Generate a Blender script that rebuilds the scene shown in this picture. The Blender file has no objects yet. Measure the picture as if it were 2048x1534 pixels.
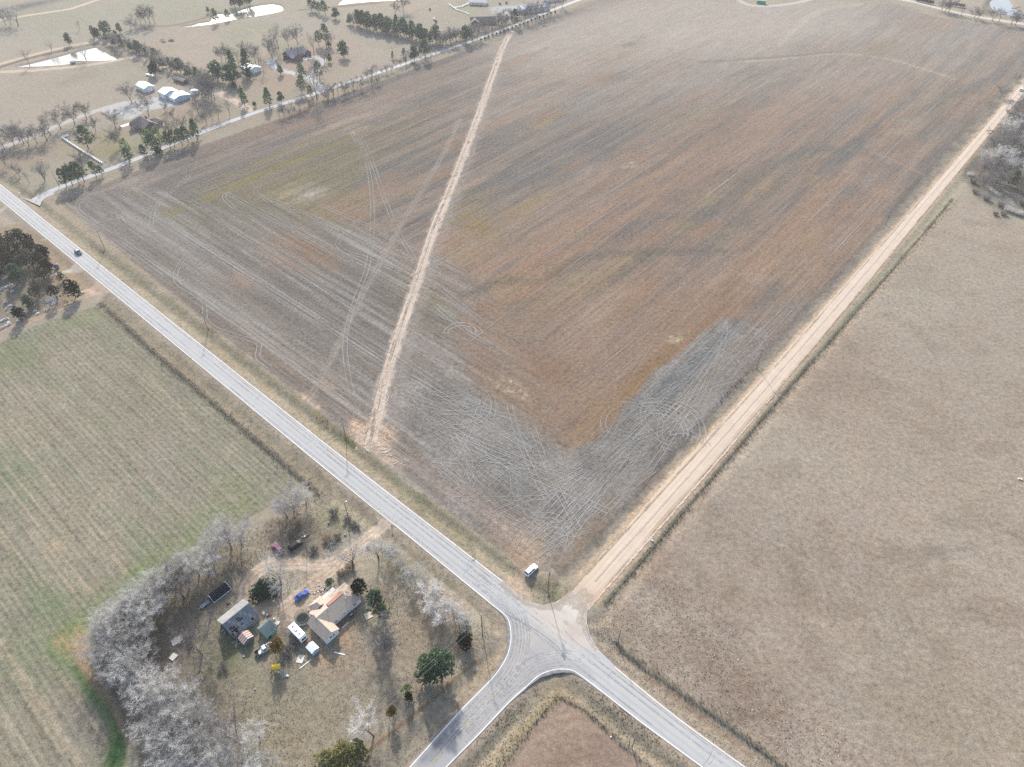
import bpy, bmesh, math, random
import numpy as np
from mathutils import Vector, Matrix
from mathutils.geometry import delaunay_2d_cdt

SC = bpy.context.scene
COL = SC.collection
R = math.radians

# ---------------------------------------------------------------- camera
CAM_H = 190.0
F_PX, PITCH = 1380.0, math.atan(1310.0 / 1380.0)      # survey of the photograph, 2048 x 1534
cam_d = bpy.data.cameras.new("camera")
cam = bpy.data.objects.new("camera", cam_d)
COL.objects.link(cam)
cam.location = (0, 0, CAM_H)
cam.rotation_euler = (math.pi / 2 - PITCH, 0, 0)
cam_d.sensor_fit = 'HORIZONTAL'
cam_d.sensor_width = 36.0
cam_d.lens = 36.0 * F_PX / 2048.0
cam_d.clip_start = 1.0
cam_d.clip_end = 20000.0
SC.camera = cam
SC.render.resolution_x, SC.render.resolution_y = 1024, 767

# ---------------------------------------------------------------- sky and sun
SUN_EL, SUN_AZ = R(29.0), R(11.5)                     # sun ahead of the camera, a little to the left
SUN_DIR = Vector((-math.sin(SUN_AZ) * math.cos(SUN_EL), math.cos(SUN_AZ) * math.cos(SUN_EL), math.sin(SUN_EL)))
world = bpy.data.worlds.new("World")
SC.world = world
world.use_nodes = True
wn, wl = world.node_tree.nodes, world.node_tree.links
sky = wn.new("ShaderNodeTexSky")
sky.sky_type = 'NISHITA'
sky.sun_disc = False
sky.sun_elevation = SUN_EL
sky.sun_rotation = -SUN_AZ
sky.dust_density = 2.5
sky.ozone_density = 1.2
sky.air_density = 1.0
wn["Background"].inputs["Strength"].default_value = 0.15
wl.new(sky.outputs[0], wn["Background"].inputs["Color"])
sun_d = bpy.data.lights.new("sun", 'SUN')
sun_d.energy = 3.2
sun_d.angle = R(2.2)
sun_d.color = (1.0, 0.96, 0.905)
sun = bpy.data.objects.new("sun", sun_d)
COL.objects.link(sun)
sun.rotation_euler = SUN_DIR.to_track_quat('Z', 'Y').to_euler()
sun.location = (-200, 600, 500)
SC.view_settings.view_transform = 'Standard'
SC.view_settings.look = 'None'
SC.view_settings.gamma = 1.0
SC.view_settings.use_curve_mapping = False
SC.view_settings.exposure = 1.12
SC.cycles.volume_bounces = 1
SC.cycles.max_bounces = 6
SC.cycles.use_denoising = False
SC.cycles.use_light_tree = False
SC.cycles.transparent_max_bounces = 16

# ---------------------------------------------------------------- helpers: places, colours
cP, sP = math.cos(PITCH), math.sin(PITCH)
def at(x, y, z=0.0):
    """Where on the plane of height z the surveyed point (x, y) of the photograph lies, in metres."""
    u, v = (x - 1024.0) / F_PX, -(y - 767.0) / F_PX
    dx, dy, dz = u, cP + v * sP, -sP + v * cP
    t = (CAM_H - z) / -dz
    return (dx * t, dy * t)
def pts(l, z=0.0):
    return np.array([at(a, b, z) for a, b in l])
GA = R(49.2)                                          # the gravel road's bearing; the paved road lies across it
eG = np.array((math.cos(GA), math.sin(GA)))
eA = np.array((-math.sin(GA), math.cos(GA)))
def lin(c):
    c = np.asarray(c, float) / 255.0
    return np.where(c <= 0.04045, c / 12.92, ((c + 0.055) / 1.055) ** 2.4)
KALB = 0.50
def P(r, g, b, k=1.0, sat=.86):
    c = lin((r, g, b)) * KALB * k * np.array((1.01, 1.0, .98))
    y = c @ np.array((.3, .59, .11))
    return y + (c - y) * sat
def smooth(a, b, x):
    t = np.clip((x - a) / (b - a), 0, 1)
    return t * t * (3 - 2 * t)

# value noise on arrays
def _hash(ix, iy, s):
    h = (ix.astype(np.int64) * 374761393 + iy.astype(np.int64) * 668265263 + s * 1442695041) & 0xffffffff
    h = ((h ^ (h >> 13)) * 1274126177) & 0xffffffff
    return ((h ^ (h >> 16)) & 0xffff) / 65535.0
def vn(x, y, s=0):
    x0, y0 = np.floor(x), np.floor(y)
    fx, fy = x - x0, y - y0
    fx, fy = fx * fx * (3 - 2 * fx), fy * fy * (3 - 2 * fy)
    a, b = _hash(x0, y0, s), _hash(x0 + 1, y0, s)
    c, d = _hash(x0, y0 + 1, s), _hash(x0 + 1, y0 + 1, s)
    return (a * (1 - fx) + b * fx) * (1 - fy) + (c * (1 - fx) + d * fx) * fy
def fbm(x, y, s=0, o=4, g=0.55):
    t, a, n = 0.0, 1.0, 0.0
    for i in range(o):
        t = t + a * vn(x * 2 ** i + 17.3 * i, y * 2 ** i - 9.1 * i, s + i * 31)
        n += a
        a *= g
    return t / n

def inside_sd(X, Y, poly):
    """signed distance, positive inside"""
    d2 = np.full(X.shape, 1e12)
    ins = np.zeros(X.shape, bool)
    n = len(poly)
    for i in range(n):
        ax, ay = poly[i]
        bx, by = poly[(i + 1) % n]
        ex, ey = bx - ax, by - ay
        wx, wy = X - ax, Y - ay
        t = np.clip((wx * ex + wy * ey) / (ex * ex + ey * ey + 1e-9), 0, 1)
        d2 = np.minimum(d2, (wx - ex * t) ** 2 + (wy - ey * t) ** 2)
        c = ((ay > Y) != (by > Y)) & (X < (bx - ax) * (Y - ay) / (by - ay + 1e-12) + ax)
        ins ^= c
    d = np.sqrt(d2)
    return np.where(ins, d, -d)
def line_d(X, Y, line):
    d2 = np.full(X.shape, 1e12)
    for i in range(len(line) - 1):
        ax, ay = line[i]
        bx, by = line[i + 1]
        ex, ey = bx - ax, by - ay
        wx, wy = X - ax, Y - ay
        t = np.clip((wx * ex + wy * ey) / (ex * ex + ey * ey + 1e-9), 0, 1)
        d2 = np.minimum(d2, (wx - ex * t) ** 2 + (wy - ey * t) ** 2)
    return np.sqrt(d2)
def resample(line, step, closed=False):
    line = [np.asarray(p, float) for p in line]
    if closed:
        line = line + [line[0]]
    out = []
    for i in range(len(line) - 1):
        a, b = line[i], line[i + 1]
        n = max(1, int(math.ceil(np.linalg.norm(b - a) / step)))
        for k in range(n):
            out.append(a + (b - a) * k / n)
    if not closed:
        out.append(line[-1])
    return np.array(out)
def spline(line, step):
    """smooth curve through the points"""
    p = [np.asarray(q, float) for q in line]
    p = [2 * p[0] - p[1]] + p + [2 * p[-1] - p[-2]]
    out = []
    for i in range(1, len(p) - 2):
        n = max(1, int(math.ceil(np.linalg.norm(p[i + 1] - p[i]) / step)))
        for k in range(n):
            t = k / n
            out.append(0.5 * ((2 * p[i]) + (-p[i - 1] + p[i + 1]) * t + (2 * p[i - 1] - 5 * p[i] + 4 * p[i + 1] - p[i + 2]) * t * t
                              + (-p[i - 1] + 3 * p[i] - 3 * p[i + 1] + p[i + 2]) * t ** 3))
    out.append(p[-2])
    return np.array(out)
def offset(line, d):
    line = np.asarray(line)
    t = np.gradient(line, axis=0)
    t /= np.linalg.norm(t, axis=1)[:, None] + 1e-9
    return line + np.stack([-t[:, 1], t[:, 0]], 1) * (d if np.isscalar(d) else np.asarray(d)[:, None])

# ---------------------------------------------------------------- the survey lines
ROAD_TOP = [(-260, 158), (-80, 304), (0, 369), (138, 480), (640, 879.6), (860, 1051), (1005, 1163)]
ROAD_TOP2 = [(1230, 1335), (1352, 1434), (1489, 1534), (1640, 1645)]
ROAD_BOT = [(-260, 184), (-80, 333), (0, 399), (640, 928.5), (803, 1060), (900, 1140), (954, 1184), (992, 1215), (1008, 1228), (1017, 1240), (1021.6, 1263), (1021, 1286), (1012.6, 1315), (986, 1355), (920, 1423), (823, 1531), (740, 1623)]
ROAD_BOT2 = [(812, 1622), (895, 1531), (959.5, 1466), (1019, 1403), (1052.5, 1373), (1079, 1350), (1105.6, 1340), (1125.5, 1338), (1145.5, 1341), (1165, 1353), (1185, 1368), (1285, 1446), (1401, 1531), (1545, 1638)]
APRON = [(1036, 1192), (1060, 1206), (1085, 1212), (1110, 1207), (1130, 1195), (1146, 1184), (1158, 1196), (1163, 1192), (1176, 1212), (1172, 1224), (1172, 1245), (1178, 1272), (1195, 1300)]
GRAV_L = [(1140, 1176), (1152, 1162), (1343, 950), (1480, 803), (1662, 600), (1936, 290), (2048, 160), (2200, -12)]
GRAV_R = [(1178, 1226), (1190, 1205), (1412, 952), (1560, 776), (1702, 606), (1961, 290), (2048, 186), (2215, -12)]
TRACK = [(742, 884), (750, 850), (770, 762), (800, 662), (832, 568), (870, 452), (900, 380), (930, 302), (960, 222), (985, 150), (1005, 96), (1022, 62)]
TRACK2 = [(610, 812), (650, 742), (690, 662), (740, 562), (790, 472), (832, 400), (880, 320), (920, 240)]
LANE = [(68, 402), (115, 377), (250, 327), (390, 270), (500, 229), (640, 184), (800, 131), (900, 97), (1000, 62), (1100, 22), (1190, -12)]

# ---------------------------------------------------------------- ground relief
L_top = pts(ROAD_TOP[1:]); L_top2 = pts(ROAD_TOP2); L_bot = pts(ROAD_BOT); L_bot2 = pts(ROAD_BOT2)
L_gl, L_gr = pts(GRAV_L), pts(GRAV_R)
ROAD_C = [((a[0] + b[0]) / 2, (a[1] + b[1]) / 2) for a, b in (((-80, 304), (-80, 333)), ((0, 369), (0, 399)), ((640, 879.6), (640, 928.5)), ((860, 1051), (860, 1106)), ((1352, 1434), (1352, 1494)), ((1489, 1534), (1489, 1596)))]
L_rc = pts(ROAD_C)
S_C = pts([(858, 1534), (953, 1430), (1050, 1320), (1100, 1262)])
G_C = pts([((a[0] + b[0]) / 2, (a[1] + b[1]) / 2) for a, b in zip(GRAV_L, GRAV_R)])
def gz(x, y):
    x, y = np.asarray(x, float), np.asarray(y, float)
    d = np.minimum(np.minimum(line_d(x, y, L_rc), line_d(x, y, S_C)), line_d(x, y, G_C))
    ditch = 0.55 * np.exp(-((d - 8.0) / 2.2) ** 2)
    return -0.03 - ditch + 0.03 * (vn(x * 0.13, y * 0.13, 5) - 0.5) - 0.05 * smooth(14, 30, d) * vn(x * 0.5, y * 0.5, 7)
def gz1(x, y):
    return float(gz(np.array([x]), np.array([y]))[0])
# ---------------------------------------------------------------- materials
MATS = {}
def nodes_of(name):
    m = bpy.data.materials.new(name)
    m.use_nodes = True
    nt = m.node_tree
    return m, nt.nodes, nt.links
def mth(n, l, op, a, b=None, c=None):
    q = n.new("ShaderNodeMath")
    q.operation = op
    for i, v in enumerate((a, b, c)):
        if v is None:
            continue
        if isinstance(v, (int, float)):
            q.inputs[i].default_value = v
        else:
            l.new(v, q.inputs[i])
    return q.outputs[0]
def noise(n, l, vec, scale, detail=4, rough=0.6, w=None):
    q = n.new("ShaderNodeTexNoise")
    q.inputs["Scale"].default_value = scale
    q.inputs["Detail"].default_value = detail
    q.inputs["Roughness"].default_value = rough
    l.new(vec, q.inputs["Vector"])
    return q.outputs["Fac"]
def vscale(n, l, vec, sx, sy, sz=1.0):
    q = n.new("ShaderNodeVectorMath")
    q.operation = 'MULTIPLY'
    q.inputs[1].default_value = (sx, sy, sz)
    l.new(vec, q.inputs[0])
    return q.outputs[0]
def tint(n, l, colour, fac):
    q = n.new("ShaderNodeVectorMath")
    q.operation = 'SCALE'
    l.new(colour, q.inputs[0])
    l.new(fac, q.inputs["Scale"])
    return q.outputs[0]

def ground_material():
    m, n, l = nodes_of("earth_and_grass")
    pb = n["Principled BSDF"]
    pb.inputs["Roughness"].default_value = 1.0
    pb.inputs["Specular IOR Level"].default_value = 0.0
    geo = n.new("ShaderNodeNewGeometry").outputs["Position"]
    def attr(nm, out="Vector"):
        a = n.new("ShaderNodeAttribute")
        a.attribute_name = nm
        return a
    ac, arc, afx = attr("col"), attr("rc"), attr("fx")
    sep = n.new("ShaderNodeSeparateXYZ"); l.new(arc.outputs["Vector"], sep.inputs[0])
    fx = n.new("ShaderNodeSeparateXYZ"); l.new(afx.outputs["Vector"], fx.inputs[0])
    n1 = noise(n, l, geo, 0.62, 6, 0.78)
    n0 = noise(n, l, geo, 2.6, 3, 0.6)
    n2 = noise(n, l, geo, 0.12, 4, 0.6)
    n3 = noise(n, l, geo, 0.10, 5, 0.7)
    st1 = noise(n, l, vscale(n, l, arc.outputs["Vector"], 0.55, 0.018), 1.0, 4, 0.65)
    st2 = noise(n, l, vscale(n, l, arc.outputs["Vector"], 1.9, 0.05), 1.0, 3, 0.6)
    ph = mth(n, l, 'MULTIPLY_ADD', sep.outputs[0], 2 * math.pi / 1.75, mth(n, l, 'MULTIPLY', n1, 1.5))
    row = mth(n, l, 'SINE', ph)
    rowm = mth(n, l, 'MULTIPLY', mth(n, l, 'MULTIPLY', row, fx.outputs[0]), mth(n, l, 'ADD', n2, 0.3))
    s1 = mth(n, l, 'MULTIPLY', mth(n, l, 'SUBTRACT', st1, 0.5), mth(n, l, 'MULTIPLY', fx.outputs[1], 2.4))
    s2 = mth(n, l, 'MULTIPLY', mth(n, l, 'SUBTRACT', st2, 0.5), mth(n, l, 'MULTIPLY', fx.outputs[1], 1.6))
    sp = mth(n, l, 'MULTIPLY', mth(n, l, 'SUBTRACT', n1, 0.5), mth(n, l, 'MULTIPLY', ac.outputs["Alpha"], 4.6))
    b = mth(n, l, 'MULTIPLY', mth(n, l, 'SUBTRACT', n2, 0.5), mth(n, l, 'MULTIPLY', ac.outputs["Alpha"], 0.8))
    tot = mth(n, l, 'ADD', mth(n, l, 'ADD', mth(n, l, 'ADD', 1.0, rowm), mth(n, l, 'ADD', s1, s2)), mth(n, l, 'ADD', sp, b))
    tot = mth(n, l, 'ADD', tot, mth(n, l, 'MULTIPLY', mth(n, l, 'SUBTRACT', n0, 0.5), mth(n, l, 'MULTIPLY', ac.outputs["Alpha"], 3.4)))
    tot = mth(n, l, 'MAXIMUM', tot, 0.22)
    mix = n.new("ShaderNodeMix"); mix.data_type = 'RGBA'
    l.new(mth(n, l, 'ADD', mth(n, l, 'MULTIPLY', n3, 0.6), mth(n, l, 'MULTIPLY', st1, 0.4)), mix.inputs["Factor"])
    mix.inputs["A"].default_value = (1.10, 1.0, 0.88, 1)
    mix.inputs["B"].default_value = (0.92, 1.0, 1.07, 1)
    hue = n.new("ShaderNodeVectorMath"); hue.operation = 'MULTIPLY'
    l.new(ac.outputs["Color"], hue.inputs[0]); l.new(mix.outputs["Result"], hue.inputs[1])
    l.new(tint(n, l, hue.outputs[0], tot), pb.inputs["Base Color"])
    bp = n.new("ShaderNodeBump")
    bp.inputs["Strength"].default_value = 0.55
    bp.inputs["Distance"].default_value = 0.28
    l.new(mth(n, l, 'ADD', n1, mth(n, l, 'MULTIPLY', row, mth(n, l, 'MULTIPLY', fx.outputs[0], 0.25))), bp.inputs["Height"])
    l.new(bp.outputs[0], pb.inputs["Normal"])
    return m
M_GROUND = ground_material()

def plain(name, rgb, rough=0.7, var=0.12, scale=2.0, metal=0.0, spec=0.3, bump=0.0, alb=True):
    """one-colour procedural material with grain and wear; rgb is a screen colour"""
    if name in MATS:
        return MATS[name]
    m, n, l = nodes_of(name)
    pb = n["Principled BSDF"]
    base = np.minimum(lin(rgb) * (.92 if alb else KALB * 1.1), .82)
    geo = n.new("ShaderNodeTexCoord").outputs["Object"]
    a = noise(n, l, geo, scale, 5, 0.65)
    b = noise(n, l, geo, scale * 0.17, 3, 0.6)
    f = mth(n, l, 'ADD', mth(n, l, 'MULTIPLY', mth(n, l, 'SUBTRACT', a, 0.5), var * 3), mth(n, l, 'MULTIPLY_ADD', mth(n, l, 'SUBTRACT', b, 0.5), var * 2, 1.0))
    rgbn = n.new("ShaderNodeRGB"); rgbn.outputs[0].default_value = (*base, 1)
    l.new(tint(n, l, rgbn.outputs[0], f), pb.inputs["Base Color"])
    pb.inputs["Roughness"].default_value = rough
    pb.inputs["Metallic"].default_value = metal
    pb.inputs["Specular IOR Level"].default_value = spec
    if bump:
        bp = n.new("ShaderNodeBump"); bp.inputs["Strength"].default_value = bump; bp.inputs["Distance"].default_value = 0.05
        l.new(a, bp.inputs["Height"]); l.new(bp.outputs[0], pb.inputs["Normal"])
    MATS[name] = m
    return m

def tag(o, label=None, cat=None, group=None, kind=None):
    if label: o["label"] = label
    if cat: o["category"] = cat
    if group: o["group"] = group
    if kind: o["kind"] = kind
    return o

def mesh_np(name, V, F, mat, attrs=None, smooth_shade=True):
    me = bpy.data.meshes.new(name)
    V = np.asarray(V, np.float32); F = np.asarray(F, np.int32)
    k = F.shape[1]
    me.vertices.add(len(V)); me.vertices.foreach_set("co", V.ravel())
    me.loops.add(F.size); me.loops.foreach_set("vertex_index", F.ravel())
    me.polygons.add(len(F))
    me.polygons.foreach_set("loop_start", np.arange(0, F.size, k, dtype=np.int32))
    me.update(calc_edges=True)
    if smooth_shade:
        me.polygons.foreach_set("use_smooth", np.ones(len(F), bool))
    for nm, (typ, arr) in (attrs or {}).items():
        a = me.attributes.new(nm, typ, 'POINT')
        a.data.foreach_set("color" if typ == 'FLOAT_COLOR' else "vector", np.asarray(arr, np.float32).ravel())
    me.materials.append(mat)
    o = bpy.data.objects.new(name, me)
    COL.objects.link(o)
    return o

# ---------------------------------------------------------------- painting soil and grass colours
class Paint:
    def __init__(s, X, Y):
        s.X, s.Y = X, Y
        n = len(X)
        s.c = np.zeros((n, 3)); s.sp = np.full(n, 0.30); s.row = np.zeros(n); s.st = np.zeros(n)
        s.acr = X * eG[0] + Y * eG[1]; s.alo = X * eA[0] + Y * eA[1]     # rows along the paved road by default
    def mix(s, w, col, sp=None, row=None, st=None):
        w = np.clip(w, 0, 1)
        s.c += (np.asarray(col) - s.c) * w[:, None]
        if sp is not None: s.sp += (sp - s.sp) * w
        if row is not None: s.row += (row - s.row) * w
        if st is not None: s.st += (st - s.st) * w
    def poly(s, px, feather=1.0, wob=1.0, wsc=0.15, seed=1):
        p = pts(px)
        d = np.full(s.X.shape, -99.0)
        g = max(15, feather + 2 * wob + 5)
        m = (s.X > p[:, 0].min() - g) & (s.X < p[:, 0].max() + g) & (s.Y > p[:, 1].min() - g) & (s.Y < p[:, 1].max() + g)
        d[m] = inside_sd(s.X[m], s.Y[m], p)
        if wob:
            d = d + wob * 2 * (fbm(s.X * wsc, s.Y * wsc, seed, 3) - 0.5)
        return smooth(-feather, feather, d)
    def line(s, px, half, feather=0.5, wob=0.0, seed=2, world=False, curve=True):
        p = np.asarray(px) if world else pts(px)
        if curve and len(p) > 2: p = spline(p, 3.0)
        out = np.zeros(s.X.shape)
        pad = half + feather + wob + 3
        m = (s.X > p[:, 0].min() - pad) & (s.X < p[:, 0].max() + pad) & (s.Y > p[:, 1].min() - pad) & (s.Y < p[:, 1].max() + pad)
        x, y = s.X[m], s.Y[m]
        d = np.full(x.shape, 1e9)
        ch = 24
        for i in range(0, len(p) - 1, ch):
            q = p[i:i + ch + 1]
            mm = (x > q[:, 0].min() - pad) & (x < q[:, 0].max() + pad) & (y > q[:, 1].min() - pad) & (y < q[:, 1].max() + pad)
            d[mm] = np.minimum(d[mm], line_d(x[mm], y[mm], q))
        if wob: d = d + wob * 2 * (fbm(x * 0.25, y * 0.25, seed, 3) - 0.5)
        out[m] = 1 - smooth(half - feather, half + feather, d)
        return out
    def blob(s, px, py, lg, la, rot=0.0, wob=0.5, seed=3, power=2.0):
        """soft patch: half-lengths in metres along the gravel-road and paved-road bearings"""
        cx, cy = at(px, py)
        dx, dy = s.X - cx, s.Y - cy
        a = R(rot)
        g, t = dx * eG[0] + dy * eG[1], dx * eA[0] + dy * eA[1]
        g, t = g * math.cos(a) + t * math.sin(a), -g * math.sin(a) + t * math.cos(a)
        r = (np.abs(g / lg) ** power + np.abs(t / la) ** power)
        out = np.zeros(s.X.shape)
        m = r < 6
        rr = r[m] + wob * 3 * (fbm(s.X[m] / max(lg, la) * 3, s.Y[m] / max(lg, la) * 3, seed, 4) - 0.5)
        out[m] = np.exp(-np.maximum(rr, 0) * 1.3) * (1 - smooth(4, 6, r[m]))
        return out

def build_axis(segs):
    out = [segs[0][0]]
    for a, b, st in segs:
        n = max(1, int(round((b - a) / st)))
        out += [a + (b - a) * k / n for k in range(1, n + 1)]
    return np.array(out)
xs = build_axis([(-640, -420, 2.6), (-420, -200, 1.7), (-200, -135, 1.0), (-135, 20, 0.56), (20, 140, 1.0), (140, 250, 1.4), (250, 640, 2.6)])
ys = build_axis([(-40, 52, 6), (52, 142, 0.56), (142, 240, 0.95), (240, 420, 1.5), (420, 880, 2.4)])
GX, GY = np.meshgrid(xs, ys)
X, Y = GX.ravel(), GY.ravel()
NX, NY = len(xs), len(ys)
pt = Paint(X, Y)

F_EDGE_SW = [(118, 402), (250, 508), (400, 636), (620, 806), (720, 892), (870, 1012), (1000, 1104), (1058, 1150)]
F_EDGE_SE = [(1104, 1148), (1180, 1083), (1312, 958), (1500, 742), (1640, 590), (1800, 410), (1900, 296), (1960, 226), (2052, 116), (2200, -60)]
F_EDGE_N = [(2100, 60), (1980, 52), (1880, 36), (1780, 8), (1640, 4), (1590, 8), (1500, 12), (1440, 4), (1330, -8), (1200, -6), (1110, 30), (1000, 76), (800, 148), (560, 237), (400, 292)]
FIELD = F_EDGE_SW + F_EDGE_SE[:-1] + F_EDGE_N
LEFTF = [(196, 612), (100, 640), (0, 684), (-200, 765), (-200, 1760), (235, 1760), (262, 1560), (244, 1440), (172, 1312), (160, 1272), (232, 1212), (402, 1098), (545, 1008), (604, 958), (430, 815), (300, 703)]
YARD = [(640, 985), (700, 1012), (752, 1058), (860, 1150), (978, 1238), (984, 1290), (735, 1494), (640, 1600), (300, 1640), (262, 1470), (185, 1320), (178, 1276), (235, 1220), (402, 1106)]
CORNER = [(1120, 1396), (1172, 1424), (1245, 1492), (1330, 1560), (1500, 1690), (880, 1690), (1000, 1540), (1060, 1460)]
PAST = [(1228, 1196), (1418, 968), (1700, 642), (1860, 452), (1910, 404), (1960, 402), (1990, 426), (2048, 456), (2500, 560), (2700, 1900), (1640, 1600), (1400, 1420), (1246, 1300), (1220, 1250)]

# -- base: dormant grass
f1 = fbm(X * 0.012, Y * 0.012, 11, 4)
f2 = fbm(X * 0.05, Y * 0.05, 12, 4)
pt.c[:] = P(176, 165, 146)
pt.mix(smooth(0.45, 0.7, f1), P(168, 163, 142))
pt.mix(smooth(0.5, 0.75, f2) * 0.7, P(188, 172, 150))
pt.mix(smooth(0.35, 0.2, f2) * 0.5, P(150, 138, 122))
pt.sp[:] = 0.26
# far meadows in the top left: pale straw, a little green and pink
w = pt.poly([(-300, 300), (0, 372), (60, 395), (250, 325), (500, 225), (800, 128), (1000, 58), (1190, -20), (900, -260), (-600, -260)], 4, 4, 0.05)
pt.mix(w, P(176, 168, 152)); pt.st = np.where(w > 0.5, 0.10, pt.st)
pt.mix(w * smooth(0.4, 0.65, f1), P(184, 170, 152))
pt.mix(w * smooth(0.45, 0.7, fbm(X * 0.02, Y * 0.02, 45, 4)), P(170, 166, 142))
for (bx, by, lg, la, c, k) in [(330, 90, 45, 30, (186, 166, 148), .8), (120, 170, 60, 40, (172, 163, 146), .8), (160, 155, 22, 10, (140, 126, 112), .75), (610, 130, 70, 45, (180, 160, 142), .9), (620, 205, 40, 15, (178, 160, 142), .8),
                               (60, 30, 80, 25, (166, 164, 142), .9), (250, 20, 90, 40, (172, 168, 148), .8), (40, 15, 70, 12, (120, 118, 116), .9), (10, 325, 22, 25, (176, 164, 138), .9), (60, 315, 30, 22, (170, 150, 130), .8),
                               (200, 280, 25, 18, (168, 156, 124), .9), (230, 300, 20, 14, (160, 152, 112), .9), (330, 240, 30, 22, (178, 160, 138), .8), (400, 230, 25, 25, (174, 156, 134), .8), (560, 170, 22, 20, (184, 158, 138), .8), (800, 60, 60, 30, (178, 170, 152), .7), (880, 40, 50, 30, (176, 166, 146), .7)]:
    pt.mix(pt.blob(bx, by, lg, la, 0, .4, int(bx)) * k, P(*c))
# grazing rows in the meadow left of the white shop
w = pt.poly([(-50, 140), (230, 125), (250, 150), (240, 205), (120, 245), (-60, 300)], 5, 3, .1)
pt.mix(w * .6, P(178, 166, 148)); pt.row += w * 0.05 * smooth(.4, .6, f1)

# -- the big crop field
wf = pt.poly(FIELD, 0.8, 1.0, 0.2, 4)
aG, lG = X * eA[0] + Y * eA[1], X * eG[0] + Y * eG[1]
zoneA = pt.poly([(100, 410), (240, 372), (370, 384), (470, 398), (560, 408), (700, 452), (860, 500), (960, 560), (1030, 650), (1080, 740), (1112, 850), (1138, 905), (1100, 1060), (1058, 1170), (700, 980), (300, 640)], 2.0, 3.0, 0.05, 6)
inG = (zoneA < 0.5) & (wf > 0.02)
pt.acr = np.where(inG, aG, pt.acr); pt.alo = np.where(inG, lG, pt.alo)
streak = fbm(pt.acr * 0.16, pt.alo * 0.009, 21, 4)
streak2 = fbm(pt.acr * 0.05, pt.alo * 0.008, 24, 4)
pt.mix(wf, P(150, 135, 122), sp=0.42, row=0.0, st=0.36)
pt.mix(wf * smooth(.42, .62, streak), P(126, 120, 114))
pt.mix(wf * smooth(.55, .75, streak2) * .8, P(158, 132, 110))
pt.mix(wf * zoneA * .75, P(133, 126, 118), st=0.46)
pt.mix(wf * zoneA * smooth(.5, .66, fbm(pt.acr * .5, pt.alo * .012, 22, 4)) * .75, P(172, 166, 159))
pt.mix(wf * zoneA * smooth(.45, .25, streak2) * .5, P(120, 114, 106))
FB = [  # x, y, half-length along G, along A, colour, strength
    (1180, 500, 60, 26, (168, 134, 108), .65), (1100, 560, 36, 24, (164, 130, 104), .7), (1330, 380, 70, 24, (166, 134, 112), .7), (1000, 540, 16, 34, (164, 130, 104), .6), (1240, 330, 40, 12, (170, 140, 116), .6),
    (1520, 250, 70, 22, (170, 142, 122), .6), (1620, 470, 60, 30, (164, 132, 108), .7), (1500, 560, 50, 20, (158, 132, 108), .7), (1420, 620, 36, 14, (156, 128, 102), .7), (1250, 640, 50, 24, (160, 130, 106), .8),
    (1300, 440, 60, 10, (118, 114, 110), .8), (1480, 420, 60, 12, (122, 117, 112), .75), (1180, 300, 60, 20, (124, 122, 120), .7), (1080, 350, 40, 16, (120, 118, 116), .75), (1280, 520, 50, 6, (116, 113, 106), .8),
    (1600, 330, 50, 9, (116, 114, 108), .8), (1150, 230, 80, 14, (132, 130, 126), .6), (1350, 220, 60, 12, (126, 124, 120), .6), (1700, 230, 50, 10, (140, 134, 128), .6), (1750, 330, 44, 16, (158, 140, 126), .6), (1830, 250, 36, 12, (150, 146, 128), .6),
    (1880, 200, 22, 12, (150, 148, 124), .7), (1900, 130, 40, 22, (160, 150, 136), .6), (1650, 160, 60, 20, (164, 146, 130), .6), (1430, 130, 80, 20, (148, 144, 138), .6), (1250, 110, 70, 22, (172, 152, 134), .6),
    (1150, 60, 80, 18, (166, 160, 152), .7), (1400, 60, 100, 24, (178, 168, 152), .8), (1540, 50, 50, 22, (184, 176, 150), .8), (1700, 40, 60, 30, (160, 156, 146), .7), (1920, 75, 60, 18, (150, 150, 142), .7), (1000, 130, 60, 12, (158, 148, 138), .7), (760, 215, 50, 14, (164, 148, 134), .7), (850, 220, 36, 10, (176, 146, 118), .5),
    # olive strips of volunteer wheat in the west corner
    (600, 292, 70, 4, (144, 134, 88), .8), (560, 330, 80, 6, (132, 124, 92), .7), (520, 352, 60, 5, (146, 136, 84), .75), (440, 385, 30, 4, (142, 132, 82), .7), (620, 350, 40, 7, (136, 128, 98), .7), (680, 300, 30, 12, (128, 122, 92), .7), (700, 340, 24, 10, (136, 128, 96), .6),
    (630, 430, 10, 26, (140, 130, 92), .6), (700, 400, 14, 18, (148, 134, 96), .6), (930, 432, 10, 16, (150, 134, 78), .8), (960, 460, 8, 14, (138, 126, 76), .7), (960, 400, 10, 20, (140, 126, 92), .5), (590, 388, 14, 16, (166, 152, 116), .7), (620, 385, 10, 10, (172, 166, 148), .7), (880, 640, 14, 16, (126, 118, 86), .6), (840, 590, 10, 20, (138, 128, 92), .5),
    (600, 500, 12, 22, (160, 128, 104), .7), (560, 505, 8, 26, (158, 130, 108), .6), (690, 420, 8, 24, (160, 130, 106), .5), (800, 380, 20, 12, (158, 132, 112), .6), (480, 560, 6, 10, (168, 138, 114), .7), (640, 520, 10, 14, (152, 124, 96), .6), (330, 300, 70, 20, (146, 136, 128), .6), (450, 290, 60, 12, (130, 124, 120), .6), (240, 370, 20, 14, (170, 160, 148), .7),
    (700, 250, 30, 12, (178, 158, 140), .6), (300, 460, 12, 60, (162, 154, 146), .6), (450, 600, 10, 70, (158, 150, 142), .6), (560, 700, 10, 50, (150, 142, 132), .6), (500, 690, 5, 40, (152, 128, 106), .6), (620, 760, 6, 30, (148, 122, 100), .6), (340, 580, 5, 60, (120, 112, 104), .7),
]
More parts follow.
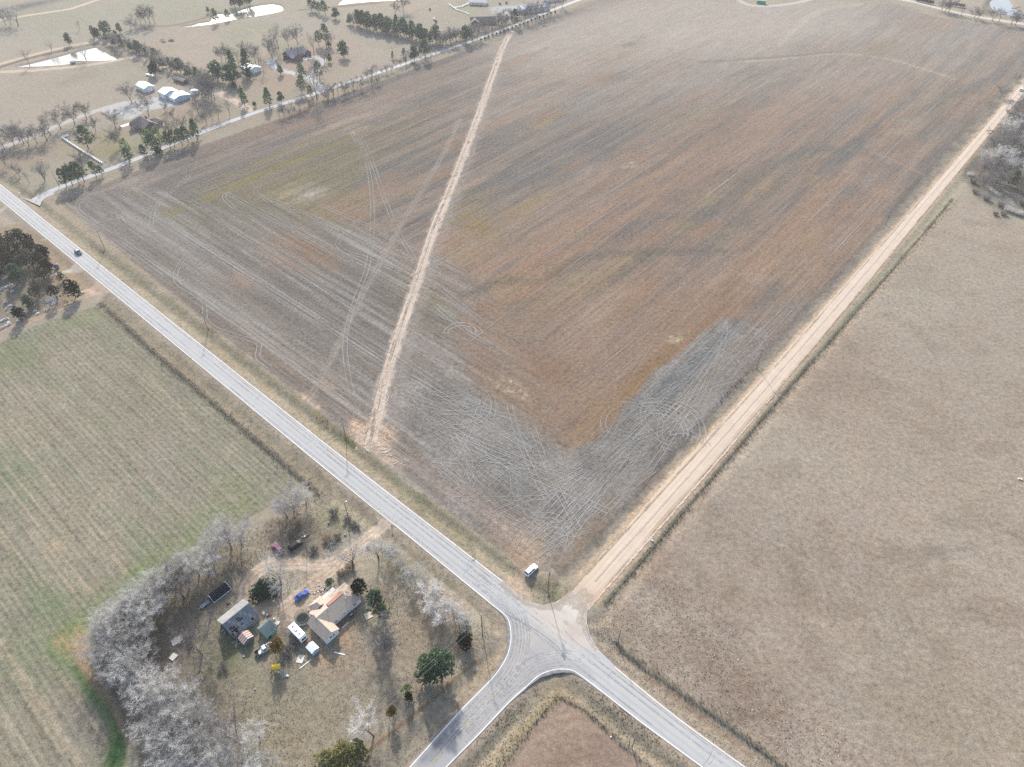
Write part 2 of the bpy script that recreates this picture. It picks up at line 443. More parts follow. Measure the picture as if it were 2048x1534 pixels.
pt.mix(wf * pt.blob(610, 355, 75, 34, 0, .8, 91) * .7, P(128, 122, 100))
sw = pt.poly([(880, 480), (1100, 380), (1400, 200), (1700, 140), (1960, 200), (1700, 480), (1480, 640), (1250, 800), (1050, 760)], 40, 25, .02, 17)
pt.mix(wf * sw * .55 * smooth(.35, .6, fbm(pt.acr * .1, pt.alo * .01, 29, 4)), P(164, 137, 116))
brk = smooth(.30, .66, fbm(pt.acr * 0.22, pt.alo * 0.012, 27, 4)) * .85 + .25
for (bx, by, lg, la, c, k) in FB:
    pt.mix(wf * pt.blob(bx, by, lg, la, 0, .7, int(bx + by)) * k * brk, P(*c))
wp = wf * pt.poly([(1000, 90), (1150, 40), (1300, -30), (1760, -30), (1700, 60), (1560, 100), (1400, 112), (1200, 110), (1050, 130)], 55, 25, .02, 14)  # far end: pale ground, plus haze brightening put into the colour
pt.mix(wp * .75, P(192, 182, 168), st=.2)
pt.mix(wf * pt.poly([(1000, 90), (1300, -30), (2100, -30), (2060, 120), (1700, 190), (1300, 210), (900, 260)], 40, 20, .02, 15) * .4, P(178, 166, 154))  # wider, fainter band of the same painted far-end brightening
# orange-brown unharvested wedge and the grey trampled corner round it
w = wf * pt.poly([(905, 640), (960, 600), (1100, 600), (1300, 600), (1440, 560), (1560, 560), (1500, 640), (1400, 668), (1330, 722), (1262, 790), (1225, 860), (1132, 910), (1090, 878), (1030, 830), (960, 770), (905, 700)], 3.0, 7.0, 0.09, 8)
pt.mix(w * .8 * (.45 + .6 * brk), P(154, 128, 106), st=0.30)
pt.mix(w * smooth(.5, .7, streak) * .6, P(146, 128, 114))
for (bx, by, lg, la, c, k) in [(1200, 820, 14, 22, (160, 130, 102), .7), (1160, 880, 22, 6, (152, 122, 88), .8), (1290, 750, 30, 5, (150, 118, 74), .8), (1380, 690, 30, 5, (158, 118, 82), .8), (1180, 700, 22, 22, (158, 134, 116), .7), (1470, 610, 30, 8, (158, 128, 102), .6), (1100, 740, 12, 14, (150, 122, 98), .8)]:
    pt.mix(wf * pt.blob(bx, by, lg, la, 0, .4, int(bx)) * k, P(*c))
w = wf * pt.poly([(780, 770), (860, 760), (960, 800), (1060, 868), (1132, 912), (1226, 862), (1262, 792), (1332, 724), (1402, 670), (1446, 640), (1482, 640), (1545, 660), (1420, 830), (1250, 1010), (1085, 1140), (900, 1020)], 2.2, 2.6, 0.12, 9)
pt.mix(w * .9, P(144, 140, 134), st=0.46, sp=0.55)
pt.mix(w * smooth(.48, .7, fbm(X * .12, Y * .12, 33, 4)) * .7, P(170, 164, 157))
pt.mix(w * smooth(.5, .3, fbm(X * .07, Y * .07, 34, 4)) * .6, P(112, 110, 106))
for (bx, by, lg, la, c, k) in [(1430, 690, 30, 3, (112, 116, 118), .8), (1350, 760, 30, 5, (116, 120, 122), .8), (1240, 880, 14, 10, (120, 120, 118), .7), (1480, 720, 40, 6, (142, 132, 126), .7), (980, 1010, 6, 26, (168, 148, 132), .7), (1050, 1105, 8, 9, (192, 162, 134), .9), (1010, 1060, 7, 12, (178, 154, 132), .7), (1000, 960, 12, 14, (124, 122, 118), .6), (900, 980, 5, 24, (160, 146, 136), .7), (860, 700, 12, 20, (156, 146, 138), .7), (1000, 850, 10, 26, (150, 146, 140), .5), (1310, 960, 18, 6, (142, 130, 118), .7), (1180, 1060, 20, 5, (150, 132, 112), .7)]:
    pt.mix(wf * pt.blob(bx, by, lg, la, 0, .5, int(bx)) * k, P(*c))
# bleached spots
for (bx, by, lg, la, c, k) in [(1260, 328, 8, 4, (200, 190, 162), .8), (1355, 676, 5, 3, (206, 194, 160), .9), (1368, 672, 3, 2, (132, 138, 96), .8), (1020, 775, 4, 7, (198, 184, 156), .7), (1045, 792, 3, 5, (200, 180, 150), .8), (615, 388, 7, 6, (188, 182, 168), .8), (720, 262, 9, 2.5, (222, 190, 168), .9), (1170, 340, 6, 4, (190, 180, 160), .6), (900, 740, 5, 8, (184, 174, 164), .5)]:
    pt.mix(wf * pt.blob(bx, by, lg * .8, la * .8, 0, 1.8, int(bx)) * k * .75 * smooth(.35, .6, fbm(X * .5, Y * .5, 88, 3)), P(*c), sp=0.8)
# grassed waterways, pale and dark, across the far end
pt.mix(wf * pt.line([(1480, 122), (1560, 118), (1660, 108), (1720, 110), (1790, 121), (1860, 142), (1915, 160)], 1.6, 1.6, 2.0) * .5, P(198, 186, 160))
pt.mix(wf * pt.line([(1400, 124), (1500, 118), (1600, 110), (1660, 104)], 2.0, 1.8, 1.0) * .6, P(128, 122, 116))
pt.mix(wf * pt.line([(930, 590), (1010, 560), (1080, 560), (1150, 520), (1260, 505), (1350, 505), (1440, 500)], 3.0, 2.5, 3.0) * .6, P(112, 108, 96))
pt.mix(wf * pt.line([(1380, 440), (1460, 390), (1540, 330), (1640, 300), (1720, 302)], 5.0, 4, 4.0) * .6, P(120, 117, 108))
pt.mix(wf * pt.line([(1700, 300), (1760, 310), (1850, 350), (1880, 362)], 1.0, 1.0, 1.4) * .4, P(182, 154, 126))
pt.mix(wf * pt.line([(1720, 8), (1640, 22), (1600, 50), (1560, 90)], 3.0, 3, 2.0) * .5, P(196, 190, 170))
# the two trench lines through the field
pt.mix(wf * pt.line([(t[0] + 16 * (t[1] / 700), t[1]) for t in TRACK], 4.6, 2.6, 2.0) * .62, P(166, 156, 146))
pt.mix(pt.line(TRACK, 2.5, 1.1, 1.2) * .9, P(228, 207, 186), sp=0.6, st=0)
pt.mix(pt.line(TRACK2, 1.5, 1.2, 1.6) * .45, P(178, 162, 146), sp=0.5)
for (bx, by, lg, la, k) in [(742, 868, 5.5, 9, .95), (728, 876, 3.0, 5, .9), (770, 910, 2.2, 8, .7), (770, 862, 3, 4, .7), (618, 800, 1.5, 7, .8), (655, 770, 2, 4, .4)]:
    pt.mix(pt.blob(bx, by, lg, la, 0, 1.2, int(bx)) * k, P(220, 186, 154), sp=0.7)

# -- left field of young wheat in rows
w = pt.poly(LEFTF, 0.7, 0.8, 0.25, 5)
pt.mix(w, P(158, 151, 130), sp=0.46, row=0.11, st=0.34)
n1 = fbm(X * .02, Y * .02, 51, 4); n2 = fbm(pt.acr * .12, pt.alo * .012, 52, 4); n3 = fbm(X * .07, Y * .07, 53, 4)
pt.mix(w * smooth(.42, .68, n1) * .6, P(150, 147, 124))
pt.mix(w * smooth(.55, .72, n2) * .65, P(144, 145, 120))
pt.mix(w * smooth(.56, .74, n3) * .5, P(150, 140, 124))
pt.mix(w * smooth(.45, .28, n3) * .5, P(172, 160, 138))
for (bx, by, lg, la, c, k) in [(170, 635, 10, 6, (138, 150, 96), .8), (60, 690, 14, 16, (136, 146, 108), .7), (10, 720, 10, 14, (134, 144, 104), .8), (120, 700, 20, 12, (150, 142, 124), .6), (480, 1000, 8, 12, (138, 148, 96), .7), (400, 1060, 12, 8, (134, 148, 100), .8), (320, 1130, 10, 7, (128, 144, 92), .8), (230, 1180, 14, 6, (130, 146, 96), .8), (130, 1285, 8, 10, (104, 138, 78), .85), (160, 1260, 8, 5, (120, 144, 86), .7), (60, 1260, 14, 8, (140, 142, 112), .6), (20, 950, 10, 18, (112, 138, 100), .6), (90, 1200, 5, 10, (118, 144, 92), .6), (270, 900, 14, 30, (160, 150, 134), .5), (330, 960, 6, 12, (148, 140, 130), .6), (150, 850, 20, 20, (160, 152, 128), .5), (300, 780, 22, 30, (152, 146, 122), .6), (160, 1420, 20, 10, (150, 142, 126), .6), (100, 1480, 16, 12, (160, 148, 130), .5), (10, 1340, 8, 10, (138, 144, 112), .6), (290, 1510, 10, 8, (110, 138, 84), .7), (180, 1500, 12, 8, (146, 140, 128), .6), (120, 1095, 3, 4, (206, 180, 142), .9)]:
    pt.mix(w * pt.blob(bx, by, lg, la, 0, 1.0, int(bx + by)) * k * .72 * smooth(.2, .6, n3 + .1), P(*c))
rng = random.Random(4)
for (a, b, k, hw) in [((12, 737), (60, 800), .8, .45), ((110, 787), (135, 820), .7, .4), ((30, 875), (250, 1145), .75, .6), ((15, 935), (120, 1060), .7, .5), ((45, 835), (100, 900), .8, .6), ((0, 955), (190, 1190), .6, .5), ((60, 1060), (148, 1182), .85, .55), ((0, 1062), (80, 1170), .85, .5), ((0, 1280), (170, 1534), .9, .55), ((-10, 1290), (155, 1540), .7, .45), ((0, 1425), (75, 1534), .7, .6), ((200, 1060), (235, 1110), .7, .5), ((90, 850), (200, 985), .5, .5), ((230, 880), (330, 990), .5, .5), ((290, 740), (400, 860), .4, .5), ((130, 1120), (175, 1180), .6, .5), ((110, 1330), (160, 1400), .6, .4), ((170, 1420), (220, 1490), .6, .4)]:
    pt.mix(w * pt.line([a, ((a[0] + b[0]) / 2 - 1.5, (a[1] + b[1]) / 2), b], hw, .4, .5, int(a[0] + b[1])) * k * .62 * smooth(.25, .5, n3), P(204, 184, 154), row=.1)
for (a, b) in [((60, 840), (300, 1130)), ((250, 930), (330, 1020)), ((20, 1100), (110, 1220)), ((390, 900), (470, 985))]:
    pt.mix(w * pt.line([a, ((a[0] + b[0]) / 2 - 2, (a[1] + b[1]) / 2), b], .7, .6, .8) * .35, P(122, 138, 102))
# the wet green swale west of the trees
pt.mix(pt.line([(165, 1330), (190, 1380), (225, 1420), (240, 1455), (236, 1490), (222, 1534), (215, 1570)], 2.6, 1.6, 1.2) * .9, P(86, 120, 62), sp=.5, row=0)
pt.mix(pt.line([(232, 1430), (243, 1460), (240, 1485), (228, 1520)], 1.1, .7, .5) * .85, P(56, 104, 60))
pt.mix(pt.line([(158, 1280), (160, 1310), (185, 1350), (225, 1400), (245, 1430), (262, 1470), (290, 1500)], 1.6, .7, .6) * .8, P(178, 146, 120), sp=.5, row=0)
pt.mix(pt.blob(140, 1280, 4, 5, 0, 1, 77) * .7, P(192, 164, 120))

# -- right-hand pasture
w = pt.poly(PAST, 0.6, 0.8, 0.2, 6)
pt.mix(w, P(179, 163, 145), sp=0.40, row=0, st=0.12)
n1 = fbm(X * .022, Y * .022, 61, 5); n2 = fbm(X * .09, Y * .09, 62, 4)
pt.mix(w * smooth(.5, .68, n1) * .28, P(160, 142, 126))
pt.mix(w * smooth(.5, .30, n1) * .5, P(180, 170, 150))
pt.mix(w * smooth(.55, .72, n2) * .4, P(146, 128, 110))
pt.mix(w * smooth(.45, .28, n2) * .35, P(176, 164, 150))
for (bx, by, lg, la, c, k) in [(1800, 480, 40, 60, (178, 166, 142), .7), (1950, 640, 60, 50, (172, 164, 146), .6), (1700, 760, 30, 40, (162, 142, 122), .7), (1350, 1150, 12, 16, (144, 122, 104), .7), (1420, 1240, 16, 20, (148, 128, 112), .6), (1500, 1400, 10, 12, (132, 106, 88), .8), (1620, 1140, 20, 12, (148, 128, 108), .6), (1960, 1470, 20, 16, (160, 150, 118), .6), (1650, 1120, 10, 40, (158, 150, 138), .6), (1760, 1180, 22, 18, (150, 130, 110), .5), (1440, 1480, 10, 8, (150, 134, 122), .6), (1500, 1040, 30, 20, (160, 146, 130), .5), (1900, 900, 50, 40, (168, 154, 134), .5), (1800, 1350, 24, 20, (164, 152, 132), .6)]:
    pt.mix(w * pt.blob(bx, by, lg, la, 0, .9, int(bx)) * k * .6, P(*c))
for a, b, k in [((1560, 1165), (2048, 1075), .5), ((1600, 1150), (2048, 1060), .4)]:
    pt.mix(w * pt.line([a, b], .5, .7, 1.2) * k * .6, P(140, 130, 120))
for a, b, k in [((1300, 1240), (1440, 1228), .5), ((1440, 1228), (2048, 1270), .4), ((1440, 1236), (2048, 1258), .4)]:
    pt.mix(w * pt.line([a, b], .6, .8, 1.2) * k * .5, P(186, 172, 150))
# pale frost-heaved clods and stones in the pasture corner
cl = np.zeros(len(X))
for bx, by, lg, la in [(1340, 1170, 7, 9), (1310, 1215, 6, 10), (1500, 1400, 9, 9), (1580, 1470, 10, 14), (1350, 1260, 12, 14), (1620, 1500, 12, 14)]:
    cl = np.maximum(cl, pt.blob(bx, by, lg, la, 0, .3, 5))
pt.sp += w * cl * .12

# -- corner field at the bottom
w = pt.poly(CORNER, 0.5, 0.6, .3, 7)
pt.mix(w, P(170, 146, 126), sp=0.36, row=0, st=0.12)
pt.mix(w * smooth(.5, .7, fbm(X * .06, Y * .06, 71, 4)) * .6, P(152, 128, 112))
cx, cy = at(1160, 1600)
rr = np.hypot(X - cx, Y - cy)
pt.mix(w * smooth(.55, .8, vn(rr * .9, rr * 0, 5)) * .4, P(186, 162, 140))
wc = w

wm = pt.poly(F_EDGE_SE[:-1] + [(2052, 150), (1936, 286), (1662, 597), (1343, 946), (1150, 1160), (1120, 1165)], .8, .8, .3)
pt.mix(wm * .85, P(148, 138, 125), sp=.45, st=.2)
pt.mix(wm * smooth(.5, .7, fbm(X * .15, Y * .15, 96, 3)) * .6, P(122, 116, 104))
rb = random.Random(31)
for i_ in range(90):
    bx, by = rb.uniform(760, 2040), rb.uniform(60, 640)
    c_ = rb.choice([(170, 138, 110), (158, 144, 110), (122, 118, 115), (174, 152, 132), (166, 132, 106), (136, 128, 120), (164, 140, 104)])
    pt.mix(wf * (1 - zoneA) * pt.blob(bx, by, rb.uniform(9, 30), rb.uniform(2.5, 8), 0, .9, i_ + 300) * rb.uniform(.3, .65), P(*c_))
# -- roadside verges
def verge(line_px, half, cols, k=1.0, off=0.0, seed=1):
    p = offset(spline(pts(line_px), 4), off) if off else spline(pts(line_px), 4)
    return pt.line(p, half, .8, .8, seed, world=True, curve=False) * k
mid_top = [(118 - 60, 402 - 36), (250 - 22, 508 + 20), (400 - 18, 636 + 22), (620 - 14, 806 + 24), (720, 916), (870, 1035), (1000, 1130)]
nb = 1 - np.clip(wf + wc, 0, 1)
vt = pt.poly([(60, 400), (140, 480), (640, 877), (862, 1049), (1008, 1162), (1060, 1200), (1110, 1204), (1150, 1164), (1104, 1140), (1058, 1146), (1000, 1100), (720, 890), (400, 634), (118, 402)], .6, .4, .3)
pt.mix(vt, P(184, 171, 147), sp=.4, row=0, st=.12)
pt.mix(vt * smooth(.5, .7, fbm(X * .1, Y * .1, 81, 4)) * .6, P(152, 140, 116))
for o, h, c, k in [(-5.2, 1.6, (146, 138, 114), .7), (-7.5, 1.0, (132, 128, 100), .5), (-3.0, .9, (178, 164, 134), .6), (-11, 1.6, (176, 156, 132), .5)]:
    p = offset(spline(pts(ROAD_TOP[2:] + [(1010, 1167)]), 4), -o)
    pt.mix(nb * pt.line(p, h, .9, 1.2, int(-o * 10), True, False) * k, P(*c), sp=.45)
for (bx, by, lg, la, c, k) in [(705, 880, 2.5, 6, (104, 118, 70), .7), (690, 868, 2, 5, (120, 116, 74), .7), (650, 840, 2.0, 9, (146, 128, 88), .6), (830, 1000, 3, 14, (128, 128, 96), .5), (930, 1085, 3, 10, (130, 130, 98), .5), (1110, 1190, 5, 5, (112, 116, 86), .7), (1085, 1165, 4, 6, (126, 118, 90), .7), (1130, 1120, 8, 2.5, (160, 128, 92), .6), (430, 655, 2, 6, (130, 122, 96), .5), (200, 505, 2, 9, (140, 128, 104), .6), (85, 440, 5, 10, (184, 162, 138), .7), (1190, 1060, 14, 1.2, (186, 150, 100), .8), (1130, 1105, 8, 1.2, (150, 116, 76), .8)]:
    pt.mix(nb * pt.blob(bx, by, lg, la, 0, .8, int(bx)) * k, P(*c))
vb = pt.poly([(20, 418), (640, 930), (803, 1062), (995, 1220), (1014, 1240), (1016, 1290), (1000, 1330), (900, 1440), (740, 1620), (640, 1600), (735, 1494), (984, 1290), (978, 1238), (752, 1058), (640, 985), (604, 958), (430, 815), (196, 612), (215, 580), (120, 500)], .6, .4, .3)
pt.mix(vb, P(178, 164, 142), sp=.42, row=0, st=.16)
pt.mix(vb * smooth(.5, .7, fbm(X * .1, Y * .1, 83, 4)) * .5, P(146, 136, 116))
for o, h, c, k in [(5.0, 1.5, (144, 135, 112), .75), (7.4, .8, (164, 138, 120), .5), (9.5, 1.0, (180, 166, 132), .6), (12.5, 1.5, (150, 130, 116), .5)]:
    p = offset(spline(pts([(200, 563), (640, 928.5), (803, 1060), (954, 1184), (1000, 1224)]), 4), -o)
    pt.mix(vb * pt.line(p, h, .8, 1.0, int(o * 10), True, False) * k, P(*c))
vs = pt.poly([(1000, 1330), (900, 1440), (740, 1620), (640, 1600), (735, 1494), (984, 1292), (1010, 1300)], 1, .5, .2)
pt.mix(vs, P(156, 146, 128), sp=.45, st=.12)
pt.mix(vs * smooth(.5, .66, fbm(X * .06, Y * .06, 84, 4)) * .8, P(176, 160, 134))
# fence row of dead weeds along the wheat
FENCE_L = [(200, 606), (250, 652), (300, 698), (420, 802), (520, 888), (592, 950), (640, 990)]
pt.mix(pt.line(FENCE_L, 2.2, 1.0, 1.4) * .55, P(138, 130, 114), row=0)
pt.mix(pt.line(FENCE_L, .9, .5, .6) * .75, P(92, 92, 78), row=0)
# verge right of the gravel
PF = [(1212, 1206), (1240, 1172), (1418, 962), (1560, 795), (1706, 628), (1866, 444), (1905, 396)]
vg = pt.poly(GRAV_R[1:6] + [(1905, 396), (1706, 632), (1418, 966), (1230, 1200), (1180, 1240)], .4, .3, .3)
pt.mix(vg, P(178, 168, 142), sp=.4, row=0, st=.1)
pt.mix(pt.line(PF, .6, .4, .5) * .8, P(96, 96, 84))
pt.mix(pt.line([(a + 7, b + 5) for a, b in PF], .6, .5, .5) * .5, P(188, 164, 130))
PF2 = [(1232, 1284), (1250, 1306), (1330, 1364), (1440, 1440), (1560, 1530), (1680, 1620)]
pt.mix(pt.poly([(1176, 1240), (1228, 1196), (1222, 1262), (1250, 1306), (1440, 1440), (1680, 1620), (1640, 1650), (1489, 1532), (1352, 1432), (1230, 1333), (1190, 1290)], .6, .4, .3), P(174, 160, 140), sp=.4, row=0, st=.14)
pt.mix(pt.line(PF2, .7, .4, .6) * .8, P(92, 94, 82))
pt.mix(pt.line([(a + 8, b - 6) for a, b in PF2], .7, .5, .5) * .6, P(192, 176, 146))
pt.mix(pt.line([(1290, 1352), (1400, 1432), (1500, 1510)], .8, .6, .8) * .6, P(148, 114, 90))
# verge wedge between the paved roads, bottom
vw = pt.poly([(1125, 1341), (1150, 1347), (1185, 1371), (1401, 1534), (1545, 1640), (1500, 1690), (1330, 1560), (1172, 1424), (1120, 1396), (1060, 1460), (880, 1690), (812, 1622), (960, 1468), (1052, 1376), (1080, 1352)], .5, .4, .3)
pt.mix(vw * (1 - wc), P(180, 165, 142), sp=.42, row=0, st=.16)
for o, h, c, k in [(4.0, 1.5, (142, 134, 114), .8), (7.5, 1.4, (178, 160, 124), .6), (1.2, .5, (186, 164, 142), .7)]:
    p = offset(spline(pts(ROAD_BOT2), 3), -o)
    pt.mix(vw * (1 - wc) * pt.line(p, h, .8, 1.0, int(o * 10), True, False) * k, P(*c))
CF = [(880, 1690), (1000, 1540), (1060, 1458), (1118, 1396), (1172, 1422), (1245, 1490), (1330, 1558), (1460, 1660)]
pt.mix(pt.line(CF, .5, .4, .5, curve=False) * .7, P(112, 104, 92))
pt.mix(pt.line([(a, b - 9) for a, b in CF[:4]], 1.2, .8, .8, curve=False) * .5, P(168, 152, 104))

# -- farmyard
w = pt.poly(YARD, .8, 1.0, .2, 8)
pt.mix(w, P(184, 173, 152), sp=.42, row=0, st=.0)
n1 = fbm(X * .05, Y * .05, 91, 4); n2 = fbm(X * .16, Y * .16, 92, 4)
pt.mix(w * smooth(.45, .65, n1) * .6, P(162, 156, 132))
pt.mix(w * smooth(.55, .72, n2) * .45, P(190, 172, 148))
pt.mix(w * smooth(.42, .3, n2) * .4, P(148, 137, 122))
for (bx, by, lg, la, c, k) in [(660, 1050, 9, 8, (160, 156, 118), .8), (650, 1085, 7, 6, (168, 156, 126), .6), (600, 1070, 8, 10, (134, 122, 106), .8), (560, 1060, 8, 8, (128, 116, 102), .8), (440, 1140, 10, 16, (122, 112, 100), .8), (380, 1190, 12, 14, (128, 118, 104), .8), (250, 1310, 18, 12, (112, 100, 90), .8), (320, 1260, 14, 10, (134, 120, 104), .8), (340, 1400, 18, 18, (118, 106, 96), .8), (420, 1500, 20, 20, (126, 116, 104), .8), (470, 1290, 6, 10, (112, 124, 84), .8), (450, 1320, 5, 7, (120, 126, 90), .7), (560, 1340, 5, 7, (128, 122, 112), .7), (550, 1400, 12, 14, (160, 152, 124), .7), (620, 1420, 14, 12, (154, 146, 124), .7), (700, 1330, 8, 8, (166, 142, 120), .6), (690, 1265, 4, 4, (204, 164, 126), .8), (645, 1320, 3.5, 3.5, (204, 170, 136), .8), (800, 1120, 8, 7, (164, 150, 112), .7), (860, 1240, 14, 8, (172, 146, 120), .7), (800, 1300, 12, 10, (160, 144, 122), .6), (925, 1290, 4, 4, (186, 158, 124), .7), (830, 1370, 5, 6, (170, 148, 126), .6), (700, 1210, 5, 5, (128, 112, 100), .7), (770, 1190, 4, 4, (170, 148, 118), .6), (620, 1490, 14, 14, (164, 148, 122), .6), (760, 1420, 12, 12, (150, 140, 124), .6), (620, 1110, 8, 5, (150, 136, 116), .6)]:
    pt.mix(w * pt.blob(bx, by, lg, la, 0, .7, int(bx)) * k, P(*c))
DIRT = P(228, 206, 182)
LOOP = [(772, 1046), (740, 1072), (705, 1100), (660, 1128), (612, 1128), (560, 1128), (520, 1140), (496, 1165), (492, 1195), (508, 1220), (536, 1228), (572, 1214), (606, 1184), (640, 1158), (672, 1132), (705, 1102)]
pt.mix(pt.line(LOOP, 2.1, .8, .8) * .95, DIRT, sp=.38)
pt.mix(pt.line([(530, 1226), (560, 1240), (590, 1222), (640, 1165)], 3.6, 2.0, 1.5) * .75, P(206, 184, 160), sp=.38)
pt.mix(pt.line([(470, 1100), (496, 1150), (500, 1200)], .9, .7, .6) * .4, P(186, 158, 126))
pt.mix(pt.line([(560, 1228), (558, 1280), (545, 1330)], 1.4, 1.0, 1.0) * .5, P(182, 156, 126))
pt.mix(pt.line([(620, 1225), (625, 1250), (618, 1285)], 1.1, .8, .8) * .5, P(186, 150, 118))
for k_, o in ((.5, .7), (.5, -.8)):
    pt.mix(pt.line(offset(spline(pts(LOOP), 2), o), .28, .25, .2, 4, True, False) * k_, P(178, 138, 104))
pt.mix(pt.line([(1030, 1190), (1040, 1160), (1058, 1120), (1075, 1080)], 2.2, 1.4, 1.5) * .5, P(186, 160, 132))
pt.mix(pt.poly([(1000, 1164), (1020, 1150), (1046, 1158), (1052, 1180), (1062, 1204), (1040, 1196)], .8, 1.0, .4) * .85, P(206, 182, 158))
# yard boundary path on the south side
pt.mix(pt.line([(955, 1316), (860, 1398), (800, 1450), (735, 1498)], .7, .4, .4) * .7, P(188, 150, 112))
pt.mix(pt.line([(950, 1322), (860, 1404), (735, 1503)], .5, .4, .4) * .6, P(110, 102, 88))

# -- cemetery
CEM = [(-200, 560), (0, 455), (28, 446), (80, 470), (140, 520), (165, 545), (190, 575), (110, 622), (0, 668), (-200, 745)]
w = pt.poly(CEM, 1, .6, .2)
pt.mix(w, P(170, 152, 126), sp=.3, row=0, st=0)
pt.mix(w * pt.poly([(-200, 560), (0, 500), (100, 560), (110, 620), (0, 668), (-200, 740)], 4, 2, .1), P(152, 142, 124))
for k in range(9):
    a, b = (-60, 560 + k * 18 + 40), (120, 500 + k * 18)
    pt.mix(w * pt.line([a, b], .35, .3, .3) * .5, P(124, 114, 100))
CL = [(-120, 712), (0, 662), (60, 641), (115, 619), (165, 596), (196, 580), (214, 574)]
pt.mix(pt.line(CL, 1.6, .6, .5) * .9, P(208, 178, 150), sp=.3, row=0)
pt.mix(pt.line(CL, .35, .3, .2) * .5, P(160, 136, 112))
for l_ in ([(100, 548), (125, 545), (148, 534), (160, 520)], [(90, 478), (104, 472), (112, 462)], [(-30, 432), (10, 415), (24, 404)]):
    pt.mix(pt.line(l_, 1.7, .6, .5) * .85, P(206, 194, 180), sp=.25, row=0)
pt.mix(pt.poly([(160, 585), (185, 572), (196, 556), (212, 566), (232, 584), (200, 590)], .5, .5, .4) * .9, P(208, 184, 160), row=0)
pt.mix(pt.poly([(118, 545), (145, 534), (150, 516), (176, 540), (150, 545)], .5, .5, .4) * .8, P(210, 200, 188))
pt.mix(pt.poly([(742, 1054), (758, 1046), (752, 1028), (800, 1064), (784, 1056), (770, 1056), (756, 1074)], .5, .5, .4) * .95, P(214, 196, 176), sp=.2)

# -- lanes and drives of the far farms
def drive(px, half, col, k=.9, f=.6):
    pt.mix(pt.line(px, half, f, .3) * k, P(*col), sp=.15, row=0, st=0)
drive([(505, 222), (440, 186), (380, 156), (300, 121), (258, 112), (225, 92), (195, 80)], 3.0, (236, 210, 188))
drive([(195, 82), (150, 90), (100, 101), (50, 114), (0, 128), (-60, 142)], 2.6, (226, 204, 178), .85)
drive([(258, 114), (220, 123), (150, 133), (60, 141), (5, 143)], 2.6, (228, 208, 182), .85)
drive([(-40, 318), (0, 297), (60, 274), (150, 237), (215, 214), (250, 205)], 2.6, (212, 211, 206), .85)
pt.mix(pt.poly([(200, 222), (250, 203), (300, 196), (330, 192), (360, 200), (352, 210), (290, 222), (262, 240), (240, 236)], 1, .6, .2) * .9, P(210, 212, 210), sp=.15)
pt.mix(pt.blob(263, 213, 9, 5, 0, .5, 8) * .6, P(150, 156, 158))
drive([(140, 18), (60, 30), (-40, 46)], 2.8, (226, 204, 182)); drive([(140, 18), (200, -2), (260, -22)], 2.8, (226, 204, 182))
drive([(645, 183), (625, 160), (595, 148), (560, 140), (540, 125), (548, 118)], 3.0, (216, 219, 220), .95)
drive([(622, 160), (632, 140), (645, 122), (630, 114), (616, 116)], 2.6, (214, 216, 216), .9)
drive([(545, 128), (525, 132), (512, 136)], 2.0, (190, 178, 150), .6)
pt.mix(pt.poly([(980, 14), (1060, 8), (1095, 18), (1060, 30), (985, 26)], 3, 2, .1) * .8, P(200, 202, 204))
pt.mix(pt.line([(530, 60), (545, 75), (530, 95), (525, 110)], 2, 1.5, 1) * .5, P(196, 178, 156))
pt.mix(pt.line([(470, 50), (500, 60), (530, 80)], 1.2, 1, 1) * .4, P(194, 178, 158))
drive([(1785, -4), (1830, 4), (1900, 22), (1960, 34), (2048, 48), (2140, 62)], 3.0, (232, 226, 214), .95)
drive([(1480, 2), (1500, 10), (1540, 12), (1600, 4), (1640, -8)], 3.0, (214, 208, 196), .8)
drive([(760, 205), (700, 215), (720, 240)], .01, (200, 180, 160), 0)
for l_ in ([(258, 118), (300, 146), (345, 170)], [(140, 30), (180, 50), (185, 70)], [(1000, 40), (900, 60), (770, 100)], [(760, 60), (830, 25), (900, -10)]):
    pt.mix(pt.line(l_, .6, .5, .5) * .5, P(140, 130, 118))
# lane verge and tree-line litter along the north edge of the field
pt.mix(pt.line([(t[0] + 4, t[1] + 10) for t in LANE[1:]], 3.0, 1.6, 1.2) * .5, P(176, 158, 136), st=.05)
pt.mix(pt.line([(560, 232), (700, 186), (800, 150)], 1.5, 1.0, 1.0) * .5, P(128, 120, 114))
# pond banks
for ring, c in [([(0, 134), (60, 116), (150, 96), (200, 88), (225, 100), (240, 114)], (126, 116, 102)), ([(252, 48), (330, 52), (395, 40), (440, 24)], (150, 136, 118)), ([(600, 20), (690, 12), (760, 5)], (140, 130, 116)), ([(1976, 28), (1970, 12), (1985, -4)], (140, 132, 116))]:
    pt.mix(pt.line(ring, 2.6, 1.4, .8) * .8, P(*c))
# ground under the wood on the right
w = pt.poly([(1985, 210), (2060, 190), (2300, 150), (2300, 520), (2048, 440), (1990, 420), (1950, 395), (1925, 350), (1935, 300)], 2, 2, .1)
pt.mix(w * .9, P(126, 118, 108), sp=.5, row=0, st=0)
pt.mix(pt.blob(1990, 405, 10, 12, 0, .6, 4) * .6, P(176, 168, 146))
pt.mix(w * pt.line([(1982, 375), (2000, 390), (2030, 408)], 1.0, .6, .6) * .7, P(178, 182, 184))
# gravel spill each side of the gravel road
for ln, o in ((GRAV_L, 1.0), (GRAV_R, -1.0)):
    p = offset(spline(pts(ln[1:]), 3), o * .2)
    pt.mix(pt.line(p, 1.1, .7, .9, 5, True, False) * .75, P(216, 186, 152), sp=.4)
for l_ in (ROAD_TOP[1:], ROAD_TOP2, ROAD_BOT, ROAD_BOT2):
    pt.mix(pt.line(l_, .9, .5, .5) * .55, P(192, 170, 148))

Z = gz(X, Y)
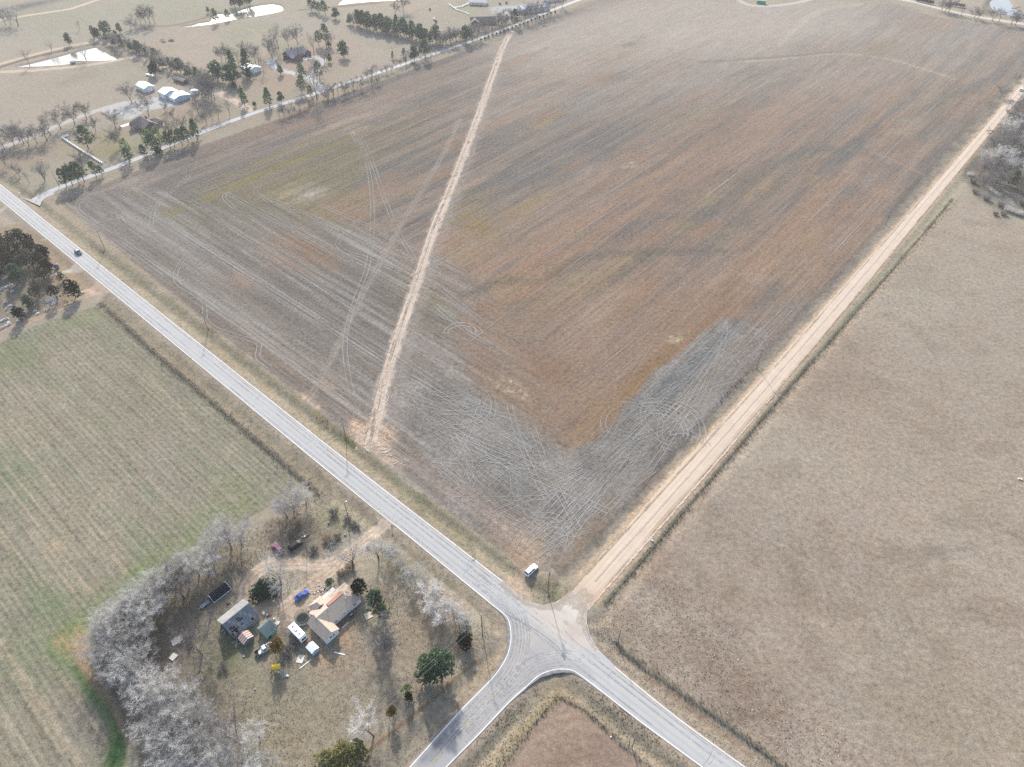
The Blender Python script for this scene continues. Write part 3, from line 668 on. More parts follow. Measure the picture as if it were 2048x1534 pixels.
# the ponds lie in shallow basins
POND = {
    "a": [(30, 133), (60, 127), (100, 117), (150, 104), (188, 95), (200, 97), (215, 107), (233, 117), (215, 120), (190, 121), (170, 121), (150, 121), (140, 126), (110, 130), (70, 132)],
    "b": [(362, 53), (385, 50), (396, 46), (420, 42), (424, 33), (440, 27), (455, 29), (480, 20), (510, 12), (540, 8), (558, 10), (566, 16), (560, 22), (520, 30), (480, 36), (430, 46), (400, 50)],
    "c": [(676, 9), (720, 4), (780, 0), (860, -4), (1000, -14), (980, -22), (860, -20), (760, -14), (690, -2)],
    "d": [(1982, 14), (1980, 4), (1992, -4), (2016, -2), (2024, 8), (2034, 18), (2052, 28), (2075, 36), (2070, 40), (2040, 33), (2012, 28), (1990, 22)],
}
for k, p in POND.items():
    pw = pts(p)
    m = (X > pw[:, 0].min() - 20) & (X < pw[:, 0].max() + 20) & (Y > pw[:, 1].min() - 20) & (Y < pw[:, 1].max() + 20)
    Z[m] -= 1.4 * smooth(-3.0, 1.5, inside_sd(X[m], Y[m], pw))

# -- split the one surface into its pieces of land
fx_ = (GX[:-1, :-1] + GX[1:, 1:]) / 2; fy_ = (GY[:-1, :-1] + GY[1:, 1:]) / 2
FXc, FYc = fx_.ravel(), fy_.ravel()
idx = np.arange(NX * NY).reshape(NY, NX)
QUADS = np.stack([idx[:-1, :-1], idx[:-1, 1:], idx[1:, 1:], idx[1:, :-1]], -1).reshape(-1, 4)
reg = np.zeros(len(QUADS), int)
LAND = [("meadow", None), ("crop_field", FIELD), ("wheat_field", LEFTF), ("pasture", PAST), ("corner_field", CORNER), ("farmyard", YARD), ("cemetery_ground", CEM)]
for i, (nm, pl) in enumerate(LAND):
    if pl is not None:
        reg[inside_sd(FXc, FYc, pts(pl)) > 0] = i
vv = inside_sd(FXc, FYc, pts([(0, 372), (640, 879), (1005, 1162), (1110, 1204), (1150, 1164), (1960, 226), (2048, 120), (2200, -60), (2200, 40), (1905, 400), (1228, 1200), (1250, 1306), (1680, 1620), (1500, 1690), (880, 1690), (640, 1600), (984, 1290), (640, 985), (196, 612), (0, 400)])) > 0
reg[vv & (reg == 0)] = len(LAND)
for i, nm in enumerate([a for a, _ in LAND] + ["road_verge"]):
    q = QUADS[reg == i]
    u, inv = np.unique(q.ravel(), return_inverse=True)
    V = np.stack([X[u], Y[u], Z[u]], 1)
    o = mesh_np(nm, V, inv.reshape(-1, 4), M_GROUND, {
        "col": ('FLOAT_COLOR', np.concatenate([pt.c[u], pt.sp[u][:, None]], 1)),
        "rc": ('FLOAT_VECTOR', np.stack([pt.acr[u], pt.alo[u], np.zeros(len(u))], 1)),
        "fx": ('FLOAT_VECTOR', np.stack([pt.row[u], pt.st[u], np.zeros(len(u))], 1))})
    tag(o, kind="structure")
# the country beyond
B = 9000.0
hole = [(-640, -40), (640, -40), (640, 880), (-640, 880)]
ov = [(-B, -B), (B, -B), (B, B), (-B, B)]
Vb = [(x, y, -0.10) for x, y in hole] + [(x, y, -0.10) for x, y in ov]
Fb = [(4, 5, 1, 0), (5, 6, 2, 1), (6, 7, 3, 2), (7, 4, 0, 3)]
o = mesh_np("ground", Vb, Fb, M_GROUND, {"col": ('FLOAT_COLOR', np.tile(np.append(P(170, 160, 142), .26), (8, 1))), "rc": ('FLOAT_VECTOR', np.zeros((8, 3))), "fx": ('FLOAT_VECTOR', np.zeros((8, 3)))})
tag(o, kind="structure")
# ---------------------------------------------------------------- roads
def surface_material(name, scale=1.0, spec=0.15, rough=0.9, var=0.25, bump=.2):
    m, n, l = nodes_of(name)
    pb = n["Principled BSDF"]
    a = n.new("ShaderNodeAttribute"); a.attribute_name = "col"
    rc = n.new("ShaderNodeAttribute"); rc.attribute_name = "rc"
    geo = n.new("ShaderNodeNewGeometry").outputs["Position"]
    n1 = noise(n, l, geo, 2.4 * scale, 6, 0.7)
    n2 = noise(n, l, geo, 0.25 * scale, 4, 0.6)
    st = noise(n, l, vscale(n, l, rc.outputs["Vector"], 1.3, 0.03), 1.0, 4, 0.6)
    f = mth(n, l, 'ADD', mth(n, l, 'MULTIPLY_ADD', mth(n, l, 'SUBTRACT', n1, .5), var, 1.0), mth(n, l, 'MULTIPLY', mth(n, l, 'SUBTRACT', n2, .5), var * 1.2))
    f = mth(n, l, 'ADD', f, mth(n, l, 'MULTIPLY', mth(n, l, 'SUBTRACT', st, .5), var * 1.6))
    l.new(tint(n, l, a.outputs["Color"], f), pb.inputs["Base Color"])
    pb.inputs["Roughness"].default_value = rough
    pb.inputs["Specular IOR Level"].default_value = spec
    bp = n.new("ShaderNodeBump"); bp.inputs["Strength"].default_value = bump; bp.inputs["Distance"].default_value = .05
    l.new(n1, bp.inputs["Height"]); l.new(bp.outputs[0], pb.inputs["Normal"])
    return m
M_PAVE = surface_material("worn_chip_seal", var=.16)
M_GRAVEL = surface_material("packed_gravel", var=.26, bump=.5)

def sheet(name, outline, zf, mat, paintf, step=1.0, jit=0.0, along=None, kind="structure"):
    """flat piece of ground: outline plus a lattice of inner points, triangulated"""
    ol = resample(outline, step * 1.2, True)
    if jit:
        rs = np.random.RandomState(len(ol))
        ol = ol + rs.uniform(-jit, jit, ol.shape)
    e1 = eA if along is None else along
    e2 = np.array((-e1[1], e1[0]))
    a, b = ol @ e1, ol @ e2
    ga, gb = np.meshgrid(np.arange(a.min(), a.max(), step * 2.2), np.arange(b.min(), b.max(), step))
    q = ga.ravel()[:, None] * e1 + gb.ravel()[:, None] * e2
    q = q[inside_sd(q[:, 0], q[:, 1], ol) > step * .4]
    allp = [Vector(p) for p in np.concatenate([ol, q])]
    n = len(ol)
    v, _, f, *_r = delaunay_2d_cdt(allp, [(i, (i + 1) % n) for i in range(n)], [], 1, 1e-4)
    V = np.array([(p.x, p.y) for p in v])
    V = np.concatenate([V, np.asarray(zf(V[:, 0], V[:, 1])).reshape(-1, 1)], 1)
    F = np.array([t for t in f if len(t) == 3])
    # keep the triangles inside the outline, facing up
    c = V[F].mean(1)
    F = F[inside_sd(c[:, 0], c[:, 1], ol) > -1e-3]
    nz = np.cross(V[F[:, 1]] - V[F[:, 0]], V[F[:, 2]] - V[F[:, 0]])[:, 2]
    F[nz < 0] = F[nz < 0][:, ::-1]
    p = Paint(V[:, 0], V[:, 1])
    if along is not None:
        p.acr, p.alo = V[:, 0] * e2[0] + V[:, 1] * e2[1], V[:, 0] * e1[0] + V[:, 1] * e1[1]
    paintf(p)
    o = mesh_np(name, V, F, mat, {"col": ('FLOAT_COLOR', np.concatenate([p.c, p.sp[:, None]], 1)), "rc": ('FLOAT_VECTOR', np.stack([p.acr, p.alo, 0 * p.acr], 1)), "fx": ('FLOAT_VECTOR', np.zeros((len(V), 3)))})
    return tag(o, kind=kind)
def flat(z):
    return lambda x, y: np.full(np.shape(x), z)

def ribbon_vf(line, width, z, vary=0.0, rs=None):
    line = np.asarray(line)
    w = np.full(len(line), width / 2)
    if vary: w = w * (1 + vary * (rs.rand(len(line)) - .5) * 2)
    a, b = offset(line, w), offset(line, -w)
    zz = z if not callable(z) else z(line[:, 0], line[:, 1])
    zz = np.full(len(line), zz) if np.isscalar(zz) else zz
    V = np.concatenate([np.c_[a, zz], np.c_[b, zz]])
    n = len(line)
    i = np.arange(n - 1)
    return V, np.stack([n + i, n + i + 1, i + 1, i], 1)
def join_vf(parts):
    Vs, Fs, o = [], [], 0
    for i, (V, F) in enumerate(parts):          # each strip a hair above the last, so none share a plane
        V = V.copy(); V[:, 2] += i * 2e-4
        Vs.append(V); Fs.append(F + o); o += len(V)
    return np.concatenate(Vs), np.concatenate(Fs)

pave_px = ROAD_TOP + APRON + ROAD_TOP2 + ROAD_BOT2[::-1] + ROAD_BOT[::-1]
pw_ = pts(pave_px)
# widen the seal a little past the painted edge lines (more round the two tight curves)
ring = resample(pw_, 1.5, True)
ar = 0.5 * np.sum(ring[:, 0] * np.roll(ring[:, 1], -1) - np.roll(ring[:, 0], -1) * ring[:, 1])
tg = np.roll(ring, -1, 0) - np.roll(ring, 1, 0); tg /= np.linalg.norm(tg, axis=1)[:, None]
nrm = np.stack([tg[:, 1], -tg[:, 0]], 1) * (1 if ar > 0 else -1)
cv1, cv2 = np.array(at(1019, 1270)), np.array(at(1110, 1340))
dcv = np.minimum(np.linalg.norm(ring - cv1, axis=1), np.linalg.norm(ring - cv2, axis=1))
ring = ring + nrm * (0.3 + 0.75 * np.exp(-(dcv / 7.0) ** 2))[:, None]
def paint_road(p):
    d = np.full(p.X.shape, 1e9)
    c = spline(L_rc, 4)
    A0, A1 = c[0], c[-1]
    # lateral distance to the centre line, signed
    e = np.array((p.X, p.Y)).T
    lat = np.zeros(len(e)); best = np.full(len(e), 1e9)
    for i in range(len(c) - 1):
        t = c[i + 1] - c[i]; L = np.linalg.norm(t); t = t / L
        w_ = e - c[i]; s_ = np.clip(w_ @ t, 0, L); q = w_ - s_[:, None] * t
        dd = np.hypot(q[:, 0], q[:, 1]); m = dd < best
        best[m] = dd[m]; lat[m] = (w_[m, 0] * -t[1] + w_[m, 1] * t[0])
    p.c[:] = P(208, 208, 206)
    onA = smooth(4.2, 3.2, np.abs(lat))
    for o, wd, k in [(1.0, .38, .5), (2.55, .38, .6), (-1.0, .38, .5), (-2.55, .38, .6)]:
        p.mix(onA * np.exp(-((lat - o) / wd) ** 2) * k, P(190, 192, 192))
    for o, wd, k in [(0, .5, .4), (1.8, .35, .5), (-1.8, .35, .5), (3.1, .3, .3)]:
        p.mix(onA * np.exp(-((lat - o) / wd) ** 2) * k, P(218, 219, 217))
    # the side road: dustier, with tyre-swept lanes
    s = p.poly([(1020, 1232), (1100, 1275), (1150, 1342), (1080, 1356), (890, 1540), (800, 1640), (720, 1640), (980, 1360), (1016, 1300)], 1.5, .6, .3)
    p.mix(s, P(203, 199, 194))
    sc = spline(S_C, 2)
    for o, k, c_ in [(1.0, .5, (172, 172, 174)), (-1.0, .45, (178, 176, 176)), (2.3, .5, (176, 178, 182)), (-2.4, .6, (170, 170, 172)), (0, .4, (214, 204, 192)), (3.2, .5, (166, 168, 172)), (-3.3, .5, (168, 168, 170))]:
        p.mix(p.line(offset(sc, o), .5, .45, .2, 3, True, False) * k * .6, P(*c_))
    ap = p.poly(APRON + [(1150, 1300), (1060, 1230)], 2.5, 1.5, .2)
    p.mix(ap * .95, P(226, 214, 199))
    p.mix(p.poly([(1108, 1205), (1150, 1185), (1178, 1214), (1172, 1250), (1140, 1240)], 2.0, 1.2, .3) * .85, P(234, 226, 215))
    for (bx, by, lg, la, c_, k) in [(1035, 1250, 6, 2.5, (206, 204, 202), .6), (1060, 1300, 4, 3, (186, 184, 184), .7), (1075, 1318, 2, 5, (184, 184, 186), .7), (1055, 1285, 5, 1.6, (218, 208, 194), .6), (1025, 1320, 4, 1.2, (214, 204, 190), .6), (1150, 1262, 3, 3, (208, 190, 176), .7), (1125, 1222, .9, .45, (150, 148, 146), .9), (1133, 1246, .5, .6, (150, 146, 142), .8), (870, 1490, 7, 1.1, (118, 124, 132), .8), (905, 1462, 4, 1.2, (150, 156, 166), .6), (872, 1508, 4, 1.4, (138, 142, 150), .7), (1023, 1262, 3, .7, (150, 152, 154), .5), (1012, 1300, 4, .7, (158, 160, 162), .5)]:
        p.mix(p.blob(bx, by, lg, la, 0, .5, int(bx)) * k, P(*c_))
    for l_ in (ROAD_BOT[7:14], ROAD_BOT2[4:10]):
        # fresh seal outside the edge line on the curves
        q = spline(pts(l_), 1.5)
        p.mix(p.line(q, 2.8, 1.2, .3, 4, True, False) * .45, P(176, 177, 178))
        sgn = -1.0
        p.mix(p.line(offset(q, -.75), .5, .25, .1, 4, True, False) * .8, P(128, 128, 130))
        p.mix(p.line(offset(q, .75), .2, .15, .1, 4, True, False) * .0, P(140, 140, 142))
road = sheet("road", ring, flat(0.03), M_PAVE, paint_road, 0.55)

M_WHITE = plain("white_road_paint", (228, 228, 226), .8, .10, 3.0, spec=.2)
M_YELL = plain("faded_yellow_paint", (216, 204, 160), .8, .2, 3.0, spec=.2, alb=False)
M_YELL2 = plain("yellow_road_paint", (214, 190, 104), .8, .25, 3.0, spec=.2, alb=False)
M_TAR = plain("crack_sealant", (138, 138, 140), .7, .2, 3.0, spec=.2, alb=False)
def strip(name, line, width, z, mat, parent, vary=0.1, seed=0):
    V, F = ribbon_vf(line, width, z, vary, np.random.RandomState(seed))
    o = mesh_np(name, V, F, mat)
    o.parent = parent
    return o
for l_ in (ROAD_TOP, ROAD_TOP2, ROAD_BOT, ROAD_BOT2):
    strip("edge_line", spline(pts(l_), 1.2), .16, .038, M_WHITE, road)
cc = resample(spline(L_rc, 2), .5)
i = 6
k = 0
X0 = np.array(at(1100, 1240))
while i + 7 < len(cc):
    if np.linalg.norm(cc[i] - X0) > 17:
        strip("centre_dash", cc[i:i + 7], .15, .038, M_YELL, road, .3, i)
    i += 24
sc_ = resample(spline(S_C, 2), .5)
i = 3
while i + 7 < len(sc_) - 28:
    strip("centre_dash", sc_[i:i + 7], .16, .038, M_YELL2, road, .3, i)
    i += 24
for c_, w_ in (([(1008, 1226), (1040, 1243), (1075, 1262), (1105, 1285), (1122, 1302), (1130, 1322)], .22), ([(1000, 1222), (1035, 1250), (1060, 1262)], .1), ([(1172, 1250), (1182, 1280), (1210, 1308), (1250, 1340)], .14), ([(1130, 1262), (1150, 1282), (1200, 1318)], .12)):
    strip("sealed_crack", spline(pts(c_), .8), w_, .036, M_TAR, road, .5, 3)

# gravel road
def paint_gravel(p):
    p.c[:] = P(243, 219, 190)
    c = spline(G_C, 4)
    e = np.array((p.X, p.Y)).T
    lat = np.zeros(len(e)); best = np.full(len(e), 1e9)
    for i in range(len(c) - 1):
        t = c[i + 1] - c[i]; L = np.linalg.norm(t); t = t / L
        w_ = e - c[i]; s_ = np.clip(w_ @ t, 0, L); q = w_ - s_[:, None] * t
        dd = np.hypot(q[:, 0], q[:, 1]); m = dd < best
        best[m] = dd[m]; lat[m] = (w_[m, 0] * -t[1] + w_[m, 1] * t[0])
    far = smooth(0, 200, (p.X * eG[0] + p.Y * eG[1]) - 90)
    for o, wd, k, c_ in [(0, .6, .5, (236, 216, 194)), (1.6, .4, .35, (214, 190, 166)), (-1.5, .4, .3, (212, 188, 164)), (-3.4, .35, .6, (206, 168, 132)), (3.5, .5, .7, (226, 190, 150)), (-2.9, .16, .6, (178, 142, 112)), (2.4, .5, .4, (232, 208, 180))]:
        p.mix(np.exp(-((lat - o) / wd) ** 2) * k, P(*c_))
    p.mix(smooth(.5, .7, fbm(p.X * .08, p.Y * .08, 5, 3)) * .35, P(236, 214, 194))
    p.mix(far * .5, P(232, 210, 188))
    p.mix(smooth(0, 1, 1 - np.hypot(p.X - at(1170, 1200)[0], p.Y - at(1170, 1200)[1]) / 9) * .6, P(210, 178, 150))
gout = np.concatenate([spline(pts([(1104, 1212), (1128, 1198), (1146, 1181)] + GRAV_L[2:]), 2.5), spline(pts([(1150, 1250), (1174, 1226), (1186, 1209)] + GRAV_R[2:]), 2.5)[::-1]])
gravel = sheet("gravel_road", gout, lambda x, y: 0.005 + 0.055 * smooth(4.5, 0, line_d(x, y, G_C)) * smooth(9, 22, np.hypot(x - at(1140, 1215)[0], y - at(1140, 1215)[1])), M_GRAVEL, paint_gravel, .6, .22, eG)

# sealed farm lane along the north edge of the field
def lane_sheet(name, px, half, colr, col2, step=1.0, z=.03):
    c = spline(pts(px), 3)
    out = np.concatenate([offset(c, half), offset(c, -half)[::-1]])
    def pf(p):
        p.c[:] = P(*colr)
        p.mix(smooth(.45, .65, fbm(p.X * .06, p.Y * .06, 6, 3)) * .6, P(*col2))
    return sheet(name, out, flat(z), M_PAVE, pf, step, .12)
lane_sheet("farm_lane", LANE, 2.3, (208, 211, 212), (222, 220, 216), 1.0)
lm = pts([(44, 396), (62, 398), (90, 384), (104, 381), (110, 388), (92, 395), (84, 402), (80, 412)])
sheet("lane_mouth", lm, flat(.024), M_GRAVEL, lambda p: p.c.__setitem__(slice(None), P(212, 204, 192)), .8, .1)

# ---------------------------------------------------------------- trench ruts and tyre tracks
def track_material(name, rgb, cover):
    m, n, l = nodes_of(name)
    pb = n["Principled BSDF"]
    pb.inputs["Base Color"].default_value = (*P(*rgb), 1)
    pb.inputs["Roughness"].default_value = 1
    pb.inputs["Specular IOR Level"].default_value = 0
    geo = n.new("ShaderNodeNewGeometry").outputs["Position"]
    a = noise(n, l, geo, 0.9, 5, .7); b = noise(n, l, geo, .04, 3, .6)
    f = mth(n, l, 'ADD', mth(n, l, 'MULTIPLY_ADD', mth(n, l, 'SUBTRACT', a, .5), 2.2, cover), mth(n, l, 'MULTIPLY', mth(n, l, 'SUBTRACT', b, .5), 1.6))
    f = mth(n, l, 'MINIMUM', mth(n, l, 'MAXIMUM', f, 0.0), 0.9)
    l.new(f, pb.inputs["Alpha"])
    return m
M_T1 = track_material("flattened_straw", (194, 190, 183), .68)
M_T2 = track_material("bare_wheel_track", (192, 172, 150), .42)
M_T3 = track_material("faint_straw", (186, 181, 174), .46)
M_T4 = track_material("loose_sand", (242, 222, 201), .75)
M_T5 = track_material("damp_rut", (158, 134, 110), .22)
gzt = lambda x, y: gz(x, y) + 0.07
DUST = []
TR = {1: [], 2: [], 3: [], 4: [], 5: []}
rs = np.random.RandomState(12)
def wheel_pair(line, kind, gauge=1.9, w=.34, world=False, curve=True):
    p = np.asarray(line) if world else pts(line)
    c = spline(p, 2.5) if curve else resample(p, 4)
    if not curve:
        c = c + np.cumsum(rs.normal(0, .02, c.shape), 0)
    for s in (-1, 1):
        TR[kind].append(ribbon_vf(offset(c, s * gauge / 2), w, gzt, .35, rs))
def single(line, kind, w, world=False, dz=0.0):
    p = spline(np.asarray(line) if world else pts(line), 2.0)
    TR[kind].append(ribbon_vf(p, w, lambda x, y: gzt(x, y) + dz, .3, rs))
tw = pts(TRACK)
tr = spline(tw, 2.0)
jit = np.cumsum(rs.normal(0, .05, len(tr))); jit -= np.linspace(0, jit[-1], len(jit))
for o, wd, kd, dz in ((1.55, 1.0, 4, .01), (-1.5, 1.2, 4, .01), (0.1, .45, 5, .02), (.6, .25, 5, .03), (-.6, .5, 4, .03), (.35, .4, 4, .005), (2.4, .6, 2, .0)):
    q = offset(tr, o + jit * .5)
    TR[kd].append(ribbon_vf(q, wd, lambda x, y, dz=dz: gzt(x, y) + dz, .5, rs))
# dust washed on to the edges of the seal and off the gravel mouth
for l_, o_, w_ in ((ROAD_TOP[1:], -.15, .7), (ROAD_TOP2, -.1, .8), (ROAD_BOT[:6], .1, .35), (APRON[:6], -.5, 1.7), (APRON[8:], -.5, 1.5), ([(1150, 1190), (1160, 1198), (1170, 1210)], 0, 6.5), ([(1140, 1190), (1128, 1204), (1110, 1218)], 0, 2.4), ([(1168, 1206), (1162, 1226), (1160, 1250)], 0, 2.0), ([(1005, 1163), (1022, 1182), (1040, 1196)], -.6, 2.2)):
    q = offset(spline(pts(l_), 1.2), o_)
    V_, F_ = ribbon_vf(q, w_, .034, .5, rs)
    DUST.append((V_, F_))
for i in range(46):            # scraped fans of sand at the road end of the trench
    bx, by = 742 + rs.normal(0, 15), 868 + rs.normal(0, 15)
    c = np.array(at(bx, by)); a = rs.uniform(0, math.pi); L = rs.uniform(1.2, 3.4)
    t = np.array((math.cos(a), math.sin(a)))
    TR[4].append(ribbon_vf(np.array([c - t * L / 2, c + t * .1 + rs.normal(0, .15, 2), c + t * L / 2]), rs.uniform(.25, .6), gzt, .4, rs))
for i in range(22):
    bx = 775 + rs.normal(0, 14); by = 905 + (bx - 775) * .75 + rs.normal(0, 5)
    c = np.array(at(bx, by)); a = rs.uniform(-.5, .9); L = rs.uniform(1.0, 2.6); t = np.array((math.cos(a), math.sin(a)))
    TR[4].append(ribbon_vf(np.array([c - t * L / 2, c, c + t * L / 2]), rs.uniform(.2, .45), gzt, .4, rs))
wheel_pair(TRACK2, 3, 1.9, .5)
# the passes one can follow in the photograph
for l_ in ([(703, 266), (725, 300), (738, 345), (744, 400), (745, 450), (741, 500), (733, 540), (722, 570), (710, 602), (698, 640), (690, 690), (696, 750), (706, 795)],
           [(719, 269), (735, 300), (750, 340), (762, 378), (778, 420), (800, 470), (830, 520)],
           [(403, 483), (377, 507), (357, 533), (351, 556), (361, 572), (393, 592), (430, 618), (520, 680), (640, 770)],
           [(377, 350), (370, 362), (330, 393), (308, 422), (302, 450)],
           [(198, 385), (165, 400), (155, 413), (166, 430), (210, 462), (330, 548)],
           [(703, 458), (680, 478), (676, 491), (695, 505), (729, 515), (800, 545)],
           [(409, 608), (412, 640), (437, 660), (500, 680), (518, 690), (516, 715), (540, 735)],
           [(458, 383), (448, 395), (470, 418)], [(520, 372), (512, 385), (540, 405)], [(600, 660), (607, 672), (600, 692)], [(225, 440), (236, 432), (246, 445)],
           [(240, 386), (420, 500), (600, 612), (760, 716), (900, 800), (1060, 900)], [(152, 419), (300, 520), (450, 622), (588, 722), (700, 800)],
           [(250, 395), (430, 512), (610, 626), (770, 730)], [(380, 400), (560, 520), (760, 652), (900, 740)], [(450, 385), (600, 462), (738, 535), (860, 600)],
           [(520, 390), (640, 440), (760, 500)], [(640, 410), (800, 480), (930, 545)], [(870, 610), (930, 660), (1000, 700)], [(860, 560), (960, 640)]):
    wheel_pair(l_, 1)
for l_ in ([(1063, 935), (1080, 880), (1103, 815), (1118, 790)], [(1112, 975), (1140, 925), (1164, 890), (1200, 845), (1250, 770), (1300, 690)], [(1050, 1010), (1063, 935)], [(930, 1060), (1010, 960)], [(1030, 672), (1130, 678), (1300, 672)]):
    wheel_pair(l_, 2)
def arc(px, py, r, a0, a1, kind=1):
    c = np.array(at(px, py))
    t = np.linspace(R(a0), R(a1), 14)
    wheel_pair(np.stack([c[0] + r * np.cos(t), c[1] + r * np.sin(t)], 1), kind, world=True)
for q in [(1310, 858, 13, -30, 150), (1318, 862, 10, -20, 140), (1330, 852, 14, -40, 120), (1265, 850, 11, 0, 200), (1250, 860, 16, 20, 110), (1430, 728, 9, 0, 150), (1190, 800, 14, 20, 200, 2), (1195, 810, 10, -10, 230, 2), (920, 665, 6, -10, 190), (925, 672, 8, 10, 170), (1045, 905, 9, -30, 70, 2), (1500, 640, 8, -60, 90, 2), (1095, 1060, 6, 0, 140), (1110, 1075, 5, -30, 150), (1370, 900, 9, 10, 120), (980, 900, 12, 0, 80, 3), (1160, 990, 14, 20, 100, 3), (1000, 1010, 10, -20, 60, 3), (600, 665, 5, -60, 60, 3)]:
    arc(*q)
# headland: criss-crossed passes, most along the two roads
def in_px(px, py, poly):
    c = np.array(at(px, py))
    return inside_sd(np.array([c[0]]), np.array([c[1]]), poly)[0] > 0
CZ = pts([(790, 770), (980, 780), (1132, 915), (1262, 795), (1446, 645), (1530, 668), (1400, 850), (1240, 1010), (1085, 1130), (900, 1010)])
WF = pts(FIELD)
def clip_line(c, t, L, poly, n=24):
    s = np.linspace(-L / 2, L / 2, n)
    q = c + s[:, None] * t
    ok = inside_sd(q[:, 0], q[:, 1], poly) > .5
    best = []; cur = []
    for k_ in range(n):
        if ok[k_]: cur.append(q[k_])
        else:
            if len(cur) > len(best): best = cur
            cur = []
    if len(cur) > len(best): best = cur
    return np.array(best) if len(best) > 3 else None
bb0, bb1 = CZ.min(0), CZ.max(0)
cnt = 0
while cnt < 120:
    c = rs.uniform(bb0, bb1)
    if inside_sd(c[:1], c[1:], CZ)[0] < 0: continue
    right = (c @ eA) < (np.array(at(1110, 960)) @ eA)
    base = eG if right or rs.rand() < .25 else eA
    a = rs.normal(0, .16 if right else .38)
    t = np.array((base[0] * math.cos(a) - base[1] * math.sin(a), base[0] * math.sin(a) + base[1] * math.cos(a)))
    q = clip_line(c, t, rs.uniform(18, 85), CZ)
    cnt += 1
    if q is None: continue
    bend = rs.normal(0, 1.2); s = np.linspace(-1, 1, len(q))
    wheel_pair(offset(q, bend * s * s), rs.choice([1, 1, 3, 3, 2]), world=True, w=rs.uniform(.16, .3))
for k_ in range(130):
    c = rs.uniform(bb0, bb1)
    if inside_sd(c[:1], c[1:], CZ)[0] < 3: continue
    r_ = rs.uniform(5, 24); a0 = rs.uniform(0, 6.283); t = np.linspace(a0, a0 + rs.uniform(.7, 2.6), 16)
    q = np.stack([c[0] + r_ * (np.cos(t) - math.cos(a0)), c[1] + r_ * (np.sin(t) - math.sin(a0))], 1)
    q = q[inside_sd(q[:, 0], q[:, 1], CZ) > .5]
    if len(q) > 5: wheel_pair(q, rs.choice([1, 1, 3]), world=True, w=rs.uniform(.18, .28))
# spoil and washed sand along the trench
nrm_t = offset(tr, 1.0) - tr
for k_ in range(150):
    i_ = rs.randint(2, len(tr) - 3); o_ = rs.normal(0, 1.2)
    a_ = rs.randint(2, 5); seg = tr[i_:i_ + a_] + nrm_t[i_:i_ + a_] * o_ + rs.normal(0, .15, (len(tr[i_:i_ + a_]), 2))
    if len(seg) > 1: TR[4 if rs.rand() < .7 else 5].append(ribbon_vf(seg, rs.uniform(.3, .9), lambda x, y: gzt(x, y) + .03, .6, rs))
# wheel-worn lines in the gravel
gc_ = spline(G_C, 2.5)
for o_, w_, kd in ((3.4, .5, 2), (-3.6, .4, 2), (.1, .6, 4)):
    n_ = len(gc_); wob = np.cumsum(rs.normal(0, .03, n_)); wob -= np.linspace(0, wob[-1], n_)
    sh = np.interp(np.arange(n_), [0, n_ - 1], [1.0, .72])
    TR[kd].append(ribbon_vf(offset(gc_, o_ * sh + wob)[5:], w_, lambda x, y: 0.0 * x + .085, .5, rs))
for k_ in range(70):
    i_ = rs.randint(4, len(gc_) - 8); sd = rs.choice([-1, 1])
    seg = offset(gc_[i_:i_ + rs.randint(2, 5)], sd * rs.uniform(3.4, 4.4) * (1 - .28 * i_ / len(gc_)))
    TR[rs.choice([4, 4, 2])].append(ribbon_vf(seg, rs.uniform(.3, .8), lambda x, y: 0.0 * x + .05, .6, rs))
# long drill passes seen as fine pale lines
ZA = pts([(110, 412), (240, 374), (470, 400), (700, 454), (960, 562), (1080, 742), (1130, 900), (1058, 1130), (720, 886), (300, 550)])
for k_ in range(120):
    if k_ < 52:
        c = rs.uniform(ZA.min(0), ZA.max(0)); t = eA; poly = ZA; L = rs.uniform(30, 150)
    else:
        c = np.array(at(rs.uniform(500, 2000), rs.uniform(120, 780))); t = eG; poly = WF; L = rs.uniform(40, 190)
    if inside_sd(c[:1], c[1:], poly)[0] < 0: continue
    if poly is WF and inside_sd(c[:1], c[1:], ZA)[0] > 0: continue
    a = rs.normal(0, .012); t = np.array((t[0] * math.cos(a) - t[1] * math.sin(a), t[0] * math.sin(a) + t[1] * math.cos(a)))
    q = clip_line(c, t, L, poly)
    if q is None: continue
    if poly is WF:
        TR[rs.choice([3, 3, 2])].append(ribbon_vf(q, rs.uniform(.3, .6), gzt, .4, rs))
    else:
        wheel_pair(q, 3, world=True, w=.3)
for kd, mt in ((1, M_T1), (2, M_T2), (3, M_T3), (4, M_T4), (5, M_T5)):
    V, F = join_vf(TR[kd])
    V[:, 2] += .004 * kd
    tag(mesh_np("wheel_track", V, F, mt), kind="structure")

tag(mesh_np('road_dust', *join_vf(DUST), track_material('blown_dust', (228, 208, 184), .5)), kind='structure')
SK = []
for o_ in (1.0, 1.9, 2.9, 3.7, 4.6, 5.4):
    for l_ in (ROAD_BOT[5:16], ROAD_BOT2[1:11]):
        q = offset(spline(pts(l_), 1.5), o_ + rs.normal(0, .1)); a_ = rs.randint(0, max(1, len(q) // 4))
        SK.append(ribbon_vf(q[a_:len(q) - rs.randint(1, max(2, len(q) // 4))], rs.uniform(.25, .6), .035, .4, rs))
for o_, (a_, b_) in ((-1.1, (.05, .5)), (.9, (.5, .98)), (2.4, (.45, .99)), (-2.5, (.02, .45)), (1.2, (.1, .4)), (-2.6, (.55, .95))):
    q = offset(spline(L_rc, 2), o_); n_ = len(q)
    SK.append(ribbon_vf(q[int(a_ * n_):int(b_ * n_)], .4, .0345, .4, rs))
tag(mesh_np('tyre_polish', *join_vf(SK), track_material('rubber_darkened_seal', (188, 190, 191), .18)), kind='structure')
cl_ = resample(spline(L_rc, 2), 1.0)
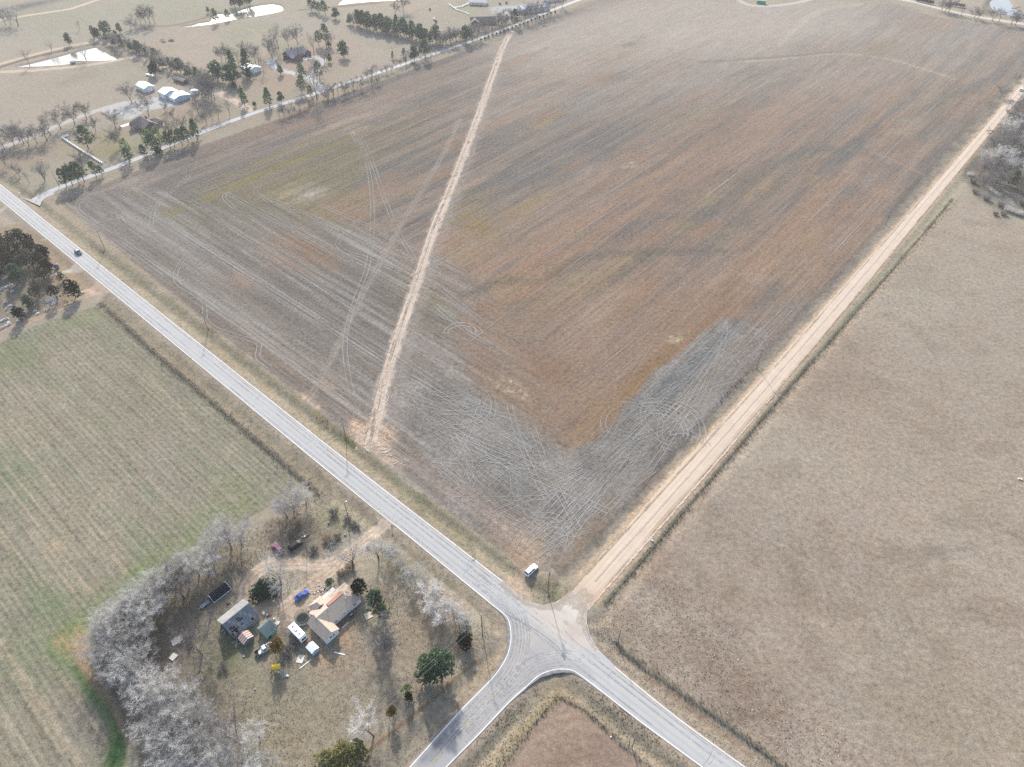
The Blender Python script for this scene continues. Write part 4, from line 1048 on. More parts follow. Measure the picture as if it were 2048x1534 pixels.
for k_ in range(26):
    i_ = rs.randint(8, len(cl_) - 8)
    if np.linalg.norm(cl_[i_] - X0) < 14: continue
    t_ = cl_[i_ + 1] - cl_[i_ - 1]; t_ /= np.linalg.norm(t_); n2 = np.array((-t_[1], t_[0]))
    a_, b_ = sorted(rs.uniform(-3.3, 3.3, 2))
    if b_ - a_ < 1.5: a_, b_ = -3.2, 3.2
    s_ = np.linspace(a_, b_, 7)
    strip("sealed_crack", cl_[i_] + s_[:, None] * n2 + np.cumsum(rs.normal(0, .14, 7))[:, None] * t_, rs.uniform(.06, .12), .0365, M_TAR, road, .5, k_)
# ---------------------------------------------------------------- ponds
mw, n_, l_ = nodes_of("pond_water")
pb = n_["Principled BSDF"]
pb.inputs["Base Color"].default_value = (.10, .11, .10, 1)
pb.inputs["Roughness"].default_value = .10
pb.inputs["IOR"].default_value = 1.333
pb.inputs["Specular IOR Level"].default_value = .5
g_ = n_.new("ShaderNodeNewGeometry").outputs["Position"]
bp = n_.new("ShaderNodeBump"); bp.inputs["Strength"].default_value = .25; bp.inputs["Distance"].default_value = .1
l_.new(noise(n_, l_, g_, .8, 3, .6), bp.inputs["Height"]); l_.new(bp.outputs[0], pb.inputs["Normal"])
M_WATER = mw
for k, p in POND.items():
    sheet("pond_water", spline(pts(p + [p[0]]), 2)[:-1], flat(-.55), M_WATER, lambda q: None, 6.0)
# ---------------------------------------------------------------- object helpers
class MB:
    """collects faces for one mesh"""
    def __init__(s):
        s.v, s.f, s.m = [], [], []
        s.mat = 0
    def add(s, vs, fs):
        o = len(s.v)
        s.v += [tuple(map(float, p)) for p in vs]
        for f in fs:
            s.f.append(tuple(o + i for i in f)); s.m.append(s.mat)
        return s
    def quad(s, a, b, c, d):
        return s.add([a, b, c, d], [(0, 1, 2, 3)])
    def box(s, x0, x1, y0, y1, z0, z1, top=None):
        """box; top = (dx, dy) draws the upper face in"""
        dx, dy = top or (0, 0)
        vs = [(x0, y0, z0), (x1, y0, z0), (x1, y1, z0), (x0, y1, z0), (x0 + dx, y0 + dy, z1), (x1 - dx, y0 + dy, z1), (x1 - dx, y1 - dy, z1), (x0 + dx, y1 - dy, z1)]
        return s.add(vs, [(3, 2, 1, 0), (4, 5, 6, 7), (0, 1, 5, 4), (1, 2, 6, 5), (2, 3, 7, 6), (3, 0, 4, 7)])
    def slab(s, poly, n, t):
        """polygon thickened by t along -n"""
        n = Vector(n).normalized()
        up = [Vector(p) for p in poly]
        dn = [p - n * t for p in up]
        k = len(up)
        s.add([tuple(p) for p in up + dn], [tuple(range(k)), tuple(range(2 * k - 1, k - 1, -1))] + [(i, k + i, k + (i + 1) % k, (i + 1) % k) for i in range(k)])
        return s
    def tube(s, p, r, sides=6, cap=True):
        p = [Vector(q) for q in p]
        r = [r] * len(p) if isinstance(r, (int, float)) else list(r)
        vs, fs = [], []
        for i, q in enumerate(p):
            t = (p[min(i + 1, len(p) - 1)] - p[max(i - 1, 0)]).normalized()
            a = t.orthogonal().normalized(); b = t.cross(a)
            for k in range(sides):
                an = 2 * math.pi * k / sides
                vs.append(tuple(q + (a * math.cos(an) + b * math.sin(an)) * r[i]))
        for i in range(len(p) - 1):
            for k in range(sides):
                fs.append((i * sides + k, i * sides + (k + 1) % sides, (i + 1) * sides + (k + 1) % sides, (i + 1) * sides + k))
        if cap:
            fs += [tuple(range(sides - 1, -1, -1)), tuple((len(p) - 1) * sides + k for k in range(sides))]
        return s.add(vs, fs)
    def disc(s, c, ax, r, h, sides=16):
        c = Vector(c); ax = Vector(ax).normalized() * h / 2
        return s.tube([c - ax, c + ax], r, sides)
    def build(s, name, mats, parent=None, smooth_shade=False, link=True):
        me = bpy.data.meshes.new(name)
        me.from_pydata(s.v, [], s.f)
        mats = mats if isinstance(mats, (list, tuple)) else [mats]
        for m in mats: me.materials.append(m)
        if len(mats) > 1: me.polygons.foreach_set("material_index", s.m)
        if smooth_shade: me.polygons.foreach_set("use_smooth", [True] * len(me.polygons))
        o = bpy.data.objects.new(name, me)
        if link: COL.objects.link(o)
        if parent: o.parent = parent
        return o
def thing(name, label, cat, xy, rot=0.0, group=None, z=None):
    o = bpy.data.objects.new(name, None)
    COL.objects.link(o)
    o.location = (xy[0], xy[1], gz1(*xy) if z is None else z)
    o.rotation_euler = (0, 0, rot)
    o.empty_display_size = .5
    return tag(o, label, cat, group)
def part(name, mb, mats, parent, smooth_shade=False):
    return mb.build(name, mats, parent, smooth_shade)
def copy_tree(src, xy, rot, scale, label, group, cat=None, z=None):
    r = src.copy(); COL.objects.link(r)
    r.location = (xy[0], xy[1], gz1(*xy) if z is None else z)
    r.rotation_euler = (0, 0, rot)
    r.scale = scale if isinstance(scale, (tuple, list)) else (scale,) * 3
    for ch in src.children:
        c = ch.copy(); COL.objects.link(c); c.parent = r
        for g in ch.children:
            d = g.copy(); COL.objects.link(d); d.parent = c
    tag(r, label, cat, group)
    return r
ORD = "first second third fourth fifth sixth seventh eighth ninth tenth eleventh twelfth thirteenth fourteenth fifteenth sixteenth seventeenth eighteenth nineteenth twentieth".split()
TENS = {2: "twenty", 3: "thirty", 4: "forty", 5: "fifty"}
def nth(i):
    if i < 20: return ORD[i]
    t, u = divmod(i + 1, 10)
    return (TENS[t][:-1] + "ieth") if u == 0 else TENS[t] + "-" + ORD[u - 1]

# ---------------------------------------------------------------- plants
def leaf_material(name, rgb, rgb2, trans=0.25, sc=.6, alb=.85):
    m, n, l = nodes_of(name)
    pb = n["Principled BSDF"]
    geo = n.new("ShaderNodeNewGeometry")
    oi = n.new("ShaderNodeObjectInfo")
    a = noise(n, l, geo.outputs["Position"], sc, 4, .7)
    mix = n.new("ShaderNodeMix"); mix.data_type = 'RGBA'
    f = mth(n, l, 'ADD', mth(n, l, 'MULTIPLY', mth(n, l, 'SUBTRACT', a, .5), 2.2), mth(n, l, 'MULTIPLY_ADD', oi.outputs["Random"], .8, .1))
    l.new(mth(n, l, 'MINIMUM', mth(n, l, 'MAXIMUM', f, 0.0), 1.0), mix.inputs["Factor"])
    mix.inputs["A"].default_value = (*(lin(rgb) * alb), 1); mix.inputs["B"].default_value = (*(lin(rgb2) * alb), 1)
    l.new(mix.outputs["Result"], pb.inputs["Base Color"])
    pb.inputs["Roughness"].default_value = .85
    pb.inputs["Specular IOR Level"].default_value = .12
    if trans:
        tr = n.new("ShaderNodeBsdfTranslucent"); l.new(mix.outputs["Result"], tr.inputs["Color"])
        ms = n.new("ShaderNodeMixShader"); ms.inputs[0].default_value = trans
        l.new(pb.outputs[0], ms.inputs[1]); l.new(tr.outputs[0], ms.inputs[2])
        l.new(ms.outputs[0], n["Material Output"].inputs["Surface"])
    return m
M_TWIG = leaf_material("grey_twigs", (158, 156, 152), (222, 220, 215), .35)
M_TWIG2 = leaf_material("brown_grey_twigs", (106, 102, 101), (148, 142, 139), .2)
M_TWIGW = leaf_material("whitish_twigs", (208, 204, 199), (240, 237, 232), .35)
M_BARK = plain("grey_bark", (120, 110, 106), .95, .3, 3.0, spec=.05)
M_BARK2 = plain("dark_bark", (84, 74, 70), .95, .3, 3.0, spec=.05)
M_PINE = leaf_material("pine_needles", (74, 98, 74), (124, 142, 104), .18)
M_PINE2 = leaf_material("olive_needles", (100, 104, 60), (152, 144, 88), .15)
M_LIGHT = leaf_material("fresh_green_leaves", (104, 128, 76), (150, 166, 104), .3)
M_CEDAR = leaf_material("cedar_sprays", (62, 60, 48), (126, 117, 92), .12)
M_CEDARD = leaf_material("dark_cedar_sprays", (32, 38, 28), (58, 60, 38), .05)
M_PINED = leaf_material('dark_juniper', (28, 48, 38), (56, 82, 60), .05)
M_GOLD = leaf_material("winter_gold_sprays", (96, 82, 40), (146, 120, 58), .15)
M_DEAD = leaf_material("dead_weeds", (128, 114, 98), (172, 156, 132), .2, 1.2)
M_DEAD2 = leaf_material("dark_weeds", (84, 84, 68), (122, 116, 92), .2, 1.2)

class Tri:
    def __init__(s): s.v, s.f = [], []
    def blade(s, p, d, L, w, rg):
        d = d.normalized()
        a = d.orthogonal(); a.rotate(Matrix.Rotation(rg.uniform(0, 6.283), 3, d)); a = a.normalized() * (w / 2)
        o = len(s.v)
        s.v += [tuple(p - a), tuple(p + a), tuple(p + d * L)]
        s.f.append((o, o + 1, o + 2))
    def tube3(s, pp, rr, k=3):
        o = len(s.v)
        n = len(pp)
        for i in range(n):
            t = (pp[min(i + 1, n - 1)] - pp[max(0, i - 1)]).normalized()
            a = t.orthogonal().normalized(); b = t.cross(a)
            for j in range(k):
                an = 6.2832 * j / k
                s.v.append(tuple(pp[i] + (a * math.cos(an) + b * math.sin(an)) * rr[i]))
        for i in range(n - 1):
            for j in range(k):
                q0, q1 = o + i * k + j, o + i * k + (j + 1) % k
                s.f += [(q0, q1, q1 + k), (q0, q1 + k, q0 + k)]
    def mesh(s, name, mat):
        me = bpy.data.meshes.new(name)
        V = np.array(s.v, np.float32); F = np.array(s.f, np.int32)
        me.vertices.add(len(V)); me.vertices.foreach_set("co", V.ravel())
        me.loops.add(F.size); me.loops.foreach_set("vertex_index", F.ravel())
        me.polygons.add(len(F)); me.polygons.foreach_set("loop_start", np.arange(0, F.size, 3, dtype=np.int32))
        me.update(calc_edges=True)
        me.materials.append(mat)
        return me
def wander(rg, d, k):
    return (d + Vector((rg.gauss(0, k), rg.gauss(0, k), rg.gauss(0, k * .6)))).normalized()
def make_bare(seed, H=10.0, spread=.62, twig=M_TWIG, bark=M_BARK, limbs=5, dens=1.0, lean=(0, 0), trunk=.16, low=False, tw=.045, rtrunk=.022):
    """leafless tree: trunk and limbs, then branches ending in sprays of twigs"""
    rg = random.Random(seed)
    T, C = Tri(), Tri()
    def limb(p, d, L, r, lev, out):
        n = 4 if lev < 2 else 3
        pp, rr = [p], [r]
        q, dd = p.copy(), d.copy()
        for i in range(n):
            dd = wander(rg, dd, .16 if lev else .06)
            dd = (dd + Vector((0, 0, .10 if lev < 3 else .02))).normalized()
            q = q + dd * (L / n)
            pp.append(q.copy()); rr.append(r * (1 - .55 * (i + 1) / n))
        out.tube3(pp, rr, 6 if lev == 0 else (4 if lev == 1 else 3))
        return pp, rr
    base = Vector((0, 0, -.1))
    p0, r0 = limb(base, Vector((lean[0], lean[1], 1)).normalized(), H * trunk, H * rtrunk, 0, T)
    tips = []
    for i in range(limbs):
        a = 6.283 * (i + rg.uniform(-.3, .3)) / limbs
        el = rg.uniform(.35, 1.0) * spread
        d = Vector((math.cos(a) * math.sin(el) + lean[0], math.sin(a) * math.sin(el) + lean[1], math.cos(el)))
        p1, r1 = limb(p0[-1 - (i % 2)], d.normalized(), H * rg.uniform(.34, .46), r0[-1] * .72, 1, T)
        for j in range(5):
            k = min(len(p1) - 1, 1 + j) if j < 4 else len(p1) - 1
            d2 = wander(rg, (p1[-1] - p1[0]).normalized(), .55)
            p2, r2 = limb(p1[k], d2, H * rg.uniform(.20, .30), r1[k] * .6, 2, C)
            for m in range(4):
                k2 = min(len(p2) - 1, 1 + m)
                d3 = wander(rg, (p2[-1] - p2[0]).normalized(), .6)
                p3, r3 = limb(p2[k2], d3, H * rg.uniform(.10, .17), max(.018, r2[k2] * .55), 3, C)
                tips.append((p3, (p3[-1] - p3[0]).normalized()))
    for p3, d3 in tips:
        for t in range(int(14 * dens)):
            b = p3[rg.randint(1, len(p3) - 1)]
            d = wander(rg, d3, .75)
            L = H * rg.uniform(.045, .095)
            C.blade(b, d, L, tw * rg.uniform(.7, 1.3), rg)
            e = b + d * L * .5
            for q in range(2):
                C.blade(e, wander(rg, d, .6), L * .75, tw * .8, rg)
    return T.mesh("trunk", bark), C.mesh("crown", twig)
def make_shrub(seed, H=3.0, W=3.0, twig=M_TWIG2, n=420, tw=.05):
    rg = random.Random(seed)
    C = Tri()
    for i in range(n // 10):
        a = rg.uniform(0, 6.283); rr = rg.uniform(0, W * .22)
        p = Vector((math.cos(a) * rr, math.sin(a) * rr, 0))
        d = Vector((math.cos(a) * W / 2, math.sin(a) * W / 2, H * rg.uniform(.6, 1.1))).normalized()
        L = H * rg.uniform(.5, .95)
        mid = p + wander(rg, d, .2) * L * .6
        C.tube3([p, mid, mid + wander(rg, d, .3) * L * .4], [.03, .02, .012], 3)
        for k in range(14):
            t = rg.random(); b = p.lerp(mid, t) if rg.random() < .4 else mid
            C.blade(b, wander(rg, d, .7), H * rg.uniform(.2, .42), tw * rg.uniform(.7, 1.3), rg)
    return C.mesh("twigs", twig)
def tuft(C, p, d, L, w, k, rg):
    for i in range(k):
        C.blade(p, wander(rg, d, .8), L * rg.uniform(.6, 1.2), w, rg)
def make_pine(seed, H=9.0, W=5.0, mat=M_PINE, clear=.28, bark=M_BARK2, n=150, shape=.8):
    """pine: bare lower trunk, uneven tiers of needle clumps with gaps"""
    rg = random.Random(seed)
    T, C = Tri(), Tri()
    pp = [Vector((0, 0, -.1))]; d = Vector((rg.gauss(0, .04), rg.gauss(0, .04), 1))
    for i in range(5):
        pp.append(pp[-1] + wander(rg, d, .05) * H * .19)
    T.tube3(pp, [H * .02 * (1 - .16 * i) for i in range(6)], 5)
    for i in range(n):
        t = rg.random() ** .85
        z = H * (clear + (1 - clear) * t)
        R_ = W / 2 * ((1 - t) ** shape * .92 + .1) * min(1, .55 + 3 * t)
        a = rg.uniform(0, 6.283); rr = R_ * math.sqrt(rg.uniform(.15, 1.0)) * rg.uniform(.8, 1.12)
        lob = 1 + .22 * math.sin(3 * a + seed) + .12 * math.sin(7 * t * 3 + a)
        k = int(max(0, min(4, z / (H * .19))))
        ax = pp[k].lerp(pp[k + 1], max(0, min(1, z / (H * .19) - k)))
        q = Vector((ax.x + math.cos(a) * rr * lob, ax.y + math.sin(a) * rr * lob, z + rg.gauss(0, .15)))
        if i % 5 == 0:
            T.tube3([Vector((ax.x, ax.y, z - .25 * rr)), q], [.05, .02], 3)
        out = Vector((math.cos(a), math.sin(a), .45))
        tuft(C, q, out, H * .085, H * .028, 17, rg)
    return T.mesh("trunk", bark), C.mesh("crown", mat)
def make_cedar(seed, H=7.0, W=5.0, mat=M_CEDAR, lobes=9, n=210, flat_=False, stem=.12, tl=.075, tw=.034):
    """juniper: dense, lumpy crown of short sprays"""
    rg = random.Random(seed)
    T, C = Tri(), Tri()
    T.tube3([Vector((0, 0, -.1)), Vector((.05, 0, H * .3)), Vector((0, .06, H * .62))], [H * .022, H * .018, H * .008], 5)
    for b in range(lobes):
        a = 6.283 * b / lobes + rg.uniform(-.3, .3)
        t = rg.uniform(.0, .85)
        cz = H * (stem + .18 + (1 - stem - .28) * t)
        rr = W / 2 * (1 - t) ** .6 * rg.uniform(.35, .62)
        c = Vector((math.cos(a) * rr, math.sin(a) * rr, cz))
        R_ = W * rg.uniform(.20, .30) * (1.1 - .35 * t)
        T.tube3([Vector((0, 0, cz * .55)), c], [.07, .02], 3)
        for i in range(n // lobes):
            u = rg.uniform(-.75, 1); th = rg.uniform(0, 6.283)
            s_ = math.sqrt(max(0, 1 - u * u))
            d = Vector((math.cos(th) * s_, math.sin(th) * s_, u * (.6 if flat_ else 1.0)))
            q = c + d * R_ * rg.uniform(.6, 1.08)
            if q.z < .15: q.z = .15
            tuft(C, q, (d + Vector((0, 0, .35))), H * tl, H * tw, 13, rg)
    return T.mesh("trunk", M_BARK2), C.mesh("crown", mat)

PROTO = {}
def proto(key, tm, cm):
    e = bpy.data.objects.new("tree", None)
    PROTO[key] = (tm, cm)
for i in range(5):
    proto("elm%d" % i, *make_bare(40 + i, 10, .78, M_TWIG, M_BARK, 5 + i % 2, [.95, 1.2, 1.05, 1.3, .85][i], tw=.044))
for i in range(3):
    proto("dark%d" % i, *make_bare(60 + i, 10, .55, M_TWIG2, M_BARK2, 5, 1.35, trunk=.2, tw=.05))
proto("vase", *make_bare(71, 10, .38, M_TWIG2, M_BARK2, 7, .8, trunk=.10))
proto("tall", *make_bare(72, 10, .42, M_TWIG2, M_BARK2, 4, .55, trunk=.34))
proto("open", *make_bare(74, 10, .95, M_TWIG, M_BARK2, 5, .65, trunk=.22, rtrunk=.03, tw=.042))
proto("white", *make_bare(77, 10, .85, M_TWIGW, M_BARK, 6, 1.2, trunk=.2, tw=.05))
proto("lean", *make_bare(75, 10, .8, M_TWIGW, M_BARK, 5, 1.1, lean=(-.45, .1), trunk=.36, rtrunk=.028, tw=.05))
for i in range(4):
    proto("pine%d" % i, *make_pine(80 + i, 9, 5.6, M_PINE, .26, n=150, shape=.55))
proto("slim", *make_pine(85, 9, 3.8, M_PINE, .16, n=130, shape=.9))
proto("olive", *make_pine(86, 9, 6.4, M_PINE2, .14, n=190, shape=.6))
proto("fresh", *make_pine(87, 9, 6.0, M_LIGHT, .22, n=110, shape=.5))
for i in range(3):
    proto("cedar%d" % i, *make_cedar(90 + i, 7, 6.4, M_CEDAR, 9, 260))
proto("dcedar", *make_cedar(95, 7, 5.2, M_CEDARD, 10, 330, stem=.02))
proto("gcedar", *make_cedar(96, 7, 4.6, M_PINE, 10, 300, stem=.02))
proto("mound", *make_cedar(97, 4, 9.4, M_PINED, 18, 620, True, stem=-.1, tl=.15, tw=.075))
proto("gold", *make_cedar(98, 7, 5.6, M_GOLD, 9, 240, stem=.05))
SHRUB = [make_shrub(110 + i, 3, 3.6, [M_TWIG2, M_TWIG, M_DEAD][i % 3], 700) for i in range(6)]
tree_rg = random.Random(5)
def tree(key, px, py, H, label, group, name="bare_tree", cat="tree", wide=1.0, rot=None):
    h0 = {"pine": 9, "slim": 9, "oliv": 9, "fres": 9, "ceda": 7, "dced": 7, "gced": 7, "moun": 4, "gold": 7}.get(key[:4], 10)
    xy = at(px, py)
    t = thing(name, label, cat, xy, tree_rg.uniform(0, 6.283) if rot is None else rot, group)
    H = H * (1.22 if xy[1] < 180 else 1.45)
    s = H / h0
    t.scale = (s * wide, s * wide, s)
    for nm, me in (("trunk", PROTO[key][0]), ("crown", PROTO[key][1])):
        o = bpy.data.objects.new(nm, me); COL.objects.link(o); o.parent = t
    return t
def shrub(k, px, py, s, label, group, name="bare_shrub", cat="shrub", flat_=1.0):
    xy = at(px, py)
    o = bpy.data.objects.new(name, SHRUB[k]); COL.objects.link(o)
    o.location = (xy[0], xy[1], gz1(*xy) - .05); o.rotation_euler = (0, 0, tree_rg.uniform(0, 6.283)); o.scale = (s, s, s * flat_)
    return tag(o, label, cat, group)
# ---------------------------------------------------------------- trees of the near farmyard
G = "windbreak trees round the farmyard"
def row(items, fmt, group, keys, name="bare_tree", cat="tree", wide=1.0):
    for i, it in enumerate(items):
        px, py, H = it[:3]
        key = it[3] if len(it) > 3 else keys[i % len(keys)]
        tree(key, px, py, H, fmt.format(nth(i)), group, name, cat, wide * tree_rg.uniform(.92, 1.1))
ELM = ["elm0", "elm1", "elm2", "elm3", "elm4"]
row([(612, 1008, 7.5), (588, 1020, 9.5), (574, 1034, 8.5), (484, 1088, 11), (462, 1096, 11), (432, 1112, 10), (418, 1140, 9)],
    "pale bare tree, {} from the paved road along the north-west windbreak", G, ELM, wide=1.15)
row([(398, 1150, 9.5), (380, 1160, 10), (368, 1196, 11, "dark1"), (352, 1176, 10), (336, 1192, 10), (316, 1196, 10), (322, 1226, 10), (296, 1214, 10.5), (290, 1242, 10), (268, 1232, 10.5), (250, 1250, 10), (262, 1272, 10), (232, 1262, 9.5), (290, 1276, 9.5), (240, 1290, 10)],
    "grey bare tree, {} west of the round-roofed shelter in the windbreak", G, ELM, wide=1.15)
row([(212, 1292, 9), (222, 1318, 9.5), (250, 1322, 10), (240, 1348, 9.5), (272, 1344, 9), (266, 1372, 9.5), (300, 1378, 9), (296, 1330, 8)],
    "grey bare tree, {} round the western bend of the windbreak", G, ELM, wide=1.15)
row([(318, 1402, 10), (346, 1392, 10.5), (338, 1424, 10), (372, 1416, 10.5), (362, 1446, 10.5), (398, 1440, 10.5), (332, 1462, 10), (380, 1474, 11), (414, 1470, 11), (352, 1496, 10.5), (396, 1504, 11), (436, 1500, 11), (372, 1530, 10.5), (416, 1534, 11), (458, 1528, 11), (340, 1524, 9.5), (502, 1534, 10), (470, 1560, 10), (420, 1570, 10)],
    "pale bare tree, {} from the bend down the south-west windbreak", G, ELM, wide=1.12)
tree("tall", 486, 1500, 15, "tall bare tree with a dark trunk above the south-west windbreak", G)
tree("open", 520, 1478, 9, "thin pale bare tree at the yard edge of the south-west windbreak", G)
tree("open", 545, 1536, 7.5, "small pale bare tree at the bottom end of the windbreak", G)
tree("dark0", 404, 1310, 11, "lone spreading bare tree beside a pale roof sheet in the yard", None, wide=1.1)
tree("open", 562, 1168, 11, "big twisted bare tree standing in the dirt loop of the drive", None, wide=1.1, rot=2.2)
tree("open", 706, 1132, 11.5, "large forked bare tree beside the farm drive entrance", None, rot=.5)
tree("open", 757, 1116, 9, "crooked bare tree at the roadside fence by the farm drive entrance", None, rot=3.3)
tree("dark2", 770, 1292, 10, "round dark grey bare tree on the grass east of the farmhouse", None, wide=1.15)
tree("lean", 748, 1472, 9, "white-twigged bare tree leaning left beside the side road", None, wide=.95, rot=.0)
row([(776, 1112, 4.5), (792, 1124, 5), (806, 1136, 4.5), (830, 1160, 6), (848, 1176, 5.5), (866, 1196, 6.5, 'white'), (888, 1220, 7, 'white'), (868, 1234, 6.5, 'white'), (908, 1234, 6.5, 'white'), (918, 1248, 6)],
    "small bare tree, {} from the drive along the yard's roadside fence", "bare trees along the roadside fence", ELM, wide=1.25)
for i, (px, py, s, k) in enumerate([(668, 1030, 1.0, 0), (696, 1042, .8, 3), (706, 1050, .7, 0), (714, 1056, .7, 3), (655, 1080, .9, 2), (676, 1076, .8, 0), (664, 1086, .8, 1), (596, 1050, .8, 2), (582, 1074, .6, 5), (628, 1104, .9, 0), (700, 1138, 1.0, 5), (684, 1150, .9, 2), (590, 1290, .8, 3), (574, 1306, 1.0, 0), (782, 1100, .8, 4), (820, 1148, .7, 4), (446, 1336, .8, 0), (930, 1248, .9, 1)]):
    where = ["in the grass by the service pole", "by the roadside fence, nearest the service pole", "in the middle of three by the roadside fence", "by the roadside fence, nearest the farm drive", "in the left of the rock bed beside the drive", "on the right of the rock bed beside the drive", "in front of the rock bed beside the drive",
             "in the shade of the north-west windbreak", "beside the raised beds behind the maroon car", "under the yard lamp pole", "on the drive's edge above the farmhouse", "behind the farmhouse by the drive", "right of the gold-tinged cedar", "behind the gold-tinged cedar", "near the drive at the head of the roadside fence", "below the roadside fence tree line", "on the green patch south of the grey barn", "at the end of the roadside fence trees"][i]
    shrub(k, px, py, s, "leafless shrub " + where, None)
tree("dcedar", 721, 1186, 6.2, "round almost black cedar at the corner of the farmhouse", None, "cedar_tree", wide=1.0)
tree("dcedar", 706, 1204, 2.4, "low dark bush against the east wall of the farmhouse", None, "cedar_bush", "shrub")
tree("pine0", 757, 1222, 9.0, "green pine east of the farmhouse", None, "pine_tree", wide=.9)
tree("pine2", 770, 1240, 6.8, "smaller green pine in front of the pine east of the farmhouse", None, "pine_tree", wide=.85)
tree("gcedar", 858, 1352, 9.0, "tall green evergreen, left of the pair near the side road", None, "evergreen_tree", wide=1.05)
tree("gcedar", 882, 1346, 9.8, "tall green evergreen, right of the pair near the side road", None, "evergreen_tree", wide=1.15)
tree("gcedar", 858, 1362, 3.6, "low green evergreen at the foot of the pair near the side road", None, "evergreen_tree")
tree("dcedar", 930, 1288, 4.6, "dark spreading cedar below the corner power pole", None, "cedar_tree", wide=1.3)
tree("dcedar", 818, 1398, 3.0, "small dark cedar on the yard's southern edge", None, "cedar_tree")
tree("fresh", 816, 1388, 4.2, "sparse pale green sapling behind the small dark cedar", None, "sapling")
tree("gold", 786, 1432, 4.0, "small rusty gold cedar on the yard's southern edge", None, "cedar_tree")
tree("olive", 664, 1544, 8.5, "large olive pine, leftmost of the clump at the bottom of the yard", None, "pine_tree", wide=1.15)
tree("olive", 700, 1532, 9.5, "large olive pine, tallest of the clump at the bottom of the yard", None, "pine_tree", wide=1.1)
tree("olive", 722, 1512, 7.0, "brownish olive pine, rightmost of the clump at the bottom of the yard", None, "pine_tree", wide=1.0)
tree("gold", 560, 1306, 6.0, "gold-tinged cedar beside the old pickup", None, "cedar_tree", wide=1.0)
tree("gold", 430, 1432, 3.2, "small olive cedar beside the south-west windbreak", None, "cedar_tree")
tree("gold", 454, 1464, 3.0, "small gold cedar tucked into the south-west windbreak", None, "cedar_tree")
tree("mound", 529, 1186, 3.1, "wide dark green juniper mound inside the dirt loop", None, "juniper_mound", "shrub", wide=1.05)
tree("gcedar", 660, 1168, 2.4, "blue green juniper by the rock garden behind the house", None, "juniper", "shrub", wide=1.5)

# ---------------------------------------------------------------- cemetery cedars
CEMT = [(8, 498, 6.5), (30, 494, 6.5), (48, 492, 7), (62, 498, 6.5), (16, 518, 6.5), (42, 514, 7), (70, 514, 7), (92, 520, 6.5), (24, 540, 7), (58, 536, 7.5), (88, 540, 7), (102, 548, 6), (40, 566, 8, "gcedar"), (90, 562, 6.5), (-8, 530, 7), (2, 560, 6)]
row(CEMT, "dense dark cedar, {} in the cemetery grove counted from its far side", "cedars in the cemetery grove", ["cedar0", "cedar1", "cedar2", "dcedar"], "cedar_tree", wide=1.0)
for px, py, H, k, lab in [(126, 562, 3.6, "cedar0", "small grey brown cedar by the cemetery drive"), (152, 594, 7.2, "dcedar", "dark broad cedar on the cemetery's corner nearest the paved road"), (80, 592, 6.0, "cedar1", "brownish cedar in the cemetery, behind the blue benches"), (116, 600, 5.6, "cedar2", "grey brown cedar beside the cemetery lane, left of the corner cedar"),
                          (62, 616, 5.4, "gcedar", "olive cedar among the cemetery headstones"), (44, 640, 5.6, "dcedar", "dark cedar at the cemetery lane, nearest the wheat field"), (-4, 604, 4.5, "cedar1", "reddish cedar at the left edge of the cemetery")]:
    tree(k, px, py, H, lab, None, "cedar_tree")

